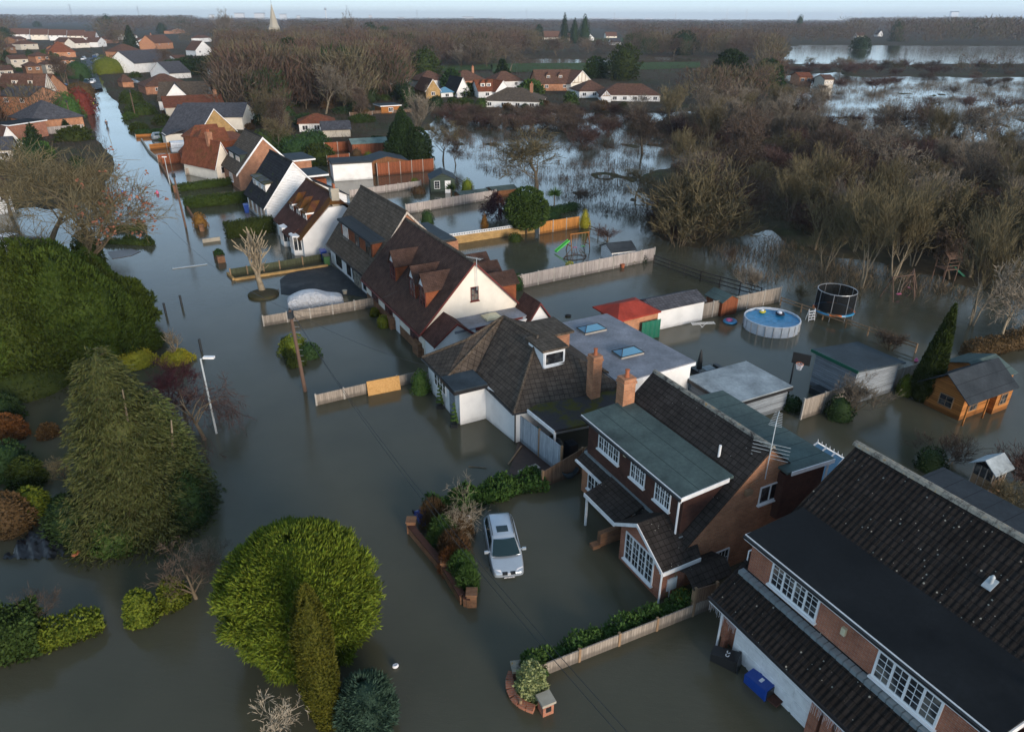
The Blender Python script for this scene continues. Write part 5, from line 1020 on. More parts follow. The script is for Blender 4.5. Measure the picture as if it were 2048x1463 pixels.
# washing line
X, Y = g(1405, 655); t = thing('clothes_airer', 'white folding clothes airer half under water beside the fence', 'airer', (X, Y, .25), R(5)); b = MB()
for k in range(5): b.tube((-.9, -.2+k*.1, .1), (.9, -.2+k*.1, .16), .012, n=4)
b.tube((-.9, -.25, .1), (-.9, .25, .1), .02); b.tube((.9, -.25, .15), (.9, .25, .15), .02); b.tube((-.5, 0, -.6), (.4, .1, .15), .018); b.tube((.5, 0, -.6), (-.4, .1, .12), .018); b.build('frame', M['white_paint'], t)
# basketball hoop
X, Y = g(1577, 782); t = thing('basketball_hoop', 'black basketball stand with orange ring and white net', 'basketball hoop', (X, Y, 0), R(-30)); b = MB(); b.tube((0, 0, -.5), (0, 0, 2.3), .06); b.tube((0, 0, 2.2), (.35, -.15, 2.7), .045); b.build('pole', M['metal_dark'], t)
b = MB(); b.obox((-.15, -.25, 2.2), (1.1, .0, 0), (0, -1, 0), 1.1, .75, .04); b.build('backboard', M['net_black'], t)
b = MB(); n_ = 14
for i in range(n_): a = 2*math.pi*i/n_; c = 2*math.pi*(i+1)/n_; b.tube((.4+.23*math.cos(a), -.55+.23*math.sin(a), 2.35), (.4+.23*math.cos(c), -.55+.23*math.sin(c), 2.35), .015, n=4)
rg = b.build('ring', M['orange_plastic'], t); b = MB()
for i in range(n_): a = 2*math.pi*i/n_; c = a+.4; b.tube((.4+.23*math.cos(a), -.55+.23*math.sin(a), 2.35), (.4+.13*math.cos(c), -.55+.13*math.sin(c), 1.95), .008, n=3); b.tube((.4+.23*math.cos(a), -.55+.23*math.sin(a), 2.35), (.4+.13*math.cos(a-.4), -.55+.13*math.sin(a-.4), 1.95), .008, n=3)
b.build('net', M['paper'], rg)
# closed parasol
X, Y = g(1396, 752); t = thing('parasol', 'closed dark parasol standing on the flooded patio', 'parasol', (X, Y, 0)); b = MB(); b.tube((0, 0, -.3), (0, 0, 2.0), .03); b.build('pole', M['metal_dark'], t); b = MB(); b.lathe([(.05, .55), (.2, .6), (.17, 1.2), (.09, 1.75), (.03, 2.05)], (0, 0), 10); b.build('canopy', M['plastic_black'], t)
X, Y = g(1415, 745); t = thing('garden_sofa', 'dark rattan corner seat under water on the patio', 'sofa', (X, Y, 0), AX); b = MB(); b.box(-1, -.6, -.3, 1.3, -.3, .35); b.box(-1, -.6, -.3, -.7, .6, .35); b.box(1.0, -.3, -.3, 1.3, .6, .2); b.build('frame', M['metal_dark'], t); b = MB(); b.box(-.2, -.1, .2, .6, .5, .26); b.build('table_top', M['felt_light'], t)
# A-frame swings
def swing(label, px, py, sc_=1.0, rot=0, mat='timber', slide=None, name='swing_set', tower=False, seats=2):
    X, Y = g(px, py); t = thing(name, label, name.replace('_', ' '), (X, Y, 0), rot); b = MB(); Hh = 2.0*sc_; L = 2.4*sc_
    for x in (0, L):
        b.tube((x-.15, -.9*sc_, -.5), (x, 0, Hh), .05); b.tube((x-.15, .9*sc_, -.5), (x, 0, Hh), .05); b.tube((x-.1, -.5*sc_, .35*Hh), (x-.1, .5*sc_, .35*Hh), .04)
    b.tube((-.1, 0, Hh), (L+.1, 0, Hh), .055); b.build('frame', M[mat], t)
    for i in range(seats):
        x = L*(i+.6)/(seats+.2); b = MB(); b.tube((x-.18, 0, Hh), (x-.18, .05, .35), .012, n=3); b.tube((x+.18, 0, Hh), (x+.18, .05, .35), .012, n=3); b.build('rope', M['bargewood'], t); b = MB(); b.box(x-.22, -.08, .32, x+.22, .14, .36); b.build('seat', M[['pink_plastic', 'plastic_lime'][i % 2]], t)
    if slide:
        b = MB(); x0 = -.2; b.slab([(x0, -.2, 1.3*sc_), (x0, .2, 1.3*sc_), (x0-1.7*sc_, .2, .15), (x0-1.7*sc_, -.2, .15)], .04)
        for y in (-.22, .2): b.slab([(x0, y, 1.42*sc_), (x0, y+.03, 1.42*sc_), (x0-1.7*sc_, y+.03, .27), (x0-1.7*sc_, y, .27)], .16)
        b.build('slide', M[slide], t)
    return t
swing('wooden swing set with lime green slide and pink seat in the middle garden', 1140, 502, .9, R(25), 'log_orange', 'plastic_lime')
t = thing('climbing_dome', 'dark timber climbing frame half under water beside the green slide', 'climbing frame', (*g(1150,515), 0), R(20)); b = MB()
for i in range(6): a = 2*math.pi*i/6; c = 2*math.pi*(i+1)/6; p_ = (1.3*math.cos(a), .9*math.sin(a), .05); q_ = (1.3*math.cos(c), .9*math.sin(c), .05); b.tube(p_, q_, .035); b.tube(p_, (.5*math.cos(a), .4*math.sin(a), .9), .03)
b.build('frame', M['pole_wood'], t)
swing('grey timber swing set standing in the flood right of the trampoline', 1775, 598, 1.0, R(20), 'pole_wood', seats=1)
swing('second grey timber frame with climbing net in the flood', 1815, 590, .9, R(60), 'pole_wood', seats=1)
t = thing('climbing_tower', 'timber play tower with dark green slide among the flooded trees', 'play tower', (*g(1885,566), 0), R(15)); b = MB()
for x in (0, 1.3):
    for y in (0, 1.3): b.tube((x, y, -.5), (x, y, 2.4), .06)
b.box(0, 0, 1.2, 1.3, 1.3, 1.27)
for z in (1.6, 1.95): b.box(0, -.03, z, 1.3, .0, z+.06); b.box(-.03, 0, z, .0, 1.3, z+.06)
b.build('frame', M['pole_wood'], t); b = MB(); b.slab([(-.1, -.1, 2.35), (1.4, -.1, 2.35), (1.4, .65, 2.9), (-.1, .65, 2.9)], .04); b.slab([(-.1, 1.4, 2.35), (-.1, .65, 2.9), (1.4, .65, 2.9), (1.4, 1.4, 2.35)], .04); b.build('roof', M['pole_wood'], t); b = MB(); b.slab([(1.3, .4, 1.25), (1.3, .9, 1.25), (3.0, .9, .1), (3.0, .4, .1)], .05); b.slab([(1.3, .36, 1.4), (1.3, .4, 1.4), (3.0, .4, .25), (3.0, .36, .25)], .2); b.slab([(1.3, .9, 1.4), (1.3, .94, 1.4), (3.0, .94, .25), (3.0, .9, .25)], .2); b.build('slide', M['plastic_dgreen'], t)
# bins
def bin_(label, px, py, mat, lid, rot=0, tip=None, z=0, name='wheelie_bin'):
    X, Y = g(px, py, z); t = thing(name, label, 'bin', (X, Y, z), rot)
    if tip: t.rotation_euler = tip
    b = MB(); b.add([(-.24, -.28, 0), (.24, -.28, 0), (.24, .28, 0), (-.24, .28, 0), (-.29, -.36, .98), (.29, -.36, .98), (.29, .36, .98), (-.29, .36, .98)], [(0,3,2,1),(4,5,6,7),(0,1,5,4),(1,2,6,5),(2,3,7,6),(3,0,4,7)]); b.box(-.31, -.38, .93, .31, .38, .975); b.build('body', M[mat], t)
    b = MB(); b.slab([(-.3, -.4, 1.02), (.3, -.4, 1.02), (.3, .4, 1.09), (-.3, .4, 1.09)], .05); b.tube((-.25, .42, 1.0), (.25, .42, 1.0), .03); b.build('lid', M[lid], t)
    for s in (-.26, .26): b = MB(); b.tube((s-.03, .28, .1), (s+.03, .28, .1), .11, n=12); b.build('wheel', M['rubber'], t)
    return t
def text(par, s, size, loc, rot, mat, name='lettering', ext=.003):
    c = D.curves.new(name, 'FONT'); c.body = s; c.size = size; c.extrude = ext; c.align_x = 'CENTER'; c.align_y = 'CENTER'; o = D.objects.new(name, c); COL.objects.link(o)
    dg = bpy.context.evaluated_depsgraph_get(); me = D.meshes.new_from_object(o.evaluated_get(dg)); D.objects.remove(o); me.materials.clear(); me.materials.append(M[mat])
    q = link(name, me, par); q.location = loc; q.rotation_euler = rot; return q
t = bin_('black wheelie bin floating on its back with white number 35, by the garage', 1424, 1308, 'plastic_black', 'plastic_black', tip=(R(-86), 0, R(-122)), z=.10)
text(t, '35', .34, (0, -.335, .62), (R(90-4.7), 0, 0), 'white_paint')
t = bin_('bright blue recycling bin floating on its side against the white garage door', 1496, 1352, 'plastic_blue', 'plastic_blue', tip=(R(-88), 0, R(-145)), z=.12)
for o_ in [c_ for c_ in t.children if c_.name.startswith(('lid', 'wheel'))]: D.objects.remove(o_)
b = MB(); b.slab([(-.24, -.3, 1.0), (.24, -.3, 1.0), (.24, .3, 1.02), (-.24, .3, 1.02)], .03); b.build('mouth', M['plastic_black'], t); b = MB(); b.box(-.25, .0, 1.0, .25, .05, 1.42); b.build('lid', M['brick_dark'], t)
b = MB(); b.box(-.1, -.345, .5, .1, -.325, .62); b.build('sticker', M['white_paint'], t)
bin_('blue lidded bin floating by the low brick wall corner', 838, 1030, 'plastic_blue', 'plastic_blue', tip=(R(60), 0, R(30)), z=-.1)
bin_('green wheelie bin standing beside the brick gable house', 654, 530, 'plastic_green', 'plastic_black', AX)
bin_('blue topped bin behind the green wheelie bin', 648, 520, 'plastic_blue', 'plastic_blue', AX)
bin_('blue bin standing before the white clapboard house', 494, 425, 'plastic_blue', 'plastic_blue', AX); bin_('blue bin beside the ivy gable', 448, 352, 'plastic_blue', 'plastic_blue', AX); bin_('green bin beside the ivy gable', 452, 356, 'plastic_green', 'plastic_green', AX); bin_('dark blue bin by the cream garage far up the street', 335, 250, 'plastic_blue', 'plastic_blue', AX)
for px, py, l in ((880, 815, 'upper'), (909, 852, 'lower')):
    X, Y = g(px, py); t = thing('potted_topiary', 'spiral clipped topiary in a dark pot by the bungalow door, %s of the pair' % ('farther' if l == 'upper' else 'nearer'), 'topiary', (X, Y, 0)); b = MB(); b.box(-.2, -.2, -.3, .2, .2, .22); b.build('pot', M['plastic_black'], t); t['SP'] = 1; del t['SP']
    b = MB()
    for i in range(60):
        a = i*.52; z = .3+i*.022; r = .26*(1-i/75); b.tube((r*.5*math.cos(a), r*.5*math.sin(a), z), (r*math.cos(a+.2), r*math.sin(a+.2), z+.03), .10*(1-i/100), .05, 5)
    b.build('foliage', M['leaf_green'], t)
for lab, px, py in (('wooden planter pot outside the brick gable house', 690, 588), ('white flower pot at the white cottage bay window', 590, 498), ('terracotta pot at the foot of the pale fence', 1245, 535)):
    X, Y = g(px, py); t = thing('plant_pot', lab, 'pot', (X, Y, 0)); b = MB(); b.lathe([(.14, -.2), (.2, .3), (.23, .32), (.23, .36), (.1, .34)], (0, 0), 12); b.build('pot', M['terracotta' if 'terra' in lab else 'stone'], t)
# junk under the lean-to
X, Y = W(19.2, 26.7); t = thing('workbench', 'cluttered dark workbench with bright painted board under the lean-to', 'bench', (X, Y, 0), AX); b = MB(); b.box(-1.2, -.3, .75, .9, .4, .82); b.box(-1.1, -.2, -.4, -1.0, .3, .75); b.box(.7, -.2, -.4, .8, .3, .75); b.build('bench', M['timber'], t)
n = NT('painted_board', .7, .3, (.1, .4, .2)); f = n.noise(n.pos(), 5, 3); n.col(n.ramp(f, [(.35, (.45, .08, .05)), (.47, (.45, .45, .03)), (.55, (.02, .30, .14))])); M['painted_board'] = n.m
b = MB(); b.prism([(-.7, 0), (-.5, -.25), (.2, -.28), (.25, .25), (-.5, .25)], 'z', .83, .87); b.build('painted_board', M['painted_board'], t)
b = MB(); b.tube((-.6, -.35, .4), (1.6, -.2, .5), .04); b.build('grey_tube', M['galv'], t)
X, Y = W(17.3, 28.0); t = thing('barbecue', 'black covered barbecue under the lean-to roof', 'barbecue', (X, Y, 0), AX); b = MB(); b.lathe([(.35, -.3), (.42, .3), (.45, .9), (.3, 1.15), (.08, 1.25)], (0, 0), 12, .7); b.build('cover', M['black_sheet'], t, True)
X, Y = W(17.8, 27.2); t = thing('barbecue', 'second dark covered stand right of the covered barbecue', 'barbecue', (X, Y, 0), AX); b = MB(); b.box(-.25, -.3, -.3, .3, .3, 1.3); b.build('cover', M['black_sheet'], t); 
X, Y = W(16.75, 29.3); t = thing('step_ladder', 'green topped folding step ladder by the white bungalow wall', 'ladder', (X, Y, 0), AX); b = MB()
for s in (-.22, .22): b.tube((s, -.2, -.4), (s, 0, 1.3), .02); b.tube((s, .25, -.4), (s, 0, 1.3), .02)
for k in range(4): b.box(-.22, -.18+k*.05, k*.3, .22, -.05+k*.05, k*.3+.03)
b.build('frame', M['steel'], t); b = MB(); b.box(-.24, -.12, 1.28, .24, .12, 1.34); b.build('top_step', M['tarp_green'], t)
X, Y = W(17.0, 25.9); t = thing('wheelbarrow_tub', 'blue tub lying behind the brown fence', 'tub', (X, Y, 0), AX); b = MB(); b.lathe([(.2, .1), (.4, .3), (.5, .55), (.46, .55), (.3, .3)], (0, 0), 14, .7); b.build('tub', M['felt_blue'], t, True)
# lamp posts, poles, bollards, sign
def lamp_post(label, px, py, h_, arm=1.0, adir=(1, 0), lean=0):
    X, Y = g(px, py); t = thing('lamp_post', label, 'lamp post', (X, Y, 0)); b = MB(); b.tube((0, 0, -.5), (lean, 0, h_), .07, .045, 8); b.tube((lean, 0, h_-.05), (lean+adir[0]*arm*.6, adir[1]*arm*.6, h_+.08), .03); b.build('pole', M['galv'], t)
    b = MB(); x, y = lean+adir[0]*arm*.6, adir[1]*arm*.6; b.box(x-.05, y-.11, h_+.02, x+.55, y+.11, h_+.14); b.build('lamp_head', M['white_paint'], t); return t
lamp_post('grey lamp post standing in the flood beside the weeping tree', 433, 866, hgt(433, 866, 717), .4)
lamp_post('thin lamp post at the left of the flooded street beside the garden walls', 342, 378, hgt(342, 378, 315), .4, (-1, 0)); lamp_post('far lamp post left of the wading people', 182, 222, hgt(182, 222, 202), .4)
def tele_pole(label, px, py, top, lean=0):
    X, Y = g(px, py); h_ = hgt(px, py, top); t = thing('telegraph_pole', label, 'telegraph pole', (X, Y, 0)); b = MB(); b.tube((0, 0, -.5), (lean, 0, h_), .13, .10, 10); b.build('pole', M['pole_wood'], t)
    b = MB(); b.box(lean-.16, -.14, h_-.55, lean+.16, .14, h_-.1); b.tube((lean, 0, h_), (lean, 0, h_+.12), .06); b.build('junction_box', M['metal_dark'], t); b = MB()
    for k in range(8): b.tube((-.2, 0, 2.2+k*.4), (.2, 0, 2.2+k*.4), .012, n=4)
    b.build('step_irons', M['steel'], t); return X+lean, Y, h_
tp = tele_pole('tall dark telegraph pole beside the island bush', 611, 782, 620, -.25)
tele_pole('brown telegraph pole beside the hedge, right of the street', 372, 455, 345, -.2); tele_pole('telegraph pole before the tall hedge across the street', 145, 250, 200); tele_pole('telegraph pole in the right hand front gardens', 272, 238, 180); tele_pole('tallest telegraph pole at the upper left by the brown roofed house', 143, 192, 140); tele_pole('pole far up by the car park', 215, 135, 92)
def bollard(label, px, py, h_=.9): X, Y = g(px, py); t = thing('bollard', label, 'bollard', (X, Y, 0)); b = MB(); b.lathe([(.09, -.4), (.09, h_), (.11, h_+.03), (.05, h_+.1)], (0, 0), 10); b.build('shaft', M['metal_dark'], t)
bollard('dark bollard farthest up in the water right of the palm', 364, 612); bollard('dark bollard in the water just right of the palm', 332, 628); bollard('dark bollard behind the yellow island bush', 403, 702)
X, Y = g(937, 1062); t = thing('garden_lantern', 'small white garden lantern beside the silver car', 'lantern', (X, Y, 0)); b = MB(); b.tube((0, 0, -.4), (0, 0, .6), .03); b.build('post', M['metal_dark'], t); b = MB(); b.lathe([(.05, .6), (.13, .65), (.15, .85), (.04, .98)], (0, 0), 6); b.build('lamp', M['white_paint'], t)
bx = thing('floating_sign', 'flat road sign board floating on the water of the street', 'sign', (*g(380,533), .02), AX+R(0)); b = MB(); b.box(-1.6, -.16, 0, 1.6, .16, .03); b.build('board', M['galv'], bx)
for lab, px, py, m_ in (('small red and white marker floating in the street', 315, 388, 'pink_plastic'), ('blue crate floating among the ash branches', 246, 388, 'plastic_blue')): X, Y = g(px, py); t = thing('buoy', lab, 'marker', (X, Y, 0)); b = MB(); b.lathe([(.1, -.1), (.22, .1), (.18, .35), (.05, .5)], (0, 0), 10); b.build('body', M[m_], t)
# cables
def cable(label, a, c, sag=.6, r=.012):
    b = MB(); P = []; a = Vector(a); c = Vector(c)
    for i in range(17): k = i/16; q = a.lerp(c, k); q.z -= sag*4*k*(1-k); P.append(tuple(q))
    o = a.copy(); b.O = tuple(o); b.path(P, r, 3); q = b.build('overhead_cable', M['metal_dark']); q.location = o; tag(q, label, 'cable', 'overhead cables')
T = Vector((tp[0], tp[1], tp[2])); 
cable('overhead cable from the telegraph pole to the cream gabled house', T, (*W(15.2, 48), 3.6)); cable('overhead cable from the telegraph pole across the street', T, (-34, 66, 5.5), 1.2)
cable('overhead cable from the telegraph pole to the bungalow', T, (*W(14.2, 36), 2.6), .5); cable('long overhead cable crossing above the silver car', T, (*g(1262, 1470, 5.2), 5.2), 1.0); cable('second long overhead cable crossing above the silver car', T+Vector((.1, 0, -.1)), (*g(1240, 1470, 5.2), 5.2), 1.1)

# ======================================================== vegetation
def bare_tree(seed, H, kind='round', dens=1.0, tw=.03, keys=False):
    """winter tree: returns (trunk+limb tubes MB, twig quads V, key points)"""
    rd = random.Random(seed); tb = MB(); Q = []; K = []
    up = Vector((0, 0, 1))
    def rv(): return Vector((rd.gauss(0, 1), rd.gauss(0, 1), rd.gauss(0, 1)))
    def quad(p, q, w0, w1):
        d = (q-p); n_ = d.cross(rv())
        if n_.length < 1e-6: return
        n_.normalize(); Q.append((p-n_*w0, q-n_*w1, q+n_*w1, p+n_*w0))
    def grow(p, d, L, r, lvl, n):
        seg = 3 if lvl < 3 else 2; pts = [p.copy()]; rr = [r]; d = d.copy()
        bend = {'round': .10, 'upright': .16, 'shrub': .12, 'weep': -.18, 'pollard': .22}[kind]
        for i in range(seg):
            d = (d+rv()*.13+up*bend*(1 if lvl < 4 else .5)).normalized(); p = p+d*L/seg; pts.append(p.copy()); rr.append(r*(1-.28*(i+1)) if lvl < 4 else r*(1-.4*(i+1)))
        for i in range(seg):
            if rr[i] > tw*1.3 and lvl < 3: tb.tube(pts[i], pts[i+1], rr[i], rr[i+1], 6 if lvl == 0 else 4, cap=False)
            else: quad(pts[i], pts[i+1], max(rr[i], tw*.7), max(rr[i+1], tw*.4))
        if lvl >= n: 
            if keys: K.append(pts[-1])
            return
        nb = {0: 8, 1: 6, 2: 5, 3: 5, 4: 4}[lvl] if kind != 'pollard' else {0: 7, 1: 12}[lvl]; nb = max(2, int(round(nb*(dens if lvl > 1 else 1))))
        for k in range(nb):
            f = rd.uniform(.28 if lvl else .35, 1.0); j = min(seg-1, int(f*seg)); a = pts[j].lerp(pts[j+1], f*seg-j)
            side = d.cross(rv()).normalized(); spread = {'round': .95, 'upright': .5, 'shrub': .6, 'weep': 1.2, 'pollard': .9}[kind]
            nd = (d+side*spread*rd.uniform(.7, 1.3)).normalized(); grow(a, nd, L*rd.uniform(.48, .72)*(1.0 if lvl else .95), max(rr[j]*(.62 if kind == 'pollard' else .5), tw*.5), lvl+1, n)
    if kind == 'shrub':
        for k in range(10):
            a = rd.uniform(0, 6.283); d = Vector((math.cos(a)*rd.uniform(.15, .9), math.sin(a)*rd.uniform(.15, .9), 1)).normalized(); grow(Vector((math.cos(a)*H*.05, math.sin(a)*H*.05, -.3)), d, H*rd.uniform(.5, .72), H*.008+.01, 1, 4)
    elif kind == 'upright':
        for k in range(3):
            a = k*2.1+rd.random(); grow(Vector((math.cos(a)*.15, math.sin(a)*.15, -.5)), Vector((math.cos(a)*.16, math.sin(a)*.16, 1)).normalized(), H*.72, H*.014+.03, 0, 4)
    elif kind == 'weep':
        grow(Vector((0, 0, -.5)), Vector((.1, 0, 1)).normalized(), H*.7, H*.03, 0, 4)
    elif kind == 'pollard': grow(Vector((0, 0, -.5)), Vector((.02, .02, 1)), H*.62, H*.062, 0, 2)
    else: grow(Vector((0, 0, -.5)), Vector((rd.uniform(-.06, .06), rd.uniform(-.06, .06), 1)), H*.58, H*.025+.03, 0, 4)
    V = np.array([tuple(v) for q in Q for v in q]) if Q else np.zeros((0, 3))
    return tb, V, K
def quads_mesh(name, V, mat): return np_mesh(name, V, np.arange(len(V)).reshape(-1, 4), [mat])
def make_bare(name, label, cat, seed, H, kind, twig, bk='bark', dens=1.0, tw=.03, group=None, extra=None, squash=None):
    tb, V, K = bare_tree(seed, H, kind, dens, tw, extra is not None)
    if kind == 'weep':       # hanging curtain of twigs
        V = V.copy(); r = np.linalg.norm(V[:, :2], axis=1); V[:, 2] -= np.clip(r-.4, 0, 9)**1.35*.55; V[:, 2] = np.maximum(V[:, 2], .1)
    # normalise the height
    zmax = max(V[:, 2].max(), .1); k = H/zmax; V = V*k; tb.v = [(x*k, y*k, z*k if z > 0 else z) for x, y, z in tb.v]
    t = thing(name, label, cat, (0, 0, 0), 0, group)
    if tb.f: tb.build('trunk', M[bk], t, True, fix=False)
    link('crown', quads_mesh('crown', V, M[twig]), t)
    if extra:
        P = np.array([tuple(p*k) for p in K]); rg_ = np.random.default_rng(seed); P = P[rg_.random(len(P)) < extra[1]]
        if len(extra) > 2: P = P[P[:, 0] > extra[2]]
        link(extra[3] if len(extra) > 3 else 'seed_keys', leaf_mesh('keys', np.repeat(P, 5, 0)+rg_.normal(0, .12, (len(P)*5, 3)), rg_.normal(0, 1, (len(P)*5, 3))-np.array([0, 0, .8]), .22, .09, M[extra[0]], rg_), t)
    return t
def leaf_quads(P, Dn, L, w, rg_):
    n_ = len(P); Dn = Dn/np.maximum(np.linalg.norm(Dn, axis=1), 1e-6)[:, None]; r = rg_.normal(0, 1, (n_, 3)); S_ = np.cross(Dn, r); S_ /= np.maximum(np.linalg.norm(S_, axis=1), 1e-6)[:, None]
    L = (L*rg_.uniform(.6, 1.3, n_))[:, None]; w = (w*rg_.uniform(.7, 1.3, n_))[:, None]; N_ = np.cross(S_, Dn)
    tip = P+Dn*L+N_*L*rg_.uniform(-.25, .1, (n_, 1)); mid = P+Dn*L*.45
    return np.stack([P, mid+S_*w, tip, mid-S_*w], 1).reshape(-1, 3)
def leaf_mesh(name, P, Dn, L, w, mat, rg_, core=None):
    V = leaf_quads(P, Dn, L, w, rg_)
    F = np.arange(len(V)).reshape(-1, 4)
    if core is not None: cv, cf = core; F = np.concatenate([F, cf+len(V)]); V = np.concatenate([V, cv])  # solid inner core, added to block light and sight through the leaves
    return np_mesh(name, V, F, [mat])
def crown(kind, H, Rr, n_, seed, z0=0.0, L=.3, w=.06, mat='leaf_green', up=.3, out=1.0, rnd=.5, lump=.16, lumpf=2.2, core=.78, sq=(1, 1), fill=.22, lean=(0, 0)):
    """foliage mesh of a rotational crown: leaves through its outer shell, uneven outline"""
    rg_ = np.random.default_rng(seed)
    prof = {'cone': lambda z: np.clip((1-z)**.85, 0, 1)*np.clip(z*9+.55, 0, 1), 'dome': lambda z: np.sqrt(np.clip(1-(np.clip(z, 0, 1))**2.2, 0, 1)), 'ball': lambda z: np.sqrt(np.clip(1-(2*z-1)**2, 0, 1)), 'egg': lambda z: np.sqrt(np.clip(1-np.where(z > .42, (z-.42)/.58, (.42-z)/.55)**2, 0, 1)),
            'column': lambda z: np.clip((1-z)*3.2, 0, 1)**.7*np.clip(.55+z*1.6, 0, 1), 'flame': lambda z: np.clip((1-z)*1.35, 0, 1)**.8*np.clip(.6+z*2.5, 0, 1)}[kind]
    m = int(n_*1.8); z = rg_.random(m); keep = rg_.random(m) < (prof(z)*.92+.08); z = z[keep][:n_]; n_ = len(z); a = rg_.uniform(0, 2*math.pi, n_)
    el = (z-.5)*math.pi*.9; U = np.stack([np.cos(a)*np.cos(el), np.sin(a)*np.cos(el), np.sin(el)], 1); C_ = rg_.normal(0, 1, (int(34+lumpf*14), 3)); C_ /= np.linalg.norm(C_, axis=1)[:, None]
    dt = (U @ C_.T).astype(np.float32); bi = dt.argmax(1); bw = np.exp((dt.max(1)-1)*len(C_)*.55); big = np.sin(U @ np.array([2.1, 1.3, .7])+seed)*np.cos(U @ np.array([-.9, 2.4, 1.6])+seed*1.7)
    r = prof(z)*(1+lump*(bw*1.5-.95+big*.2))*(1-np.abs(rg_.normal(0, 1, n_))*fill*.5)
    r = np.clip(r, 0.0, None); ca, sa = np.cos(a), np.sin(a); cz = z0+z*(H-z0)
    P = np.stack([r*ca*Rr*sq[0]+lean[0]*z*H, r*sa*Rr*sq[1]+lean[1]*z*H, cz], 1)
    e = .02; sl = (prof(np.clip(z-e, 0, 1))-prof(np.clip(z+e, 0, 1)))/(2*e)*Rr/(H-z0)
    Dn = np.stack([ca*out, sa*out, np.clip(sl, -1.5, 1.5)*out+up], 1)+rg_.normal(0, rnd, (n_, 3))+(U-C_[bi])*1.6
    c_ = None
    if core:
        nz, na = 10, 14; zz = np.linspace(.0, 1, nz+1); cv = []
        for q in zz:
            rr = float(prof(np.array([min(max(q*.94+.02, .01), .99)]))[0])*core*Rr*(0.02 if q > .99 else (.62 if q > .88 else 1))
            for k in range(na): t_ = 2*math.pi*k/na; cv.append((rr*math.cos(t_)*sq[0]+lean[0]*q*H, rr*math.sin(t_)*sq[1]+lean[1]*q*H, z0+(H-z0)*(.02+q*.92)))
        cf = [(j*na+i, j*na+(i+1) % na, (j+1)*na+(i+1) % na, (j+1)*na+i) for j in range(nz) for i in range(na)]
        c_ = (np.array(cv), np.array(cf))
    return leaf_mesh('foliage', P, Dn, L, w, M[mat], rg_, c_)
def evergreen(name, label, cat, px, py, H, Rr, kind, mat, n_, seed=1, trunk=True, z0=0.0, group=None, xy=None, rz=0, tr=.12, trm='bark', **k):
    X, Y = xy if xy else g(px, py); t = thing(name, label, cat, (X, Y, 0), rz, group)
    link('crown' if trunk else 'foliage', crown(kind, H, Rr, n_, seed, z0=z0, mat=mat, **k), t)
    if trunk: b = MB(); b.tube((0, 0, -.5), (0, 0, max(z0, .3)+(H-z0)*.5), tr, tr*.5, 7); b.build('trunk', M[trm], t)
    return t
def shrub(label, px, py, wpx, top, mat='leaf_green', kind='dome', n_=900, seed=None, name='shrub', L=.16, w=.05, lump=.2, H=None, cat=None, **k):
    m_ = mpp(px, py); H = H or max(.35, hgt(px, py-2, top)); Rr = wpx*m_/2; X, Y = g(px, py); X, Y = X+X/math.hypot(X, Y)*Rr*.6, Y+Y/math.hypot(X, Y)*Rr*.6
    seed = seed if seed is not None else int(px*7+py); t = tag(link(name, crown(kind, H, Rr, n_, seed, z0=-.15, L=L, w=w, mat=mat, lump=lump, **k)), label, cat or 'shrub'); t.location = (X, Y, 0); return t
def hedge(label, pts, wd, h_, mat='leaf_hedge', dens=140, L=.13, w=.045, name='hedge', seed=1, jit=.06, px=True, z0=-.1, cat='hedge', rough=0.0, group=None):
    P = [Vector((*g(*p), 0)) for p in pts] if px else [Vector((*W(*p), 0)) for p in pts]; o = P[0]; rg_ = np.random.default_rng(seed); VP = []; VD = []; core = MB()
    for a, c in zip(P[:-1], P[1:]):
        u = c-a; Ln = u.length; u = u/Ln; nn = Vector((-u.y, u.x, 0)); A_ = [(Ln*h_, 0), (Ln*h_, 1), (Ln*wd, 2), (wd*h_, 3), (wd*h_, 4)]
        for ar, f in A_:
            k_ = int(ar*dens); s1, s2 = rg_.random(k_), rg_.random(k_); e = rg_.normal(0, jit, k_)-abs(rg_.normal(0, jit, k_))
            if f < 2: l, wv, z = s1*Ln, (e*-1 if f == 0 else wd+e), s2*h_; d = np.tile([0, -1 if f == 0 else 1, .25], (k_, 1))
            elif f == 2: l, wv, z = s1*Ln, s2*wd, h_+e; d = np.tile([0, 0, 1.], (k_, 1))
            else: l, wv, z = (0*s1-e if f == 3 else Ln+e), s1*wd, s2*h_; d = np.tile([-1 if f == 3 else 1, 0, .25], (k_, 1))
            if rough: z = z*(1+rough*np.sin(l*2.3+seed)*np.sin(l*.9+1)+rough*.5*np.sin(l*5.1)); wv = wd/2+(wv-wd/2)*(1+rough*np.sin(l*1.7+2*seed))
            pos = np.array(a-o)[None]+np.outer(l, np.array(u))+np.outer(wv, np.array(nn)); pos[:, 2] = z+z0
            dd = np.outer(d[:, 0], np.array(u))+np.outer(d[:, 1], np.array(nn)); dd[:, 2] = d[:, 2]
            VP.append(pos); VD.append(dd+rg_.normal(0, .5, (k_, 3)))
        cr = .1+rough*.25; core.obox(a-o+nn*wd*cr+u*cr+Vector((0, 0, z0-.3)), u, nn, max(.1, Ln-2*cr), (h_-cr*.7)*(1-rough)+.3, wd*(1-2*cr))
    me = leaf_mesh('foliage', np.concatenate(VP), np.concatenate(VD), L, w, M[mat], rg_, (np.array(core.v), np.array(core.f)))
    t = tag(link(name, me), label, cat, group); t.location = o; return t
def put(o, px=None, py=None, H=None, baseH=None, rz=None, xy=None, wide=1.0):
    X, Y = xy if xy else g(px, py); o.location = (X, Y, 0); o.rotation_euler = (0, 0, random.uniform(0, 6.28) if rz is None else rz)
    if H and baseH: k = H/baseH; o.scale = (k*wide, k*wide, k)
    return o

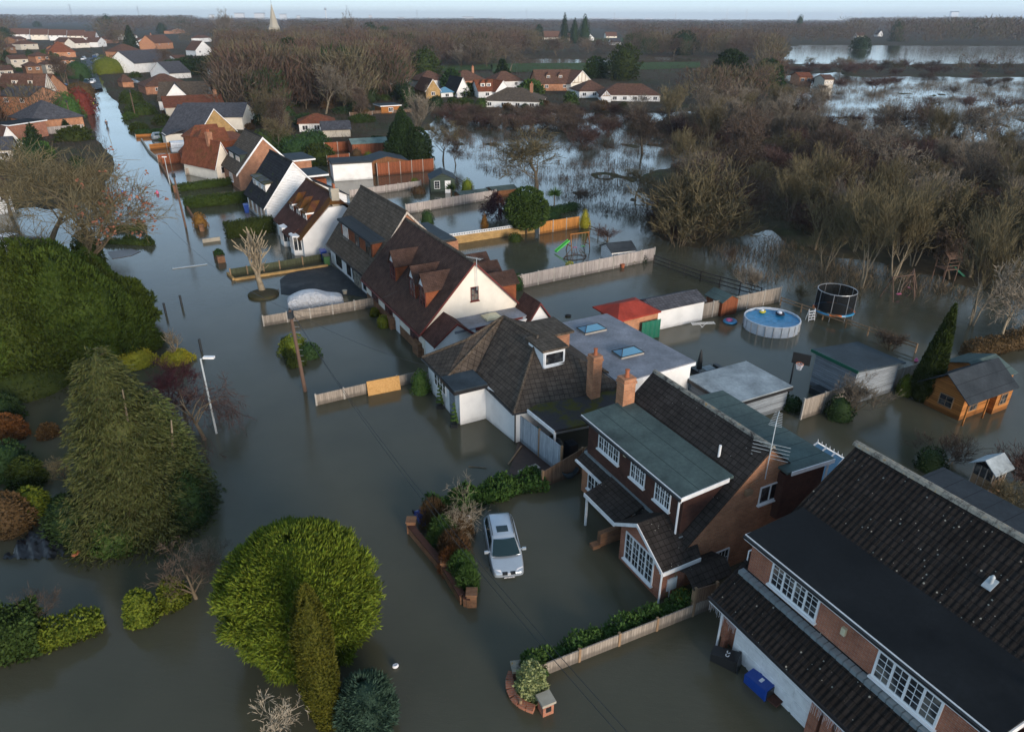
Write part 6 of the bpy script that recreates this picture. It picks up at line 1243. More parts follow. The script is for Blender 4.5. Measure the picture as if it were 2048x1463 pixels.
# ---- the big trees near the camera
random.seed(11)
Xc, Yc = g(600, 1196, 2.5)
evergreen('golden_conifer', 'big round golden green conifer standing in the water at the bottom', 'tree', 0, 0, 5.45, 2.85, 'ball', 'leaf_gold', 72000, 3, xy=(Xc, Yc), z0=-.45, L=.21, w=.024, up=.6, out=.8, rnd=.5, lump=.15, lumpf=9, core=.70, fill=.36, tr=.22)
evergreen('columnar_yew', 'taller golden columnar yew in front of the round conifer', 'tree', 657, 1452, 6.5, .58, 'column', 'leaf_goldyew', 12000, 5, L=.13, w=.020, up=1.0, out=.7, rnd=.35, lump=.10, core=.85, tr=.1)
X, Y = g(640, 1432); evergreen('columnar_yew', 'second golden columnar yew just behind the taller one', 'tree', 0, 0, 5.7, .5, 'column', 'leaf_goldyew', 6000, 6, xy=(X, Y+.1), L=.17, w=.028, up=1.0, out=.7, rnd=.35, lump=.10, core=.85, tr=.1)
evergreen('bluish_shrub', 'rounded blue green shrub right of the columnar yews at the bottom', 'shrub', 738, 1452, 2.2, 1.0, 'egg', 'leaf_blue', 7000, 7, L=.2, w=.022, up=.6, rnd=.45, lump=.14, core=.7)
t = make_bare('dead_sapling', 'bare whitish dead sapling at the bottom edge', 'sapling', 5, 2.4, 'round', 'twig_pale', 'bark_pale', .55, .012); put(t, 548, 1475, rz=1.0)
# drooping cypress: tiers of hanging sprays
def cypress(label, px, py, H, Rr, mat, n_, seed):
    X, Y = g(px, py); rg_ = np.random.default_rng(seed); P = []; Dn = []; br = MB()
    nb = 420
    for i in range(nb):
        z = H*(1-(i/nb)**.62)*.97+.25; a = i*2.39996+rg_.normal(0, .15); R_ = Rr*(max(0, 1-z/H))**.62*rg_.uniform(.72, 1.12)+.28; k_ = max(4, int(n_/nb*(.3+R_/Rr*1.1)))
        s = rg_.random(k_)**.7; x = s*R_; zz = z+.25*x-(x**2)*.10/(.3+R_*.12)-.15; sw = rg_.normal(0, .16+.08*x, k_)
        P.append(np.stack([x*np.cos(a)-sw*np.sin(a), x*np.sin(a)+sw*np.cos(a), zz-np.abs(sw)*.45+rg_.normal(0, .06, k_)], 1))
        Dn.append(np.stack([np.cos(a)*.75-np.sin(a)*sw*2, np.sin(a)*.75+np.cos(a)*sw*2, np.full(k_, -.42)], 1)+rg_.normal(0, .32, (k_, 3)))
        if i % 3 == 0: br.tube((0, 0, z-.15), (R_*.8*math.cos(a), R_*.8*math.sin(a), z+.2*R_*.8-(R_*.8)**2*.10/(.3+R_*.12)-.12), .03, .012, 3, False)
    c_ = []; na = 14
    for q in np.linspace(0, 1, 11):
        rr = Rr*.62*(1-q)**.62+.03
        for k in range(na): c_.append((rr*math.cos(2*math.pi*k/na), rr*math.sin(2*math.pi*k/na), .3+q*H*.93))
    cf = np.array([(j*na+i, j*na+(i+1) % na, (j+1)*na+(i+1) % na, (j+1)*na+i) for j in range(10) for i in range(na)])
    t = thing('cypress', label, 'tree', (X, Y, 0)); P = np.concatenate(P); P[:, 2] = np.maximum(P[:, 2], .05); link('crown', leaf_mesh('foliage', P, np.concatenate(Dn), .27, .028, M[mat], rg_, (np.array(c_), cf)), t)
    b = MB(); b.tube((0, 0, -.5), (0, 0, H*.93), .24, .03, 7); b.tube((.5, -.3, 2), (1.1, -.5, H*.8), .12, .03, 6); b.build('trunk', M['bark_pale'], t); br.build('branches', M['bark'], t, fix=False); return t
t = cypress('large drooping olive green cypress at the left foreground', 285, 1040, 9.4, 3.1, 'leaf_conifer', 52000, 4)
X, Y = g(335, 1030); t = cypress('lower lighter drooping conifer leaning out of the right side of the large cypress', 352, 1010, 6.6, 1.9, 'leaf_conifer', 20000, 9)
shrub('dark rounded laurel at the foot of the large cypress, water side', 385, 1055, 90, 960, 'leaf_dark', n_=2500); shrub('dark undergrowth left of the cypress foot', 165, 1085, 120, 1010, 'leaf_dark', n_=2500); shrub('dark ferny shrub at the front foot of the cypress', 245, 1105, 110, 1040, 'leaf_green', n_=2200)
# tall clipped conifer screen at the left
lab = ['front corner of the tall green conifer screen beside the street', 'tall green conifer in the middle of the left screen', 'tall green conifer at the left edge of the screen', 'conifer behind the corner of the tall screen', 'conifer rising behind the middle of the screen', 'conifer behind the left end of the screen', 'rear conifer of the screen against the ash trunk', 'rearmost left conifer of the tall screen', 'conifer at the extreme left edge of the screen', 'lower rounded conifer on the street side of the screen', 'slim conifer between the corner and middle of the screen front', 'front conifer between the middle and left edge of the screen', 'front conifer at the far left bottom of the screen', 'conifer just behind the street corner of the screen', 'inner conifer right of the screen middle']
for i, (px, py, tp_, Rr) in enumerate(((250,735,560,2.4), (160,758,500,2.8), (62,778,470,3.0), (222,690,520,2.4), (132,695,485,2.8), (20,720,492,3.2), (198,640,500,2.4), (100,740,480,2.8), (-60,760,480,3.6), (285,722,640,1.4), (205,755,530,2.4), (112,770,488,2.6), (8,790,478,3.0), (262,690,560,2.2), (180,700,505,2.4))):
    evergreen('screen_conifer', lab[i], 'tree', px, py-25, hgt(px, py-25, tp_), Rr, 'egg' if i % 3 == 1 else 'flame', 'leaf_screen', 9000, 20+i, group='tall conifer screen', L=.34, w=.055, up=.9, out=.7, rnd=.45, lump=.2, core=.82, tr=.2)
shrub('yellow green clipped bush at the street foot of the conifer screen', 272, 738, 85, 705, 'leaf_yellow', n_=1500); shrub('dark clipped base hedge under the conifer screen at the left', 60, 795, 230, 740, 'leaf_hedge', n_=2500)
# ash with seed keys
t = make_bare('ash_tree', 'big tan bare ash with reddish seed keys spreading over the street at the left', 'tree', 21, 14.0, 'round', 'twig_tan', 'bark', 1.9, .026, extra=('keys', .07, 1.5)); put(t, 208, 590, rz=.2); t.scale = (1.25, 1.25, 1.0)
t = make_bare('ash_tree', 'smaller tan bare tree filling in left of the big ash', 'tree', 22, 10.5, 'round', 'twig_tan', 'bark', 1.8, .03); put(t, 95, 485, rz=.5); t.scale = (1.3, 1.3, 1.0)
t = make_bare('bare_tree', 'brownish bare tree at the left edge behind the ash', 'tree', 23, 8, 'round', 'twig_brown', 'bark', 1.2, .03); put(t, 20, 430, rz=.5)
evergreen('ivy_column', 'ivy and shrubs round the ash trunk beside the street', 'shrub', 190, 555, 4.5, 1.3, 'egg', 'leaf_hedge', 3500, 31, L=.2, w=.06)
# pollard on its island
t = make_bare('pollard_tree', 'pollarded tree with knobbly pale limbs on a round islet', 'tree', 12, 6.2, 'pollard', 'bark_pale', 'bark_pale', .25, .085); put(t, 527, 585, rz=.3); t.scale = (.85, .85, 1)
b = MB(); b.lathe([(1.35, -.3), (1.3, .18), (1.0, .26), (.1, .3)], (0, 0), 20); o = b.build('islet', M['ground']); X, Y = g(527, 590); o.location = (X, Y, 0); tag(o, kind='structure'); b = MB(); tag(hedge('ring of grass and leaves around the pollard islet', [(505,594),(548,594)], 1.6, .12, 'leaf_rusty', 120, seed=4), cat='plants')
t = make_bare('pollard_tree', 'small pollard with spiky shoots growing from the yellow island bush', 'tree', 14, 3.4, 'pollard', 'twig_brown', 'bark_pale', .3, .012); put(t, 356, 716); t.scale = (.8, .8, .8)
evergreen('variegated_shrub', 'low yellow variegated bush standing alone in the street water', 'shrub', 355, 722, .75, 1.15, 'dome', 'leaf_yellow', 1600, 8, trunk=False, z0=-.1, L=.14, w=.05)
t = make_bare('weeping_tree', 'low red twigged weeping tree under the lamp post', 'tree', 17, 4.2, 'weep', 'twig_red', 'bark', 1.2, .013); put(t, 412, 878, rz=.3)
t = make_bare('weeping_tree', 'purple twigged rounded tree behind the weeping tree', 'tree', 18, 4.0, 'round', 'twig_purple', 'bark', 1.5, .014); put(t, 368, 830)
def palm(label, px, py, H, n_=90, r=.9): 
    X, Y = g(px, py); t = thing('cordyline', label, 'palm', (X, Y, 0)); b = MB(); b.tube((0, 0, -.4), (0, 0, H*.7), .09, .07); b.build('trunk', M['bark'], t); rg_ = np.random.default_rng(int(px)); P = np.tile([0, 0, H*.68], (n_*3, 1))+rg_.normal(0, .06, (n_*3, 3)); d = rg_.normal(0, 1, (n_*3, 3)); d[:, 2] = np.abs(d[:, 2])*.8-.15; link('crown', leaf_mesh('fronds', P, d, r, .03, M['leaf_dark' if 'dark' in label else 'leaf_green'], rg_), t); return t
palm('small dark cordyline palm standing in the street water', 297, 632, 1.6); palm('tall cordyline palm behind the orange fence', 1108, 425, 3.4, r=1.0); palm('slim cordyline beside the low green roofed sheds', 903, 408, 3.0, r=.8)
# left foreground garden
for a in (('dark green ball shrub at the left edge', 12, 848, 75, 800, 'leaf_dark'), ('rust brown ball shrub at the left edge', 22, 882, 72, 838, 'leaf_rust'), ('small rust coloured shrub in the left pond garden', 100, 875, 38, 852, 'leaf_rusty'), ('large dark green shrub at the left edge below the rust ball', 15, 960, 110, 900, 'leaf_dark'), ('olive clipped shrub right of the large dark one', 62, 975, 70, 925, 'leaf_hedge'), ('brown leafed tangle beside the black sheeting', 30, 1070, 90, 1000, 'leaf_rusty'), ('yellow green shrub above the black sheeting', 72, 1035, 75, 988, 'leaf_bright'), ('dark shrub hanging over the black sheeting', 140, 1045, 60, 1000, 'leaf_dark')): shrub(a[0], a[1], a[2], a[3], a[4], a[5], n_=1900)
t = thing('pond_liner', 'heap of black plastic sheeting at the left pond garden', 'sheeting', (*g(88, 1090), 0)); b = MB(); rg_ = np.random.default_rng(3); n1 = 22; vs = [(1.3*(i/n1*2-1), .95*(j/n1*2-1), max(-.1, .5*(1-(i/n1*2-1)**2)*(1-(j/n1*2-1)**2)+rg_.normal(0, .05)+.12*math.sin(i*1.1+j*.6))) for j in range(n1+1) for i in range(n1+1)]; b.add(vs, [(j*(n1+1)+i, j*(n1+1)+i+1, (j+1)*(n1+1)+i+1, (j+1)*(n1+1)+i) for j in range(n1) for i in range(n1)]); b.build('sheet', M['black_sheet'], t, True)
floater('flower_pot', 'small flower pot cluster beside the black sheeting', 152, 1108, .05, 'terracotta', .22, 'leaf_bright'); floater('garden_toy', 'pink and green toy floating under the cypress', 222, 1100, .05, 'paper', .2, 'pink_plastic')
for i, (px, py, H, m_) in enumerate(((395,1195,3.0,'twig_brown'), (105,1250,2.6,'twig_brown'), (420,1130,1.8,'twig_grey'), (130,960,1.8,'twig_olive'), (25,1060,2.0,'twig_olive'))):
    t = make_bare('bare_sapling', ['bare brown sapling left of the round conifer', 'thin bare sapling behind the yellow green hedge at lower left', 'low bare twigs between the cypress and the round conifer', 'twiggy bush in the shaded left garden', 'bare twiggy branches at the left edge'][i], 'sapling', 40+i, H, 'round', m_, 'bark', .7, .009); put(t, px, py)
hedge('dark green hedge corner with yellow flecks at lower left', [(-90,1360),(80,1310)], 1.5, 1.7, 'leaf_green', 330, .15, .05, seed=5, rough=.08); hedge('yellow green golden privet hedge at lower left', [(88,1308),(205,1262)], .8, .85, 'leaf_bright', 420, .13, .045, seed=6, rough=.25)
shrub('yellow golden privet bush, left of two in the middle of the hedge gap', 290, 1250, 62, 1192, 'leaf_bright', n_=1500, L=.13); shrub('yellow golden privet bush, right of two in the hedge gap', 352, 1215, 58, 1168, 'leaf_bright', n_=1400, L=.13)
# bed by the silver car
hedge('dark green laurel hedge beyond the silver car', [(870,1045),(940,1022),(1010,1000),(1092,978)], 1.3, .7, 'leaf_green', 230, .2, .06, seed=8, rough=.32)
for i, (px, py, w_, tp_, m_) in enumerate(((868,1060,60,1010,'leaf_rusty'), (888,1100,70,1050,'leaf_green'), (908,1130,72,1080,'leaf_rusty'), (925,1168,62,1120,'leaf_green'), (905,1150,55,1110,'leaf_rust'), (935,1190,48,1148,'leaf_green'), (920,1080,60,1040,'leaf_rusty'))): shrub(['brown shrub at the top of the walled bed', 'green shrub in the upper walled bed', 'russet shrub in the middle of the walled bed', 'green shrub low in the walled bed', 'rust red leafed shrub against the low brick wall', 'green bush by the end pier of the walled bed', 'brown leafed shrub beside the bare tree in the walled bed'][i], px, py, w_, tp_, m_, n_=3200, L=.24, w=.013, up=1.2, out=.5, core=.55, fill=.5)
t = make_bare('bare_sapling', 'small pinkish bare tree at the top of the walled bed', 'sapling', 51, 3.6, 'round', 'twig_pale', 'bark_pale', .7, .009); put(t, 912, 1062); t.scale = (.8, .8, 1)
hedge('long dark green hedge trained along the low boarded fence', [(1085,1338),(1180,1298),(1300,1248),(1400,1210)], .42, .72, 'leaf_green', 330, .14, .045, seed=9, rough=.34)
shrub('variegated cream and green bush inside the curved brick wall', 1062, 1402, 62, 1340, 'leaf_varieg', n_=2200, L=.12); shrub('small golden shrub against the brick house corner', 1365, 1210, 34, 1186, 'leaf_yellow', n_=500, L=.1); shrub('dark green shrub behind the variegated bush', 1065, 1360, 60, 1320, 'leaf_green', n_=900)
# street island hedge
hedge('clipped box hedge round the island bush, left side', [(565,690),(580,738),(612,732)], .45, .75, 'leaf_hedge', 300, .1, .035, seed=11); shrub('yellow green bush inside the clipped island hedge', 590, 712, 62, 676, 'leaf_bright', n_=1300, L=.12); shrub('dark rounded bush at the right of the island hedge', 622, 718, 46, 690, 'leaf_dark', n_=900, L=.1)
for a in (('bright green ball shrub nearer along the cream house front', 768, 656, 28, 632, 'leaf_bright'), ('bright green ball shrub farther along the cream house front', 750, 633, 18, 616, 'leaf_bright'), ('yellow flecked shrub at the bungalow corner fence', 842, 790, 40, 742, 'leaf_green'), ('dark clipped bush beside the pale panel fence left end', 1035, 580, 24, 548, 'leaf_dark'), ('yellow ball topiary against the pale panel fence', 1139, 552, 26, 524, 'leaf_yellow'), ('yellow standard tree ball beside the playhouse', 1240, 525, 30, 498, 'leaf_yellow'), ('dark ball shrub near the end of the pale panel fence', 1284, 524, 20, 500, 'leaf_dark'), ('green and yellow small shrub left of the dark ball', 1262, 528, 20, 512, 'leaf_bright'), ('golden flame shaped conifer at the end of the orange fence', 1169, 457, 26, 417, 'leaf_yellow'), ('dark green bush at the foot of the grey boarded fence', 1675, 842, 58, 796, 'leaf_dark'), ('dark bush behind the light roofed outbuilding', 1580, 822, 55, 800, 'leaf_dark'), ('yellow flowered shrub before the tall cypress', 1806, 792, 30, 752, 'leaf_bright'), ('dark green shrub among the right edge thicket', 1855, 945, 62, 902, 'leaf_dark'), ('dark clipped bush in the pond garden', 855, 447, 30, 420, 'leaf_dark'), ('low dark clipped bush by the yellow brick wall', 1030, 484, 30, 466, 'leaf_hedge'), ('rust brown narrow conifer in the pond garden', 969, 460, 15, 425, 'leaf_rust'), ('green bush beside the dark green summerhouse', 830, 375, 20, 355, 'leaf_bright'), ('golden green shrub behind the low green roofs', 935, 385, 28, 356, 'leaf_bright'), ('dark brown heather mound left of the summerhouse', 838, 388, 34, 372, 'leaf_rusty'), ('low clipped mound under the palm', 1105, 438, 36, 424, 'leaf_dark'), ('yellow shrub against the ivy gabled house', 478, 362, 24, 338, 'leaf_yellow'), ('dark shrub against the ivy gabled house', 490, 364, 20, 336, 'leaf_dark'), ('bare brown ball bush behind the white garage', 714, 322, 28, 294, 'leaf_rusty'), ('yellow green bush right of the brown ball bush', 738, 322, 22, 302, 'leaf_bright'), ('rust leafed shrub in the brown bed by the road', 402, 455, 30, 425, 'leaf_rust')): shrub(a[0], a[1], a[2], a[3], a[4], a[5], n_=800, L=.12, w=.04, kind='flame' if 'flame' in a[0] or 'narrow' in a[0] else 'dome')
evergreen('holm_oak', 'large dark evergreen with pale trunk beside the orange fence', 'tree', 1053, 468, 5.2, 2.4, 'egg', 'leaf_green', 7000, 61, z0=.9, L=.26, w=.08, lump=.22, core=.7)
t = make_bare('weeping_tree', 'purplish weeping cherry between the pale fence and the evergreen', 'tree', 62, 3.4, 'weep', 'twig_purple', 'bark', 1.6, .03); put(t, 995, 432); t.scale = (1.15, 1.15, 1)
evergreen('tall_cypress', 'tall narrow leaning dark cypress left of the log cabin', 'tree', 1842, 800, 6.5, .85, 'flame', 'leaf_hedge', 9000, 63, L=.24, w=.035, up=1.3, out=.4, rnd=.25, lump=.08, lean=(.07, .02), core=.85)
evergreen('large_conifer', 'large dark pointed conifer behind the red fence', 'tree', 808, 322, 8.6, 3.2, 'flame', 'leaf_yew', 8000, 64, L=.35, w=.09, lump=.2); evergreen('large_conifer', 'shorter dark conifer leaning on the right of the large one', 'tree', 838, 325, 5.6, 2.4, 'dome', 'leaf_yew', 4000, 65, L=.35, w=.09, lump=.2)
hedge('clipped deep green hedge behind the pollarded tree', [(458,478),(552,464)], 1.6, 1.7, 'leaf_hedge', 90, .16, .06, seed=12); hedge('long clipped hedge across the front garden of the white clapboard house', [(372,418),(500,405)], 1.6, 1.3, 'leaf_hedge', 70, .18, .07, seed=13); hedge('mossy hedge before the ivy gable', [(350,385),(480,368)], 1.2, 1.0, 'leaf_hedge', 70, .18, .07, seed=14); hedge('dark low hedge in the white van garden', [(275,272),(330,268)], 1.5, 1.0, 'leaf_dark', 50, .25, .1, seed=15)
hedge('clipped hedge with corner balls on the left of the street', [(205,488),(300,492)], .9, .6, 'leaf_hedge', 90, .15, .06, seed=16); hedge('second clipped hedge arm on the left of the street', [(215,462),(285,462)], .9, .6, 'leaf_hedge', 90, .15, .06, seed=17)
for a in (('clipped cone at the end of the nearer left hedge', 298, 490, 22, 470), ('clipped cone at the end of the farther left hedge', 282, 458, 20, 436), ('round clipped bush between the left hedges', 260, 484, 26, 470)): shrub(a[0], a[1], a[2], a[3], a[4], 'leaf_hedge', n_=700, kind='flame' if 'cone' in a[0] else 'dome')
hedge('brown beech hedge beyond the log cabin', [(1950,722),(2120,680)], 1.3, 1.1, 'leaf_rusty', 200, .12, .04, seed=18, rough=.08)
hedge('dark green hedge behind the orange fence', [(1100,432),(1158,420)], 1.2, .9, 'leaf_dark', 90, .15, .06, seed=19)
shrub('ivy mass climbing the gable of the ivy house', 530, 330, 50, 282, 'leaf_hedge', n_=2500, H=5.5, kind='egg').parent = None
for i, (px, py, w_, tp_, m_) in enumerate(((600,322,95,275,'leaf_dark'), (628,300,70,262,'leaf_dark'), (560,300,60,262,'leaf_green'), (640,330,70,290,'leaf_hedge'), (612,255,50,228,'leaf_dark'), (755,300,60,275,'leaf_dark'), (560,238,60,205,'leaf_dark'), (140,240,60,185,'leaf_green'), (220,150,75,110,'leaf_bright'), (160,160,60,118,'leaf_dark'), (265,210,50,180,'leaf_hedge'), (285,235,70,205,'leaf_hedge'), (345,280,50,255,'leaf_green'), (168,230,50,175,'leaf_redtwig'), (85,262,50,244,'leaf_dark'), (278,262,36,246,'leaf_hedge'), (165,195,60,165,'leaf_rusty'), (262,240,30,226,'leaf_green'), (690,232,60,215,'leaf_dark'), (725,250,60,230,'leaf_hedge'))):
    shrub(['dark laurel bank behind the white clapboard house', 'dark evergreen bank below the red roofed bungalow', 'green bush behind the ivy gabled house', 'ivy coloured bush left of the red brown fences', 'dark round bush left of the red roofed bungalow', 'dark bush behind the gazebo', 'dark evergreen behind the yellow gable', 'large green hedge bush left of the street', 'big yellow green bush at the end of the flooded street', 'dark evergreen left of the street end', 'green bush beside the street pavement', 'long green bush by the front garden walls', 'green bush beside the cream garage', 'dark red twigged bush by the far lamp post', 'dark clipped hedge bush in the left gardens', 'low hedge bush right of the street water', 'brown bush below the far parked cars', 'small green bush at the street edge', 'dark bush beside the pond garden', 'olive bush beside the pond garden'][i], px, py, w_, tp_, m_, n_=1300, L=.4, w=.12, kind='dome', name='large_shrub')

# ---- the woods: winter trees by the hundred
CLEAR = [(828,136,1060,203), (1060,136,1325,202), (285,93,422,208), (536,0,568,66), (16,54,192,106), (185,100,262,300), (0,145,112,180), (885,265,1090,345), (1035,112,1500,133), (1570,88,1850,118), (1850,90,2048,108), (590,222,705,262), (1083,62,1243,76), (262,68,350,130), (385,80,428,104), (225,160,300,330), (1590,150,1690,175), (150,100,240,142), (755,203,805,235), (380,240,480,330), (1748,60,1770,72)]
POND = [[(870,262),(1140,262),(1230,330),(1200,440),(1080,400),(900,350)], [(1150,235),(1230,222),(1300,300),(1420,300),(1400,330),(1240,420),(1180,330)], [(1560,150),(1720,150),(1660,190),(1580,190)], [(1640,185),(2048,170),(2048,262),(1800,262)], [(1320,500),(2048,640),(2048,700),(1700,640),(1420,590),(1320,530)], [(700,238),(860,230),(860,275),(720,290)], [(1500,460),(1560,475),(1560,560),(1440,540)]]
def in_poly(px, py, poly): return bool(inside(np.array([px]), np.array([py]), poly)[0])
def sample(poly, n_, rd, dist_pow=1.0, hmin=5, hmax=12, wmul=.35, clear=True, tries=40000, sep=2.5, pond=.03, water=True):
    xs = [p[0] for p in poly]; ys = [p[1] for p in poly]; out = []; k = 0
    far_ = math.hypot(*g(1024, max(min(ys), 40))); near_ = math.hypot(*g(1024, max(ys)))
    while len(out) < n_ and k < tries:
        k += 1; r = math.exp(rd.uniform(math.log(near_), math.log(far_))) if dist_pow == 0 else (near_+(far_-near_)*rd.random()**dist_pow)
        py = 36+1400*(22/r)*1.0; py = rd.uniform(0, 1) and py
        px = rd.uniform(min(xs), max(xs)); b_ = ray(px, 300)
        # solve the row exactly on this bearing
        lo, hi = 37.5, 1400
        for _ in range(26):
            mid = (lo+hi)/2; X, Y = g(px, mid)
            if math.hypot(X, Y) > r: lo = mid
            else: hi = mid
        py = (lo+hi)/2
        if not in_poly(px, py, poly): continue
        H = rd.uniform(hmin, hmax)
        if any(in_poly(px, py, q) for q in POND) and rd.random() > pond: continue
        X, Y = g(px, py); m_ = mpp(px, py)
        if clear:
            top = py-H/m_*.97; hw = H*wmul/m_
            if any(px-hw < c[2] and px+hw > c[0] and top < c[3] and py > c[1]+2 for c in CLEAR): continue
        if any((X-q[0])**2+(Y-q[1])**2 < (sep*(.6+math.hypot(X, Y)/250))**2 for q in out): continue
        out.append((X, Y, H, px, py))
    return out
PROTO = {}
def proto(key, seed, H, kind, twig, bk='bark', dens=1.0, tw=.04):
    t = make_bare('bare_tree' if kind != 'shrub' else 'winter_shrub', 'x', 'tree', seed, H, kind, twig, bk, dens, tw); PROTO[key] = (t, H); return t
for k_, (sd_, kind, tw_c, bk, de, tw) in {'u1': (101, 'upright', 'twig_olive', 'bark_pale', 1.0, .034), 'u2': (102, 'upright', 'twig_olive', 'bark_pale', 1.0, .034), 'u3': (107, 'upright', 'twig_grey', 'bark', 1.0, .04), 'r1': (103, 'round', 'twig_brown', 'bark', 1.15, .045), 'r2': (104, 'round', 'twig_olive', 'bark', 1.15, .045), 'r3': (105, 'round', 'twig_brown', 'bark', 1.1, .045), 'r4': (106, 'round', 'twig_grey', 'bark_pale', 1.0, .045)}.items(): proto(k_, sd_, 10.0, kind, tw_c, bk, de, tw)
for k_, (sd_, tw_c) in {'s1': (111, 'twig_red'), 's2': (112, 'twig_brown'), 's3': (113, 'twig_brown'), 's4': (114, 'twig_olive'), 's5': (115, 'twig_red')}.items(): proto(k_, sd_, 5.0, 'shrub', tw_c, 'bark', 1.0, .03)
USED = set()
def plant(key, X, Y, H, label, group, cat='tree', name=None, wide=1.0, rz=None):
    p_, H0 = PROTO[key]; o = p_ if key not in USED else copy_tree(p_); USED.add(key)
    o.location = (X, Y, 0); k = H/H0; o.scale = (k*wide, k*wide, k); o.rotation_euler = (0, 0, random.uniform(0, 6.28) if rz is None else rz)
    if name: o.name = name
    o['label'] = label; o['category'] = cat
    if group: o['group'] = group
    elif 'group' in o: del o['group']
    return o
rd = random.Random(77); random.seed(77)
# named single trees
for key, px, py, top, lab, wd in (('s5', 1215, 482, 448, 'purple red dogwood thicket beyond the low fence', 1.7), ('r2', 1072, 384, 258, 'wide spreading bare oak standing in the wet meadow', 1.9), ('u1', 1648, 545, 372, 'pale trunked bare tree behind the trampoline, left of two', .8), ('u2', 1722, 575, 350, 'tall pale trunked bare tree right of the trampoline', .9), ('u1', 1785, 560, 330, 'olive bare tree behind the grey swing frames', .9), ('u2', 1942, 650, 400, 'slender bare tree with double white trunk in the flood at right', .75), ('r4', 2000, 690, 500, 'leaning yellowish bare tree at the right edge of the flood', .8), ('r3', 1900, 560, 440, 'bare tree over the timber play tower', .9), ('u3', 1500, 590, 520, 'small grey twiggy tree by the rail fence', 1.1), ('s4', 1400, 488, 300, 'large olive willow thicket at the corner of the wood, right half', 1.3), ('s4', 1355, 490, 330, 'large olive willow thicket at the corner of the wood, left half', 1.2), ('r1', 1285, 308, 215, 'brown bare tree at the far side of the wet meadow', 1.2), ('r2', 1270, 400, 330, 'dense olive bush tree standing in the wet meadow', 1.3), ('r4', 650, 232, 118, 'big pale limbed willow rising above the red roofed bungalow', 1.0), ('r2', 886, 322, 240, 'bare tree in the water left of the wet meadow', 1.1), ('r1', 912, 330, 268, 'small bare tree at the water edge left of the meadow', 1.0), ('u3', 832, 275, 160, 'tall bare tree behind the large dark conifer', 1.0), ('r4', 1018, 150, 84, 'silvery birch like tree before the green field', 1.0), ('u3', 458, 80, 10, 'tall grey poplar rising above the skyline left of the church', 1.0), ('u3', 700, 90, 15, 'tall grey poplar above the skyline right of the church', .8), ('r1', 330, 150, 90, 'bare tree behind the blue grey roof', 1.0), ('r1', 135, 175, 100, 'brown bare tree above the half timbered gable', 1.2), ('r2', 560, 200, 130, 'olive bare tree behind the red brown fences', 1.2), ('r3', 500, 190, 90, 'large purple brown tree right of the dark conifers', 1.4), ('s1', 1160, 300, 255, 'brown scrub bush at the top of the wet meadow', 1.4), ('s2', 1165, 402, 375, 'low brown bush in the middle of the wet meadow', 1.8), ('s2', 720, 445, 420, 'twiggy brown shrub behind the slate roof', 1.0), ('u3', 1695, 840, 742, 'bare twiggy shrub against the grey boarded fence', 1.5), ('s2', 1895, 925, 870, 'bare brown bush behind the nearest roof', 1.6), ('s1', 2040, 960, 880, 'red brown thicket at the right edge', 1.3), ('s4', 2010, 1010, 950, 'olive bramble thicket beside the glazed summerhouse', 1.8), ('s4', 1600, 600, 565, 'brown twig bush standing in the flood left of the trampoline', .9), ('s3', 1460, 520, 490, 'dark bush stump in the flooded edge of the wood', .8), ('s3', 1780, 700, 655, 'tangled bare shrub behind the garden room', 1.5)):
    X, Y = g(px, py); plant(key, X, Y, max(1.2, hgt(px, py, top)), lab, None, 'tree' if key[0] != 's' else 'shrub', None, wd)
evergreen('dark_pine', 'dark spreading pine at the far edge of the wood', 'tree', 1455, 186, 13, 5.0, 'egg', 'leaf_yew', 3500, 71, L=.9, w=.25, lump=.5, z0=2, core=.6)
evergreen('round_evergreen', 'broad dark round evergreen at the water edge beyond the wood', 'tree', 1530, 178, 9.5, 6.2, 'dome', 'leaf_dark', 4000, 72, L=.8, w=.2, lump=.15); evergreen('golden_evergreen', 'small golden green conifer beside the dark pine', 'tree', 1468, 188, 5.5, 2.8, 'flame', 'leaf_hedge', 1500, 73, L=.7, w=.2)
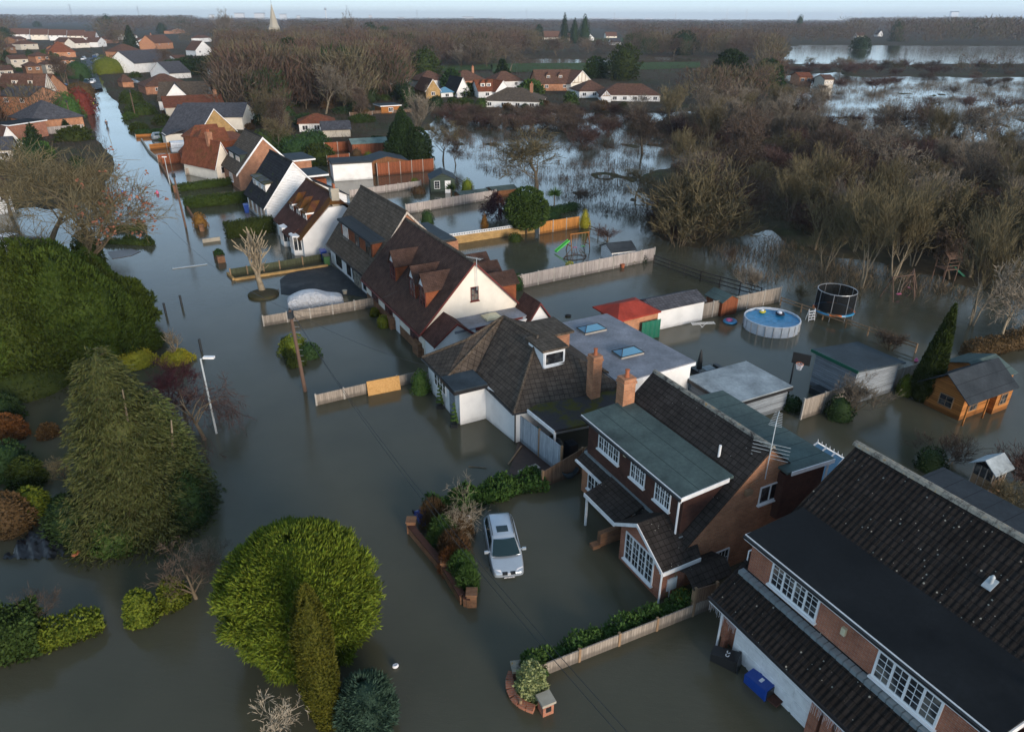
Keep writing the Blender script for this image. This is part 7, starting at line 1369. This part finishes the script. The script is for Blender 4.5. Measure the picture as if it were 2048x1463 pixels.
for i, (px, py, H, Rr, kd, m_) in enumerate(((1245,162,13,6.5,'egg','leaf_hedge'), (1190,158,8,5,'dome','leaf_hedge'), (850,152,10,7,'dome','leaf_hedge'), (586,165,15,5,'egg','leaf_yew'), (905,178,6,3.5,'dome','leaf_dark'), (1005,165,8,2.6,'flame','leaf_yew'), (1128,85,27,5,'flame','leaf_yew'), (1148,88,22,6,'flame','leaf_yew'), (1168,86,26,7,'flame','leaf_yew'), (1078,82,16,5,'dome','leaf_yew'), (265,100,16,5,'flame','leaf_yew'), (218,62,26,12,'egg','leaf_yew'), (75,55,12,9,'dome','leaf_yew'), (430,150,7,10,'dome','leaf_yew'), (395,150,7,10,'dome','leaf_yew'), (360,152,6,9,'dome','leaf_yew'), (1365,112,15,9,'egg','leaf_yew'), (1596,66,30,7,'egg','leaf_yew'), (1790,84,22,9,'dome','leaf_yew'), (1720,100,10,8,'dome','leaf_yew'), (10,82,12,10,'dome','leaf_yew'), (325,68,14,8,'dome','leaf_yew'), (520,85,10,9,'dome','leaf_yew'), (742,88,18,7,'egg','leaf_yew'), (770,85,14,9,'dome','leaf_yew'), (1120,175,5,5,'dome','leaf_dark'), (1060,190,4,4,'dome','leaf_green'), (930,195,3.5,4,'dome','leaf_hedge'), (545,125,9,7,'dome','leaf_yew'), (690,110,12,7,'egg','leaf_yew'))):
    evergreen('evergreen_tree', ['green fir like tree beyond the timbered village house', 'low green bush mass right of the large orange roof', 'broad green evergreen behind the leftmost meadow bungalow', 'tall dark evergreen left of the red roofed bungalow', 'dark bush between the A gable and the yellow gable', 'slim dark conifer behind the red roofed village house', 'tallest dark fir on the skyline, left of three', 'middle dark fir of three on the skyline', 'pointed dark fir right of three on the skyline', 'dark round tree left of the three skyline firs', 'dark fir beside the end of the street', 'flat topped dark cedar on the upper left skyline', 'dark tree behind the terraced row', 'right part of the dark leylandii row behind the grey roofs', 'middle part of the dark leylandii row behind the grey roofs', 'left part of the dark leylandii row behind the grey roofs', 'dark evergreen beside the far water strip', 'lone dark round topped pine on the right skyline', 'dark evergreen in front of the wooded ridge at right', 'dark bush at the river bend', 'dark evergreen at the upper left edge', 'dark tree behind the orange brick far house', 'dark mound of evergreen below the church', 'dark fir left of the far green field', 'dark evergreen clump left of the far green field', 'dark bush before the large orange roofed house', 'green bush behind the low dark bungalow', 'olive bush before the low dark bungalow', 'dark evergreen behind the large purple brown tree', 'dark evergreen above the studio garden'][i], 'tree', px, py, H, Rr, kd, m_, 1300, 80+i, L=1.1, w=.3, lump=.3, fill=.35, core=.7)
# the wood beside the wet meadow
WOOD = [(1250,255),(1560,205),(1640,245),(1790,270),(1900,292),(2300,270),(2600,600),(2040,560),(1840,508),(1720,490),(1610,470),(1540,440),(1480,448),(1420,480),(1330,480),(1300,430),(1330,380),(1420,320)]
S = sample(WOOD, 165, rd, 1.0, 3.5, 6.5, clear=False, sep=3.0)
for i, (X, Y, H, px, py) in enumerate(S): plant(rd.choice(['s1', 's2', 's3', 's4', 's5', 's1']), X, Y, H*.85, 'leafless brown willow scrub in the dense wood right of the wet meadow', 'leafless scrub of the wood', 'shrub', wide=rd.uniform(1.3, 1.8))
S = sample(WOOD, 100, rd, 1.0, 6.5, 10.5, clear=False, sep=4.5)
for i, (X, Y, H, px, py) in enumerate(S): plant(rd.choice(['u1', 'u2', 'r4', 'u3', 'r3', 'u3']), X, Y, H, 'bare winter tree rising out of the scrub of the wood at right', 'bare trees of the wood', wide=rd.uniform(.85, 1.2))
RIM = [(1600,500),(1700,512),(1840,540),(2050,590),(2200,640),(2200,560),(1850,480),(1620,455)]
for i, (X, Y, H, px, py) in enumerate(sample(RIM, 14, rd, 1.0, 7, 9.5, clear=False, sep=4)): plant(rd.choice(['u1', 'u2', 'r2']), X, Y, H, 'pale limbed bare tree along the flooded edge of the wood', 'bare trees at the edge of the wood', wide=.85)
# gardens and village
MID = [(200,88),(860,88),(1560,88),(1560,190),(1320,225),(1100,222),(860,222),(700,228),(560,200),(470,190),(300,140),(200,110)]
for i, (X, Y, H, px, py) in enumerate(sample(MID, 105, rd, 1.0, 8, 14, sep=6)): plant(rd.choice(['r1', 'r2', 'r3', 'r4', 'u3']), X, Y, H, 'bare brown garden tree in the belt between the street and the far village', 'bare trees of the middle distance', wide=rd.uniform(1.0, 1.3))
BANK = [(620,215),(860,215),(870,255),(740,300),(560,320),(540,250)]
for i, (X, Y, H, px, py) in enumerate(sample(BANK, 12, rd, 1.0, 6, 10, sep=5)): plant(rd.choice(['r1', 'r2', 'u3']), X, Y, H, 'bare tree among the back gardens behind the street houses', 'bare trees in the back gardens')
LEFT = [(-300,88),(180,88),(180,130),(120,190),(0,200),(-300,300)]
for i, (X, Y, H, px, py) in enumerate(sample(LEFT, 52, rd, 1.0, 7, 12, sep=6)): plant(rd.choice(['r1', 'r2', 'r3']), X, Y, H, 'bare tree among the houses left of the street', 'bare trees left of the street')
MEADOW = [(860,225),(1240,222),(1300,235),(1240,262),(1180,300),(900,262)]
for i, (X, Y, H, px, py) in enumerate(sample(MEADOW, 70, rd, 1.0, 2.2, 4.0, sep=2.2, pond=.15)): plant(rd.choice(['s1', 's2', 's3']), X, Y, H, 'low leafless scrub between the village and the wet meadow', 'scrub before the village', 'shrub', wide=1.6)
EV = {}
for k_, (kd, H_, R_, m_, sd_) in {'a': ('dome', 2.6, 2.0, 'leaf_dark', 1), 'b': ('egg', 3.2, 1.7, 'leaf_green', 2), 'c': ('dome', 2.2, 2.2, 'leaf_hedge', 3), 'd': ('flame', 4.2, 1.5, 'leaf_yew', 4), 'e': ('dome', 2.2, 1.9, 'leaf_rusty', 5), 'f': ('egg', 4.6, 2.2, 'leaf_yew', 6)}.items(): EV[k_] = crown(kd, H_, R_, 700, sd_, z0=-.1, L=.55, w=.14, mat=m_, lump=.4, fill=.4)
def garden_bush(k_, X, Y, sc_, label, group):
    o = D.objects.new('garden_shrub', EV[k_]); COL.objects.link(o); o.location = (X, Y, 0); o.rotation_euler = (0, 0, random.uniform(0, 6)); o.scale = (sc_*random.uniform(.9, 1.3), sc_, sc_); tag(o, label, 'shrub', group)
for poly_, n_, lab_, gp_ in (([(-250,88),(182,88),(178,180),(160,225),(200,300),(120,420),(-250,420)], 110, 'evergreen or brown garden shrub among the houses left of the street', 'garden shrubs left of the street'), ([(205,110),(480,110),(560,200),(860,225),(860,262),(700,290),(480,268),(290,262),(215,182)], 95, 'evergreen or brown garden shrub behind the houses right of the street', 'garden shrubs right of the street'), ([(740,150),(1330,150),(1330,205),(1240,222),(860,222),(740,215)], 60, 'evergreen or brown garden shrub around the meadow village houses', 'garden shrubs of the meadow village')):
    for (X, Y, H, px, py) in sample(poly_, n_, rd, 1.0, 1.5, 3.2, sep=2.5, wmul=.8): garden_bush(rd.choice('abccdeef'), X, Y, rd.uniform(.6, 1.15), lab_, gp_)
RIGHTM = [(1560,140),(2100,130),(2100,260),(1800,262),(1650,235)]
for i, (X, Y, H, px, py) in enumerate(sample(RIGHTM, 34, rd, 1.0, 2, 4.5, clear=False, sep=5, pond=.5)): plant(rd.choice(['s1', 's2', 's3', 's5']), X, Y, H, 'low brown bush standing in the flooded fields at right', 'bushes in the flooded fields', 'shrub', wide=2.0)
for i, (X, Y, H, px, py) in enumerate(sample([(1560,128),(2150,122),(2150,150),(1560,150)], 26, rd, 1.0, 4, 6.5, clear=False, sep=7)): plant(rd.choice(['s1', 's2', 'r2', 's3']), X, Y, H, 'brown hedgerow tree between the two flooded fields', 'hedgerow between the fields', 'shrub', wide=1.9)
# far woodland as one mass
def clump(sd_, n_, H=11., Rr=6.):
    r_ = np.random.default_rng(sd_); a = r_.uniform(0, 6.283, n_); z = r_.random(n_)**.8; rr = np.sqrt(np.clip(1-(1.6*(z-.45))**2, .05, 1))*r_.random(n_)**.4
    P = np.stack([np.cos(a)*rr*Rr, np.sin(a)*rr*Rr, (.12+z*.8)*H], 1); Dn = np.stack([np.cos(a)*rr*.8, np.sin(a)*rr*.8, np.full(n_, .9)], 1)+r_.normal(0, .35, (n_, 3)); return leaf_quads(P, Dn, 1.9, .095, r_).reshape(-1, 4, 3)
VAR = [clump(i, 330) for i in range(6)]; FARV = [clump(10+i, 90)*np.array([1.5, 1.5, 1.0]) for i in range(4)]; r_ = np.random.default_rng(5); Vs = []; Ms = []
nF = 7600; th = r_.uniform(-R(50), R(50), nF*3); rr_ = 190*np.exp(r_.random(nF*3)**1.25*math.log(5200/190.)); Xs, Ys = rr_*np.sin(th), rr_*np.cos(th); pxs, pys = proj(Xs, Ys, 0)
ok = np.ones(len(Xs), bool); Hs = r_.uniform(8, 15, len(Xs)); msk = np.zeros(len(Xs))
for poly, v_ in LAND[:5]: msk = np.maximum(msk, inside(pxs, pys, poly)*v_)
ok &= msk > .7
for poly in WATER: ok &= ~inside(pxs, pys, poly)
tps = pys-Hs*1.0/((Ys*math.cos(PITCH)+CAM_H*math.sin(PITCH))/FPX); hw = 6/((Ys*math.cos(PITCH)+CAM_H*math.sin(PITCH))/FPX)
for c in CLEAR: ok &= ~((pxs-hw < c[2]) & (pxs+hw > c[0]) & (tps < c[3]) & (pys > c[1]+2))
for q in ([(985,128),(1400,126),(1400,146),(985,150)], [(700,38),(1010,38),(1010,44),(720,44)]): ok &= ~inside(pxs, pys, q)
idx = np.nonzero(ok)[0][:nF]
for i in idx:
    d = rr_[i]; big = d > 750; v_ = (FARV[i % 4] if big else VAR[i % 6]); k = Hs[i]/11.*(1.0 if d < 900 else 1.0+.25*(d/2000)); a = th[i]*7+i; c_, s_ = math.cos(a), math.sin(a); rot = np.array([[c_, -s_, 0], [s_, c_, 0], [0, 0, 1]]); kw = k*(1.0 if d < 900 else 1+d/1600)
    ridge = 1.0+(.55 if (pxs[i] > 1690 and d > 600) else 0)+(.35 if pxs[i] < 380 and d > 900 else 0)
    Vs.append((v_ @ rot.T)*np.array([kw, kw, k*ridge])+np.array([Xs[i], Ys[i], .2])); m = r_.random(); Ms.append(np.full(len(v_), 3 if m > .955 else (0 if m < .45 else (1 if m < .72 else 2))))
V = np.concatenate(Vs).reshape(-1, 3); bark('wood_far_brown', (.080, .060, .045)); bark('wood_far_olive', (.092, .078, .048)); bark('wood_far_red', (.080, .052, .040))
me = np_mesh('woodland', V, np.arange(len(V)).reshape(-1, 4), [M['wood_far_brown'], M['wood_far_olive'], M['wood_far_red'], M['leaf_yew']], np.concatenate(Ms))
tag(link('woodland', me), 'distant leafless woodland and hedgerows reaching to the horizon', 'woodland', kind='stuff')
# undergrowth of the wood, reeds and tussocks in the flooded meadow
def tufts(name, label, poly, n_, hh, sp, mat, sd_, per=7, thr=.5, nsc=6., lean=.5):
    r_ = np.random.default_rng(sd_); xs = [p[0] for p in poly]; ys = [p[1] for p in poly]; P4 = [g(min(xs), min(ys)), g(max(xs), min(ys)), g(min(xs), max(ys)), g(max(xs), max(ys))]
    x0, x1 = min(p[0] for p in P4), max(p[0] for p in P4); y0, y1 = min(p[1] for p in P4), max(p[1] for p in P4); X = r_.uniform(x0, x1, n_*30); Y = y0+(y1-y0)*r_.random(n_*30)**1.4; px, py = proj(X, Y); k = inside(px, py, poly)
    k &= (vnoise(X/nsc, Y/nsc, 1)*.6+vnoise(X/1.7, Y/1.7, 2)*.4) > thr; X, Y = X[k][:n_], Y[k][:n_]; m = len(X); P = np.repeat(np.stack([X, Y, np.full(m, -.05)], 1), per, 0); P[:, :2] += r_.normal(0, sp, (m*per, 2)); Dn = np.stack([r_.normal(0, lean, m*per), r_.normal(0, lean, m*per), np.ones(m*per)], 1); V = leaf_quads(P, Dn, hh, .022 if hh < 1.2 else .03, r_)
    tag(link(name, quads_mesh(name, V, M[mat])), label, 'plants', kind='stuff')
tufts('reeds', 'dry reed and sedge tussocks standing in the flooded meadow', [(900,225),(1240,222),(1440,262),(1430,330),(1320,470),(1230,440),(1100,390),(960,340),(870,290)], 3600, .75, .3, 'reed', 1, 7, .47)
tufts('sedge', 'flattened sedge tussocks in the flooded fields at right', [(1560,160),(2048,160),(2300,270),(1900,290),(1640,235)], 5000, .9, .5, 'reed', 2, 7, .45, 11.)
tufts('undergrowth', 'dense brown bramble undergrowth on the floor of the wood', WOOD, 13000, 1.5, .6, 'reed', 3, 7, .22, 9., 1.0); tufts('flood_weeds', 'thin dead stems poking out of the water along the wood edge', [(1420,495),(1540,470),(1720,525),(1900,570),(2060,640),(2060,660),(1700,600),(1480,560)], 700, .7, .5, 'reed', 4, 6, .5, 5.)
tufts('garden_undergrowth', 'brown undergrowth of the gardens and hedges in the middle distance', [(200,90),(1560,90),(1560,200),(1240,222),(860,225),(700,290),(480,270),(280,262),(205,180)], 15000, 2.2, 1.0, 'wood_far_brown', 5, 6, .25, 12., .8); tufts('left_undergrowth', 'brown undergrowth of the gardens left of the street', [(-100,88),(180,88),(180,180),(165,225),(228,335),(200,400),(-100,420)], 7000, 1.3, .8, 'wood_far_brown', 6, 6, .35, 8., .8)

r_ = np.random.default_rng(9); nD = 9000; pxd = r_.uniform(0, 2048, nD*2); pyd = r_.uniform(480, 1463, nD*2); Pd = np.array([g(a_, b_) for a_, b_ in zip(pxd, pyd)]); kd_ = vnoise(Pd[:, 0]/2.2, Pd[:, 1]/2.2, 7) > .62; Pd = Pd[kd_][:nD]; m_ = len(Pd)
V = leaf_quads(np.stack([Pd[:, 0], Pd[:, 1], np.full(m_, .006)], 1), np.stack([r_.normal(0, 1, m_), r_.normal(0, 1, m_), np.zeros(m_)], 1), .05, .012, r_); V[:, 2] = .006
tag(link('floating_leaves', quads_mesh('floating_leaves', V, M['reed'])), 'dead leaves and twigs drifting on the flood water', 'leaves', kind='stuff')
# ======================================================== vehicles
def car(label, px, py, rot, paint, X=None, Y=None, z=-.35, detail=1, kind='estate', name='parked_car', cat='car', group=None):
    if X is None: X, Y = g(px, py)
    t = thing(name, label, cat, (X, Y, z), rot, group)     # nose towards -y
    L = {'estate': 4.4, 'hatch': 4.1, 'suv': 4.5, 'van': 5.0}[kind]; rf = {'estate': 1.46, 'hatch': 1.46, 'suv': 1.75, 'van': 2.05}[kind]; hl = L/2; W_ = .87
    if kind == 'van': st = [(-hl, .50, .75, .8, .80), (-hl+.15, .82, .80, .86, .82), (-hl+.9, 1.02, .86, .98, .84), (-hl+1.1, 1.05, .87, 1.02, .86), (hl-.05, 1.05, .88, 1.02, .86), (hl, .95, .8, .9, .8)]
    else: st = [(-hl, .52, .62, .62, .5), (-hl+.10, .70, .76, .70, .62), (-hl+.45, .78, .83, .78, .70), (-hl+1.15, .92, .865, .93, .74), (-.4, .95, .87, .96, .76), (.9, .97, .87, .98, .76), (hl-.35, .97, .85, .98, .74), (hl-.08, .92, .80, .93, .70), (hl, .70, .72, .70, .6)]
    b = MB(); n_ = 12
    for (y, zb, w, zt, wt) in st:     # ring: sills, flank, shoulder, deck
        ring = [(-w*.9, .22), (-w, .42), (-w, zb*.8), (-w*.96, zb), (-wt, zt+.01), (-wt*.5, zt+.035), (wt*.5, zt+.035), (wt, zt+.01), (w*.96, zb), (w, zb*.8), (w, .42), (w*.9, .22)]
        b.v += [(x, y, z_) for x, z_ in ring]
    m = len(st)
    for j in range(m-1):
        for i in range(n_): b.f.append([j*n_+i, j*n_+(i+1) % n_, (j+1)*n_+(i+1) % n_, (j+1)*n_+i]); b.m.append(0)
    b.f += [list(range(n_))[::-1], [(m-1)*n_+i for i in range(n_)]]; b.m += [0, 0]
    body = b.build('body', M[paint], t, True)
    if detail: sb = body.modifiers.new('s', 'SUBSURF'); sb.levels = 1; sb.render_levels = 2
    # cabin
    if kind == 'van': ca = [(-hl+.75, 1.0, .80), (-hl+1.35, rf-.08, .74), (-hl+1.7, rf, .76), (hl-.1, rf, .78), (hl-.02, 1.0, .82)]
    elif kind == 'hatch' : ca = [(-hl+1.05, .92, .74), (-hl+1.85, rf-.07, .60), (-hl+2.1, rf, .60), (hl-.7, rf-.02, .58), (hl-.12, .97, .70)]
    else: ca = [(-hl+1.05, .92, .75), (-hl+1.88, rf-.07, .60), (-hl+2.15, rf, .60), (hl-.62, rf-.01, .59), (hl-.42, rf-.07, .57), (hl-.12, .98, .70)]
    b = MB()
    zb = .90
    for (y, zt, wt) in ca:
        k = (zt-zb)/(rf-zb); wb = .78; b.v += [(-wb, y, zb), (-(wb+(wt-wb)*.5*k), y, zb+(zt-zb)*.5), (-wt, y, zt-.05*k), (-wt*.85, y, zt), (wt*.85, y, zt), (wt, y, zt-.05*k), ((wb+(wt-wb)*.5*k), y, zb+(zt-zb)*.5), (wb, y, zb)]
    m = len(ca)
    for j in range(m-1):
        for i in range(7): b.f.append([j*8+i, j*8+i+1, (j+1)*8+i+1, (j+1)*8+i]); b.m.append(0)
    b.f += [list(range(8))[::-1], [(m-1)*8+i for i in range(8)]]; b.m += [0, 0]
    cab = b.build('cabin', M[paint], t, True)
    def lerp(a, c, k): return tuple(a[i]+(c[i]-a[i])*k for i in range(3))
    y0, z0, w0 = ca[0]; y1, z1, w1 = ca[1]; o = .012
    b = MB(); A_, B_, C_, D_ = (-.72, y0-.02, z0+.03), (.72, y0-.02, z0+.03), (w1-.05, y1, z1-.03), (-w1+.05, y1, z1-.03); nn_ = 8; vs = []
    for r in range(5):
        for c in range(nn_+1): p_ = lerp(lerp(A_, B_, c/nn_), lerp(D_, C_, c/nn_), r/4); bow = (1-(2*c/nn_-1)**2); vs.append((p_[0], p_[1]-.10*bow*(1 if detail else .3)-.015, p_[2]+.035+.02*bow))
    b.add(vs, [(r*(nn_+1)+c, r*(nn_+1)+c+1, (r+1)*(nn_+1)+c+1, (r+1)*(nn_+1)+c) for r in range(4) for c in range(nn_)]); b.build('windscreen', M['glass_car'], t, True, fix=False)
    y2, z2, w2 = ca[-1]; y3, z3, w3 = ca[-2]; b = MB(); b.add([(-.6, y2+.02, z2+.04), (.6, y2+.02, z2+.04), (w3-.06, y3+.03, z3-.02), (-w3+.06, y3+.03, z3-.02)], [(0, 1, 2, 3)]); b.build('rear_window', M['glass_car'], t, fix=False)
    for s in (-1, 1):
        ya, yb = y1-.35, (y3-.1 if kind != 'van' else y1+.45); N_ = 3 if kind != 'van' else 1
        for i in range(N_):
            p = ya+(yb-ya)*i/N_+.03; q = ya+(yb-ya)*(i+1)/N_-.03; tp0 = p+.28 if i == 0 else p; b = MB(); wt_ = .605; b.add([(s*(.785), p, .955), (s*(.785), q, .955), (s*(wt_+.045), q, rf-.13), (s*(wt_+.045), tp0, rf-.13)], [(0, 1, 2, 3)]); b.build('side_window', M['glass_car'], t, fix=False)
    if not detail: return t
    for s in (-1, 1):
        for y in (-hl+.8, hl-.85): b = MB(); b.tube((s*.70, y, .31), (s*.86, y, .31), .31, n=18); w = b.build('wheel', M['rubber'], t); b = MB(); b.tube((s*.85, y, .31), (s*.872, y, .31), .19, n=14); b.build('rim', M['steel'], w)
        b = MB(); b.tube((s*.80, y0+.35, .98), (s*.92, y0+.33, 1.0), .03); b.obox((s*.98-.10, y0+.26, .94), (1, 0, 0), (0, 1, 0), .2, .14, .10); mi = b.build('door_mirror', M[paint], t)
        b = MB(); b.tube((s*.56, y1+.2, rf+.03), (s*.56, y3-.1, rf+.02), .018); b.build('roof_rail', M['metal_dark'], t)
        b = MB(); hy = -hl+.16; b.add([(s*.34, hy-.13, .60), (s*.70, hy+.03, .62), (s*.74, hy+.14, .76), (s*.40, hy-.03, .765), (s*.34, hy+.12, .58), (s*.70, hy+.22, .6), (s*.74, hy+.3, .74), (s*.40, hy+.2, .74)], [(0,1,2,3),(4,7,6,5),(0,4,5,1),(1,5,6,2),(2,6,7,3),(3,7,4,0)]); b.build('headlight', M['chalk'], t, True)
    b = MB(); b.box(-.30, y1+.42, rf-.015, .30, y1+.92, rf+.012); b.build('sunroof', M['glass_car'], t)
    b = MB()
    for k in range(3):
        for s in (-1, 1): b.obox((s*.2-.13, -hl-.03+.02*k, .61+k*.045), (1, 0, 0), (0, 1, 0), .26, .02, .1)
    b.build('grille', M['metal_dark'], t)
    b = MB(); pts = [(.075*math.cos(a), -hl-.045, .665+.075*math.sin(a)) for a in np.linspace(0, 2*math.pi, 19)]; b.path(pts, .011, 4); b.path([(-.045, -hl-.05, .72), (-.012, -hl-.05, .67), (0, -hl-.05, .685), (.012, -hl-.05, .67), (.045, -hl-.05, .72)], .008, 4); b.path([(-.055, -hl-.05, .695), (-.022, -hl-.05, .60), (0, -hl-.05, .66), (.022, -hl-.05, .60), (.055, -hl-.05, .695)], .008, 4); b.build('badge', M['white_upvc'], t)
    b = MB(); b.box(-.26, -hl-.075, .40, .26, -hl-.055, .51); pl = b.build('number_plate', M['chalk'], t); text(pl, 'LX02 GYP', .09, (0, -hl-.078, .455), (R(90), 0, 0), 'black_paint')
    b = MB(); b.box(-.72, -hl-.05, .36, .72, -hl+.05, .40); b.build('bumper_strip', M['metal_dark'], t)
    b = MB(); b.tube((0, hl-.6, rf), (0, hl-.45, rf+.16), .008, n=4); b.build('aerial', M['black_paint'], t)
    return t
X, Y = g(1006, 1088, .3); SC_ = car('silver estate car standing in the flood with its front to the camera', 0, 0, R(9), 'car_silver', X=X, Y=Y+.1, z=-.40); SC_.scale = (.88, .86, .88)
# covered car
t = thing('covered_car', 'car under a shiny silver fabric cover on the flooded drive', 'car', (*W(10.9, 57.1), .12), AX+R(82)); b = MB(); rows = []; rs = np.random.default_rng(4)
prof_ = [(-2.3, .45, .62), (-2.15, .80, .78), (-1.5, .92, .86), (-.9, 1.0, .88), (-.3, 1.38, .86), (.5, 1.46, .86), (1.2, 1.40, .86), (1.8, 1.15, .84), (2.2, .98, .80), (2.35, .6, .66)]
for (y, z, w) in prof_:
    for k in range(17): a = math.pi*k/16; cx_ = math.cos(a); sx = math.sin(a); b.v.append((math.copysign(abs(cx_)**.55, cx_)*w*(1+.03*math.sin(k*2.3+y*3)), y+.04*math.sin(k*1.7), -.35+(z+.25)*abs(sx)**.5+.02*math.sin(k*3.1+y*5)))
for j in range(len(prof_)-1):
    for k in range(16): b.f.append([j*17+k, j*17+k+1, (j+1)*17+k+1, (j+1)*17+k]); b.m.append(0)
b.f += [list(range(17))[::-1], [(len(prof_)-1)*17+k for k in range(17)]]; b.m += [0, 0]
o = b.build('cover', M['car_cover'], t, True); md = o.modifiers.new('s', 'SUBSURF'); md.levels = 1; md.render_levels = 2
plain('paint_white', (.70, .72, .75), .3); plain('paint_blue', (.05, .10, .22), .3); plain('paint_dark', (.03, .035, .045), .3); plain('paint_red', (.45, .03, .03), .3); plain('paint_grey', (.20, .24, .28), .3)
car('white panel van parked behind the orange brown fence', 372, 302, AX+R(96), 'paint_white', detail=0, kind='van', name='parked_van', cat='van', z=-.2); car('dark blue grey estate car beside the yellow wall', 328, 278, AX+R(96), 'paint_grey', detail=0, z=-.1)
car('white car half hidden behind the conifer screen at the left edge', 30, 492, R(70), 'paint_white', detail=0, kind='hatch', z=-.2); car('dark car behind the white one at the left edge', 72, 498, R(80), 'paint_dark', detail=0, kind='hatch', z=-.2)
for i, (px, py, pt, kd, rz) in enumerate(((175,172,'paint_dark','suv',20), (186,170,'paint_white','hatch',15), (124,176,'paint_blue','hatch',80), (268,170,'paint_grey','hatch',85), (197,139,'paint_red','hatch',20), (205,136,'paint_white','hatch',20), (190,130,'paint_blue','hatch',60), (197,127,'paint_white','hatch',60), (203,124,'paint_grey','hatch',60), (188,124,'paint_dark','hatch',60), (226,128,'paint_white','suv',10), (168,122,'paint_white','suv',10), (192,118,'paint_blue','hatch',60))):
    car(['dark off roader parked where the road meets the water', 'white car beside the dark off roader at the water edge', 'blue car beside the half timbered house', 'grey car on the drive right of the street end', 'red car in the far car park', 'white car right of the red one in the far car park', 'blue car, nearest of the far double row', 'white car in the middle of the far row', 'grey car at the right of the far row', 'dark car at the left of the far row', 'white van like car at the right of the far car park', 'white car at the left of the far car park', 'blue car at the top of the far car park'][i], px, py, R(rz), pt, detail=0, kind=kd, z=.5)

# ======================================================== people wading up the street
def person(label, px, py, rot, top, legs_, hair, z=-.42, stride=.22, arms=.12, bend=0.0):
    X, Y = g(px, py); t = thing('person', label, 'person', (X, Y, z), rot)
    def skin(name, V, E, Rd, mat, par):
        me = D.meshes.new(name); me.from_pydata(V, E, []); me.update(); o = link(name, me, par); me.materials.append(M[mat]); sk = o.modifiers.new('skin', 'SKIN'); sk.use_smooth_shade = True
        for v, r_ in zip(me.skin_vertices[0].data, Rd): v.radius = (r_, r_) if not isinstance(r_, tuple) else r_
        me.skin_vertices[0].data[0].use_root = True; sb = o.modifiers.new('sub', 'SUBSURF'); sb.levels = 1; sb.render_levels = 1; return o
    V = [(0, 0, .95), (0, -bend*.4, 1.15), (0, -bend*.8, 1.38), (0, -bend, 1.50), (0, -bend-.01, 1.58), (0, -bend-.02, 1.68), (0, -bend, 1.75)]; E = [(i, i+1) for i in range(6)]; Rd = [(.15, .11), (.14, .10), (.17, .11), .06, (.075, .09), (.08, .095), .05]
    for s in (-1, 1):
        i = len(V); V += [(s*.2, -bend*.8, 1.40), (s*.25, .03*s-bend*.6, 1.12), (s*.24, -arms-bend, .90), (s*.23, -arms-.06-bend, .80)]; E += [(2, i), (i, i+1), (i+1, i+2), (i+2, i+3)]; Rd += [.055, .045, .033, (.018, .04)]
        for k in range(5):
            j = len(V); fx = (k-2)*.018; V += [(s*.23+fx, -arms-.08-bend, .76), (s*.23+fx*1.15, -arms-.085-bend, .72-.01*(2-abs(k-2)))]; E += [(i+3, j), (j, j+1)]; Rd += [.009, .008]
        i = len(V); V += [(s*.09, 0, .88), (s*.10, -s*stride*.4, .50), (s*.10, -s*stride+.06, .08), (s*.10, -s*stride-.12, .03)]; E += [(0, i), (i, i+1), (i+1, i+2), (i+2, i+3)]; Rd += [.085, .058, .04, (.04, .03)]
    skin('body', V, E, Rd, 'skin', t)
    V = [(0, 0, .93), (0, -bend*.4, 1.15), (0, -bend*.8, 1.38)]; E = [(0, 1), (1, 2)]; Rd = [(.18, .14), (.17, .13), (.19, .13)]
    for s in (-1, 1): i = len(V); V += [(s*.21, -bend*.8, 1.40), (s*.26, .03*s-bend*.6, 1.12), (s*.245, -arms-bend, .88)]; E += [(2, i), (i, i+1), (i+1, i+2)]; Rd += [.078, .064, .05]
    skin('jacket', V, E, Rd, top, t)
    V = [(0, 0, .94)]; E = []; Rd = [(.165, .125)]
    for s in (-1, 1): i = len(V); V += [(s*.09, 0, .86), (s*.10, -s*stride*.4, .50), (s*.10, -s*stride+.06, .1)]; E += [(0, i), (i, i+1), (i+1, i+2)]; Rd += [.10, .078, .062]
    skin('trousers', V, E, Rd, legs_, t)
    b = MB(); b.lathe([(.06, 1.66), (.098, 1.68), (.10, 1.75), (.07, 1.80), (.01, 1.815)], (0, -bend+.005), 12, 1.1); b.build('hair', M[hair], t, True); return t
person('person in dark clothes wading alone up the middle of the flooded street', 214, 252, R(200), 'cloth_navy', 'cloth_black', 'hair_dark'); person('person in a yellow high visibility jacket wading up the street', 187, 213, R(190), 'cloth_hivis', 'cloth_black', 'hair_dark'); person('person in black bending forward beside the yellow jacket', 196, 214, R(160), 'cloth_black', 'cloth_black', 'hair_dark', bend=.25); person('farthest wading person in dark navy, behind the yellow jacket', 191, 205, R(185), 'cloth_navy', 'cloth_navy', 'hair_dark')

# planting in the planter box, haze
t = hedge('evergreen plants filling the brick planter box', [ts(0, 0)], .1, .1) if False else None
X, Y = g(440, 520); o = shrub('dark green plants growing in the brick planter box', 440, 520, 18, 490, 'leaf_dark', n_=500, H=.6, L=.15); o.location = (X, Y, .5)
hz = NT('haze', 1, 0); hz.t.nodes.remove(hz.b); pv = hz.n('VolumePrincipled'); pv.inputs['Color'].default_value = (.78, .86, 1.0, 1); pv.inputs['Density'].default_value = .00012; pv.inputs['Anisotropy'].default_value = .2
hz.l(pv.outputs[0], hz.t.nodes['Material Output'].inputs['Volume'])
b = MB(); b.box(-9500, -100, -2.5, 9500, 9500, 85); o = b.build('haze', hz.m); tag(o, 'thin blue winter haze over the whole flooded plain', 'haze', kind='stuff')
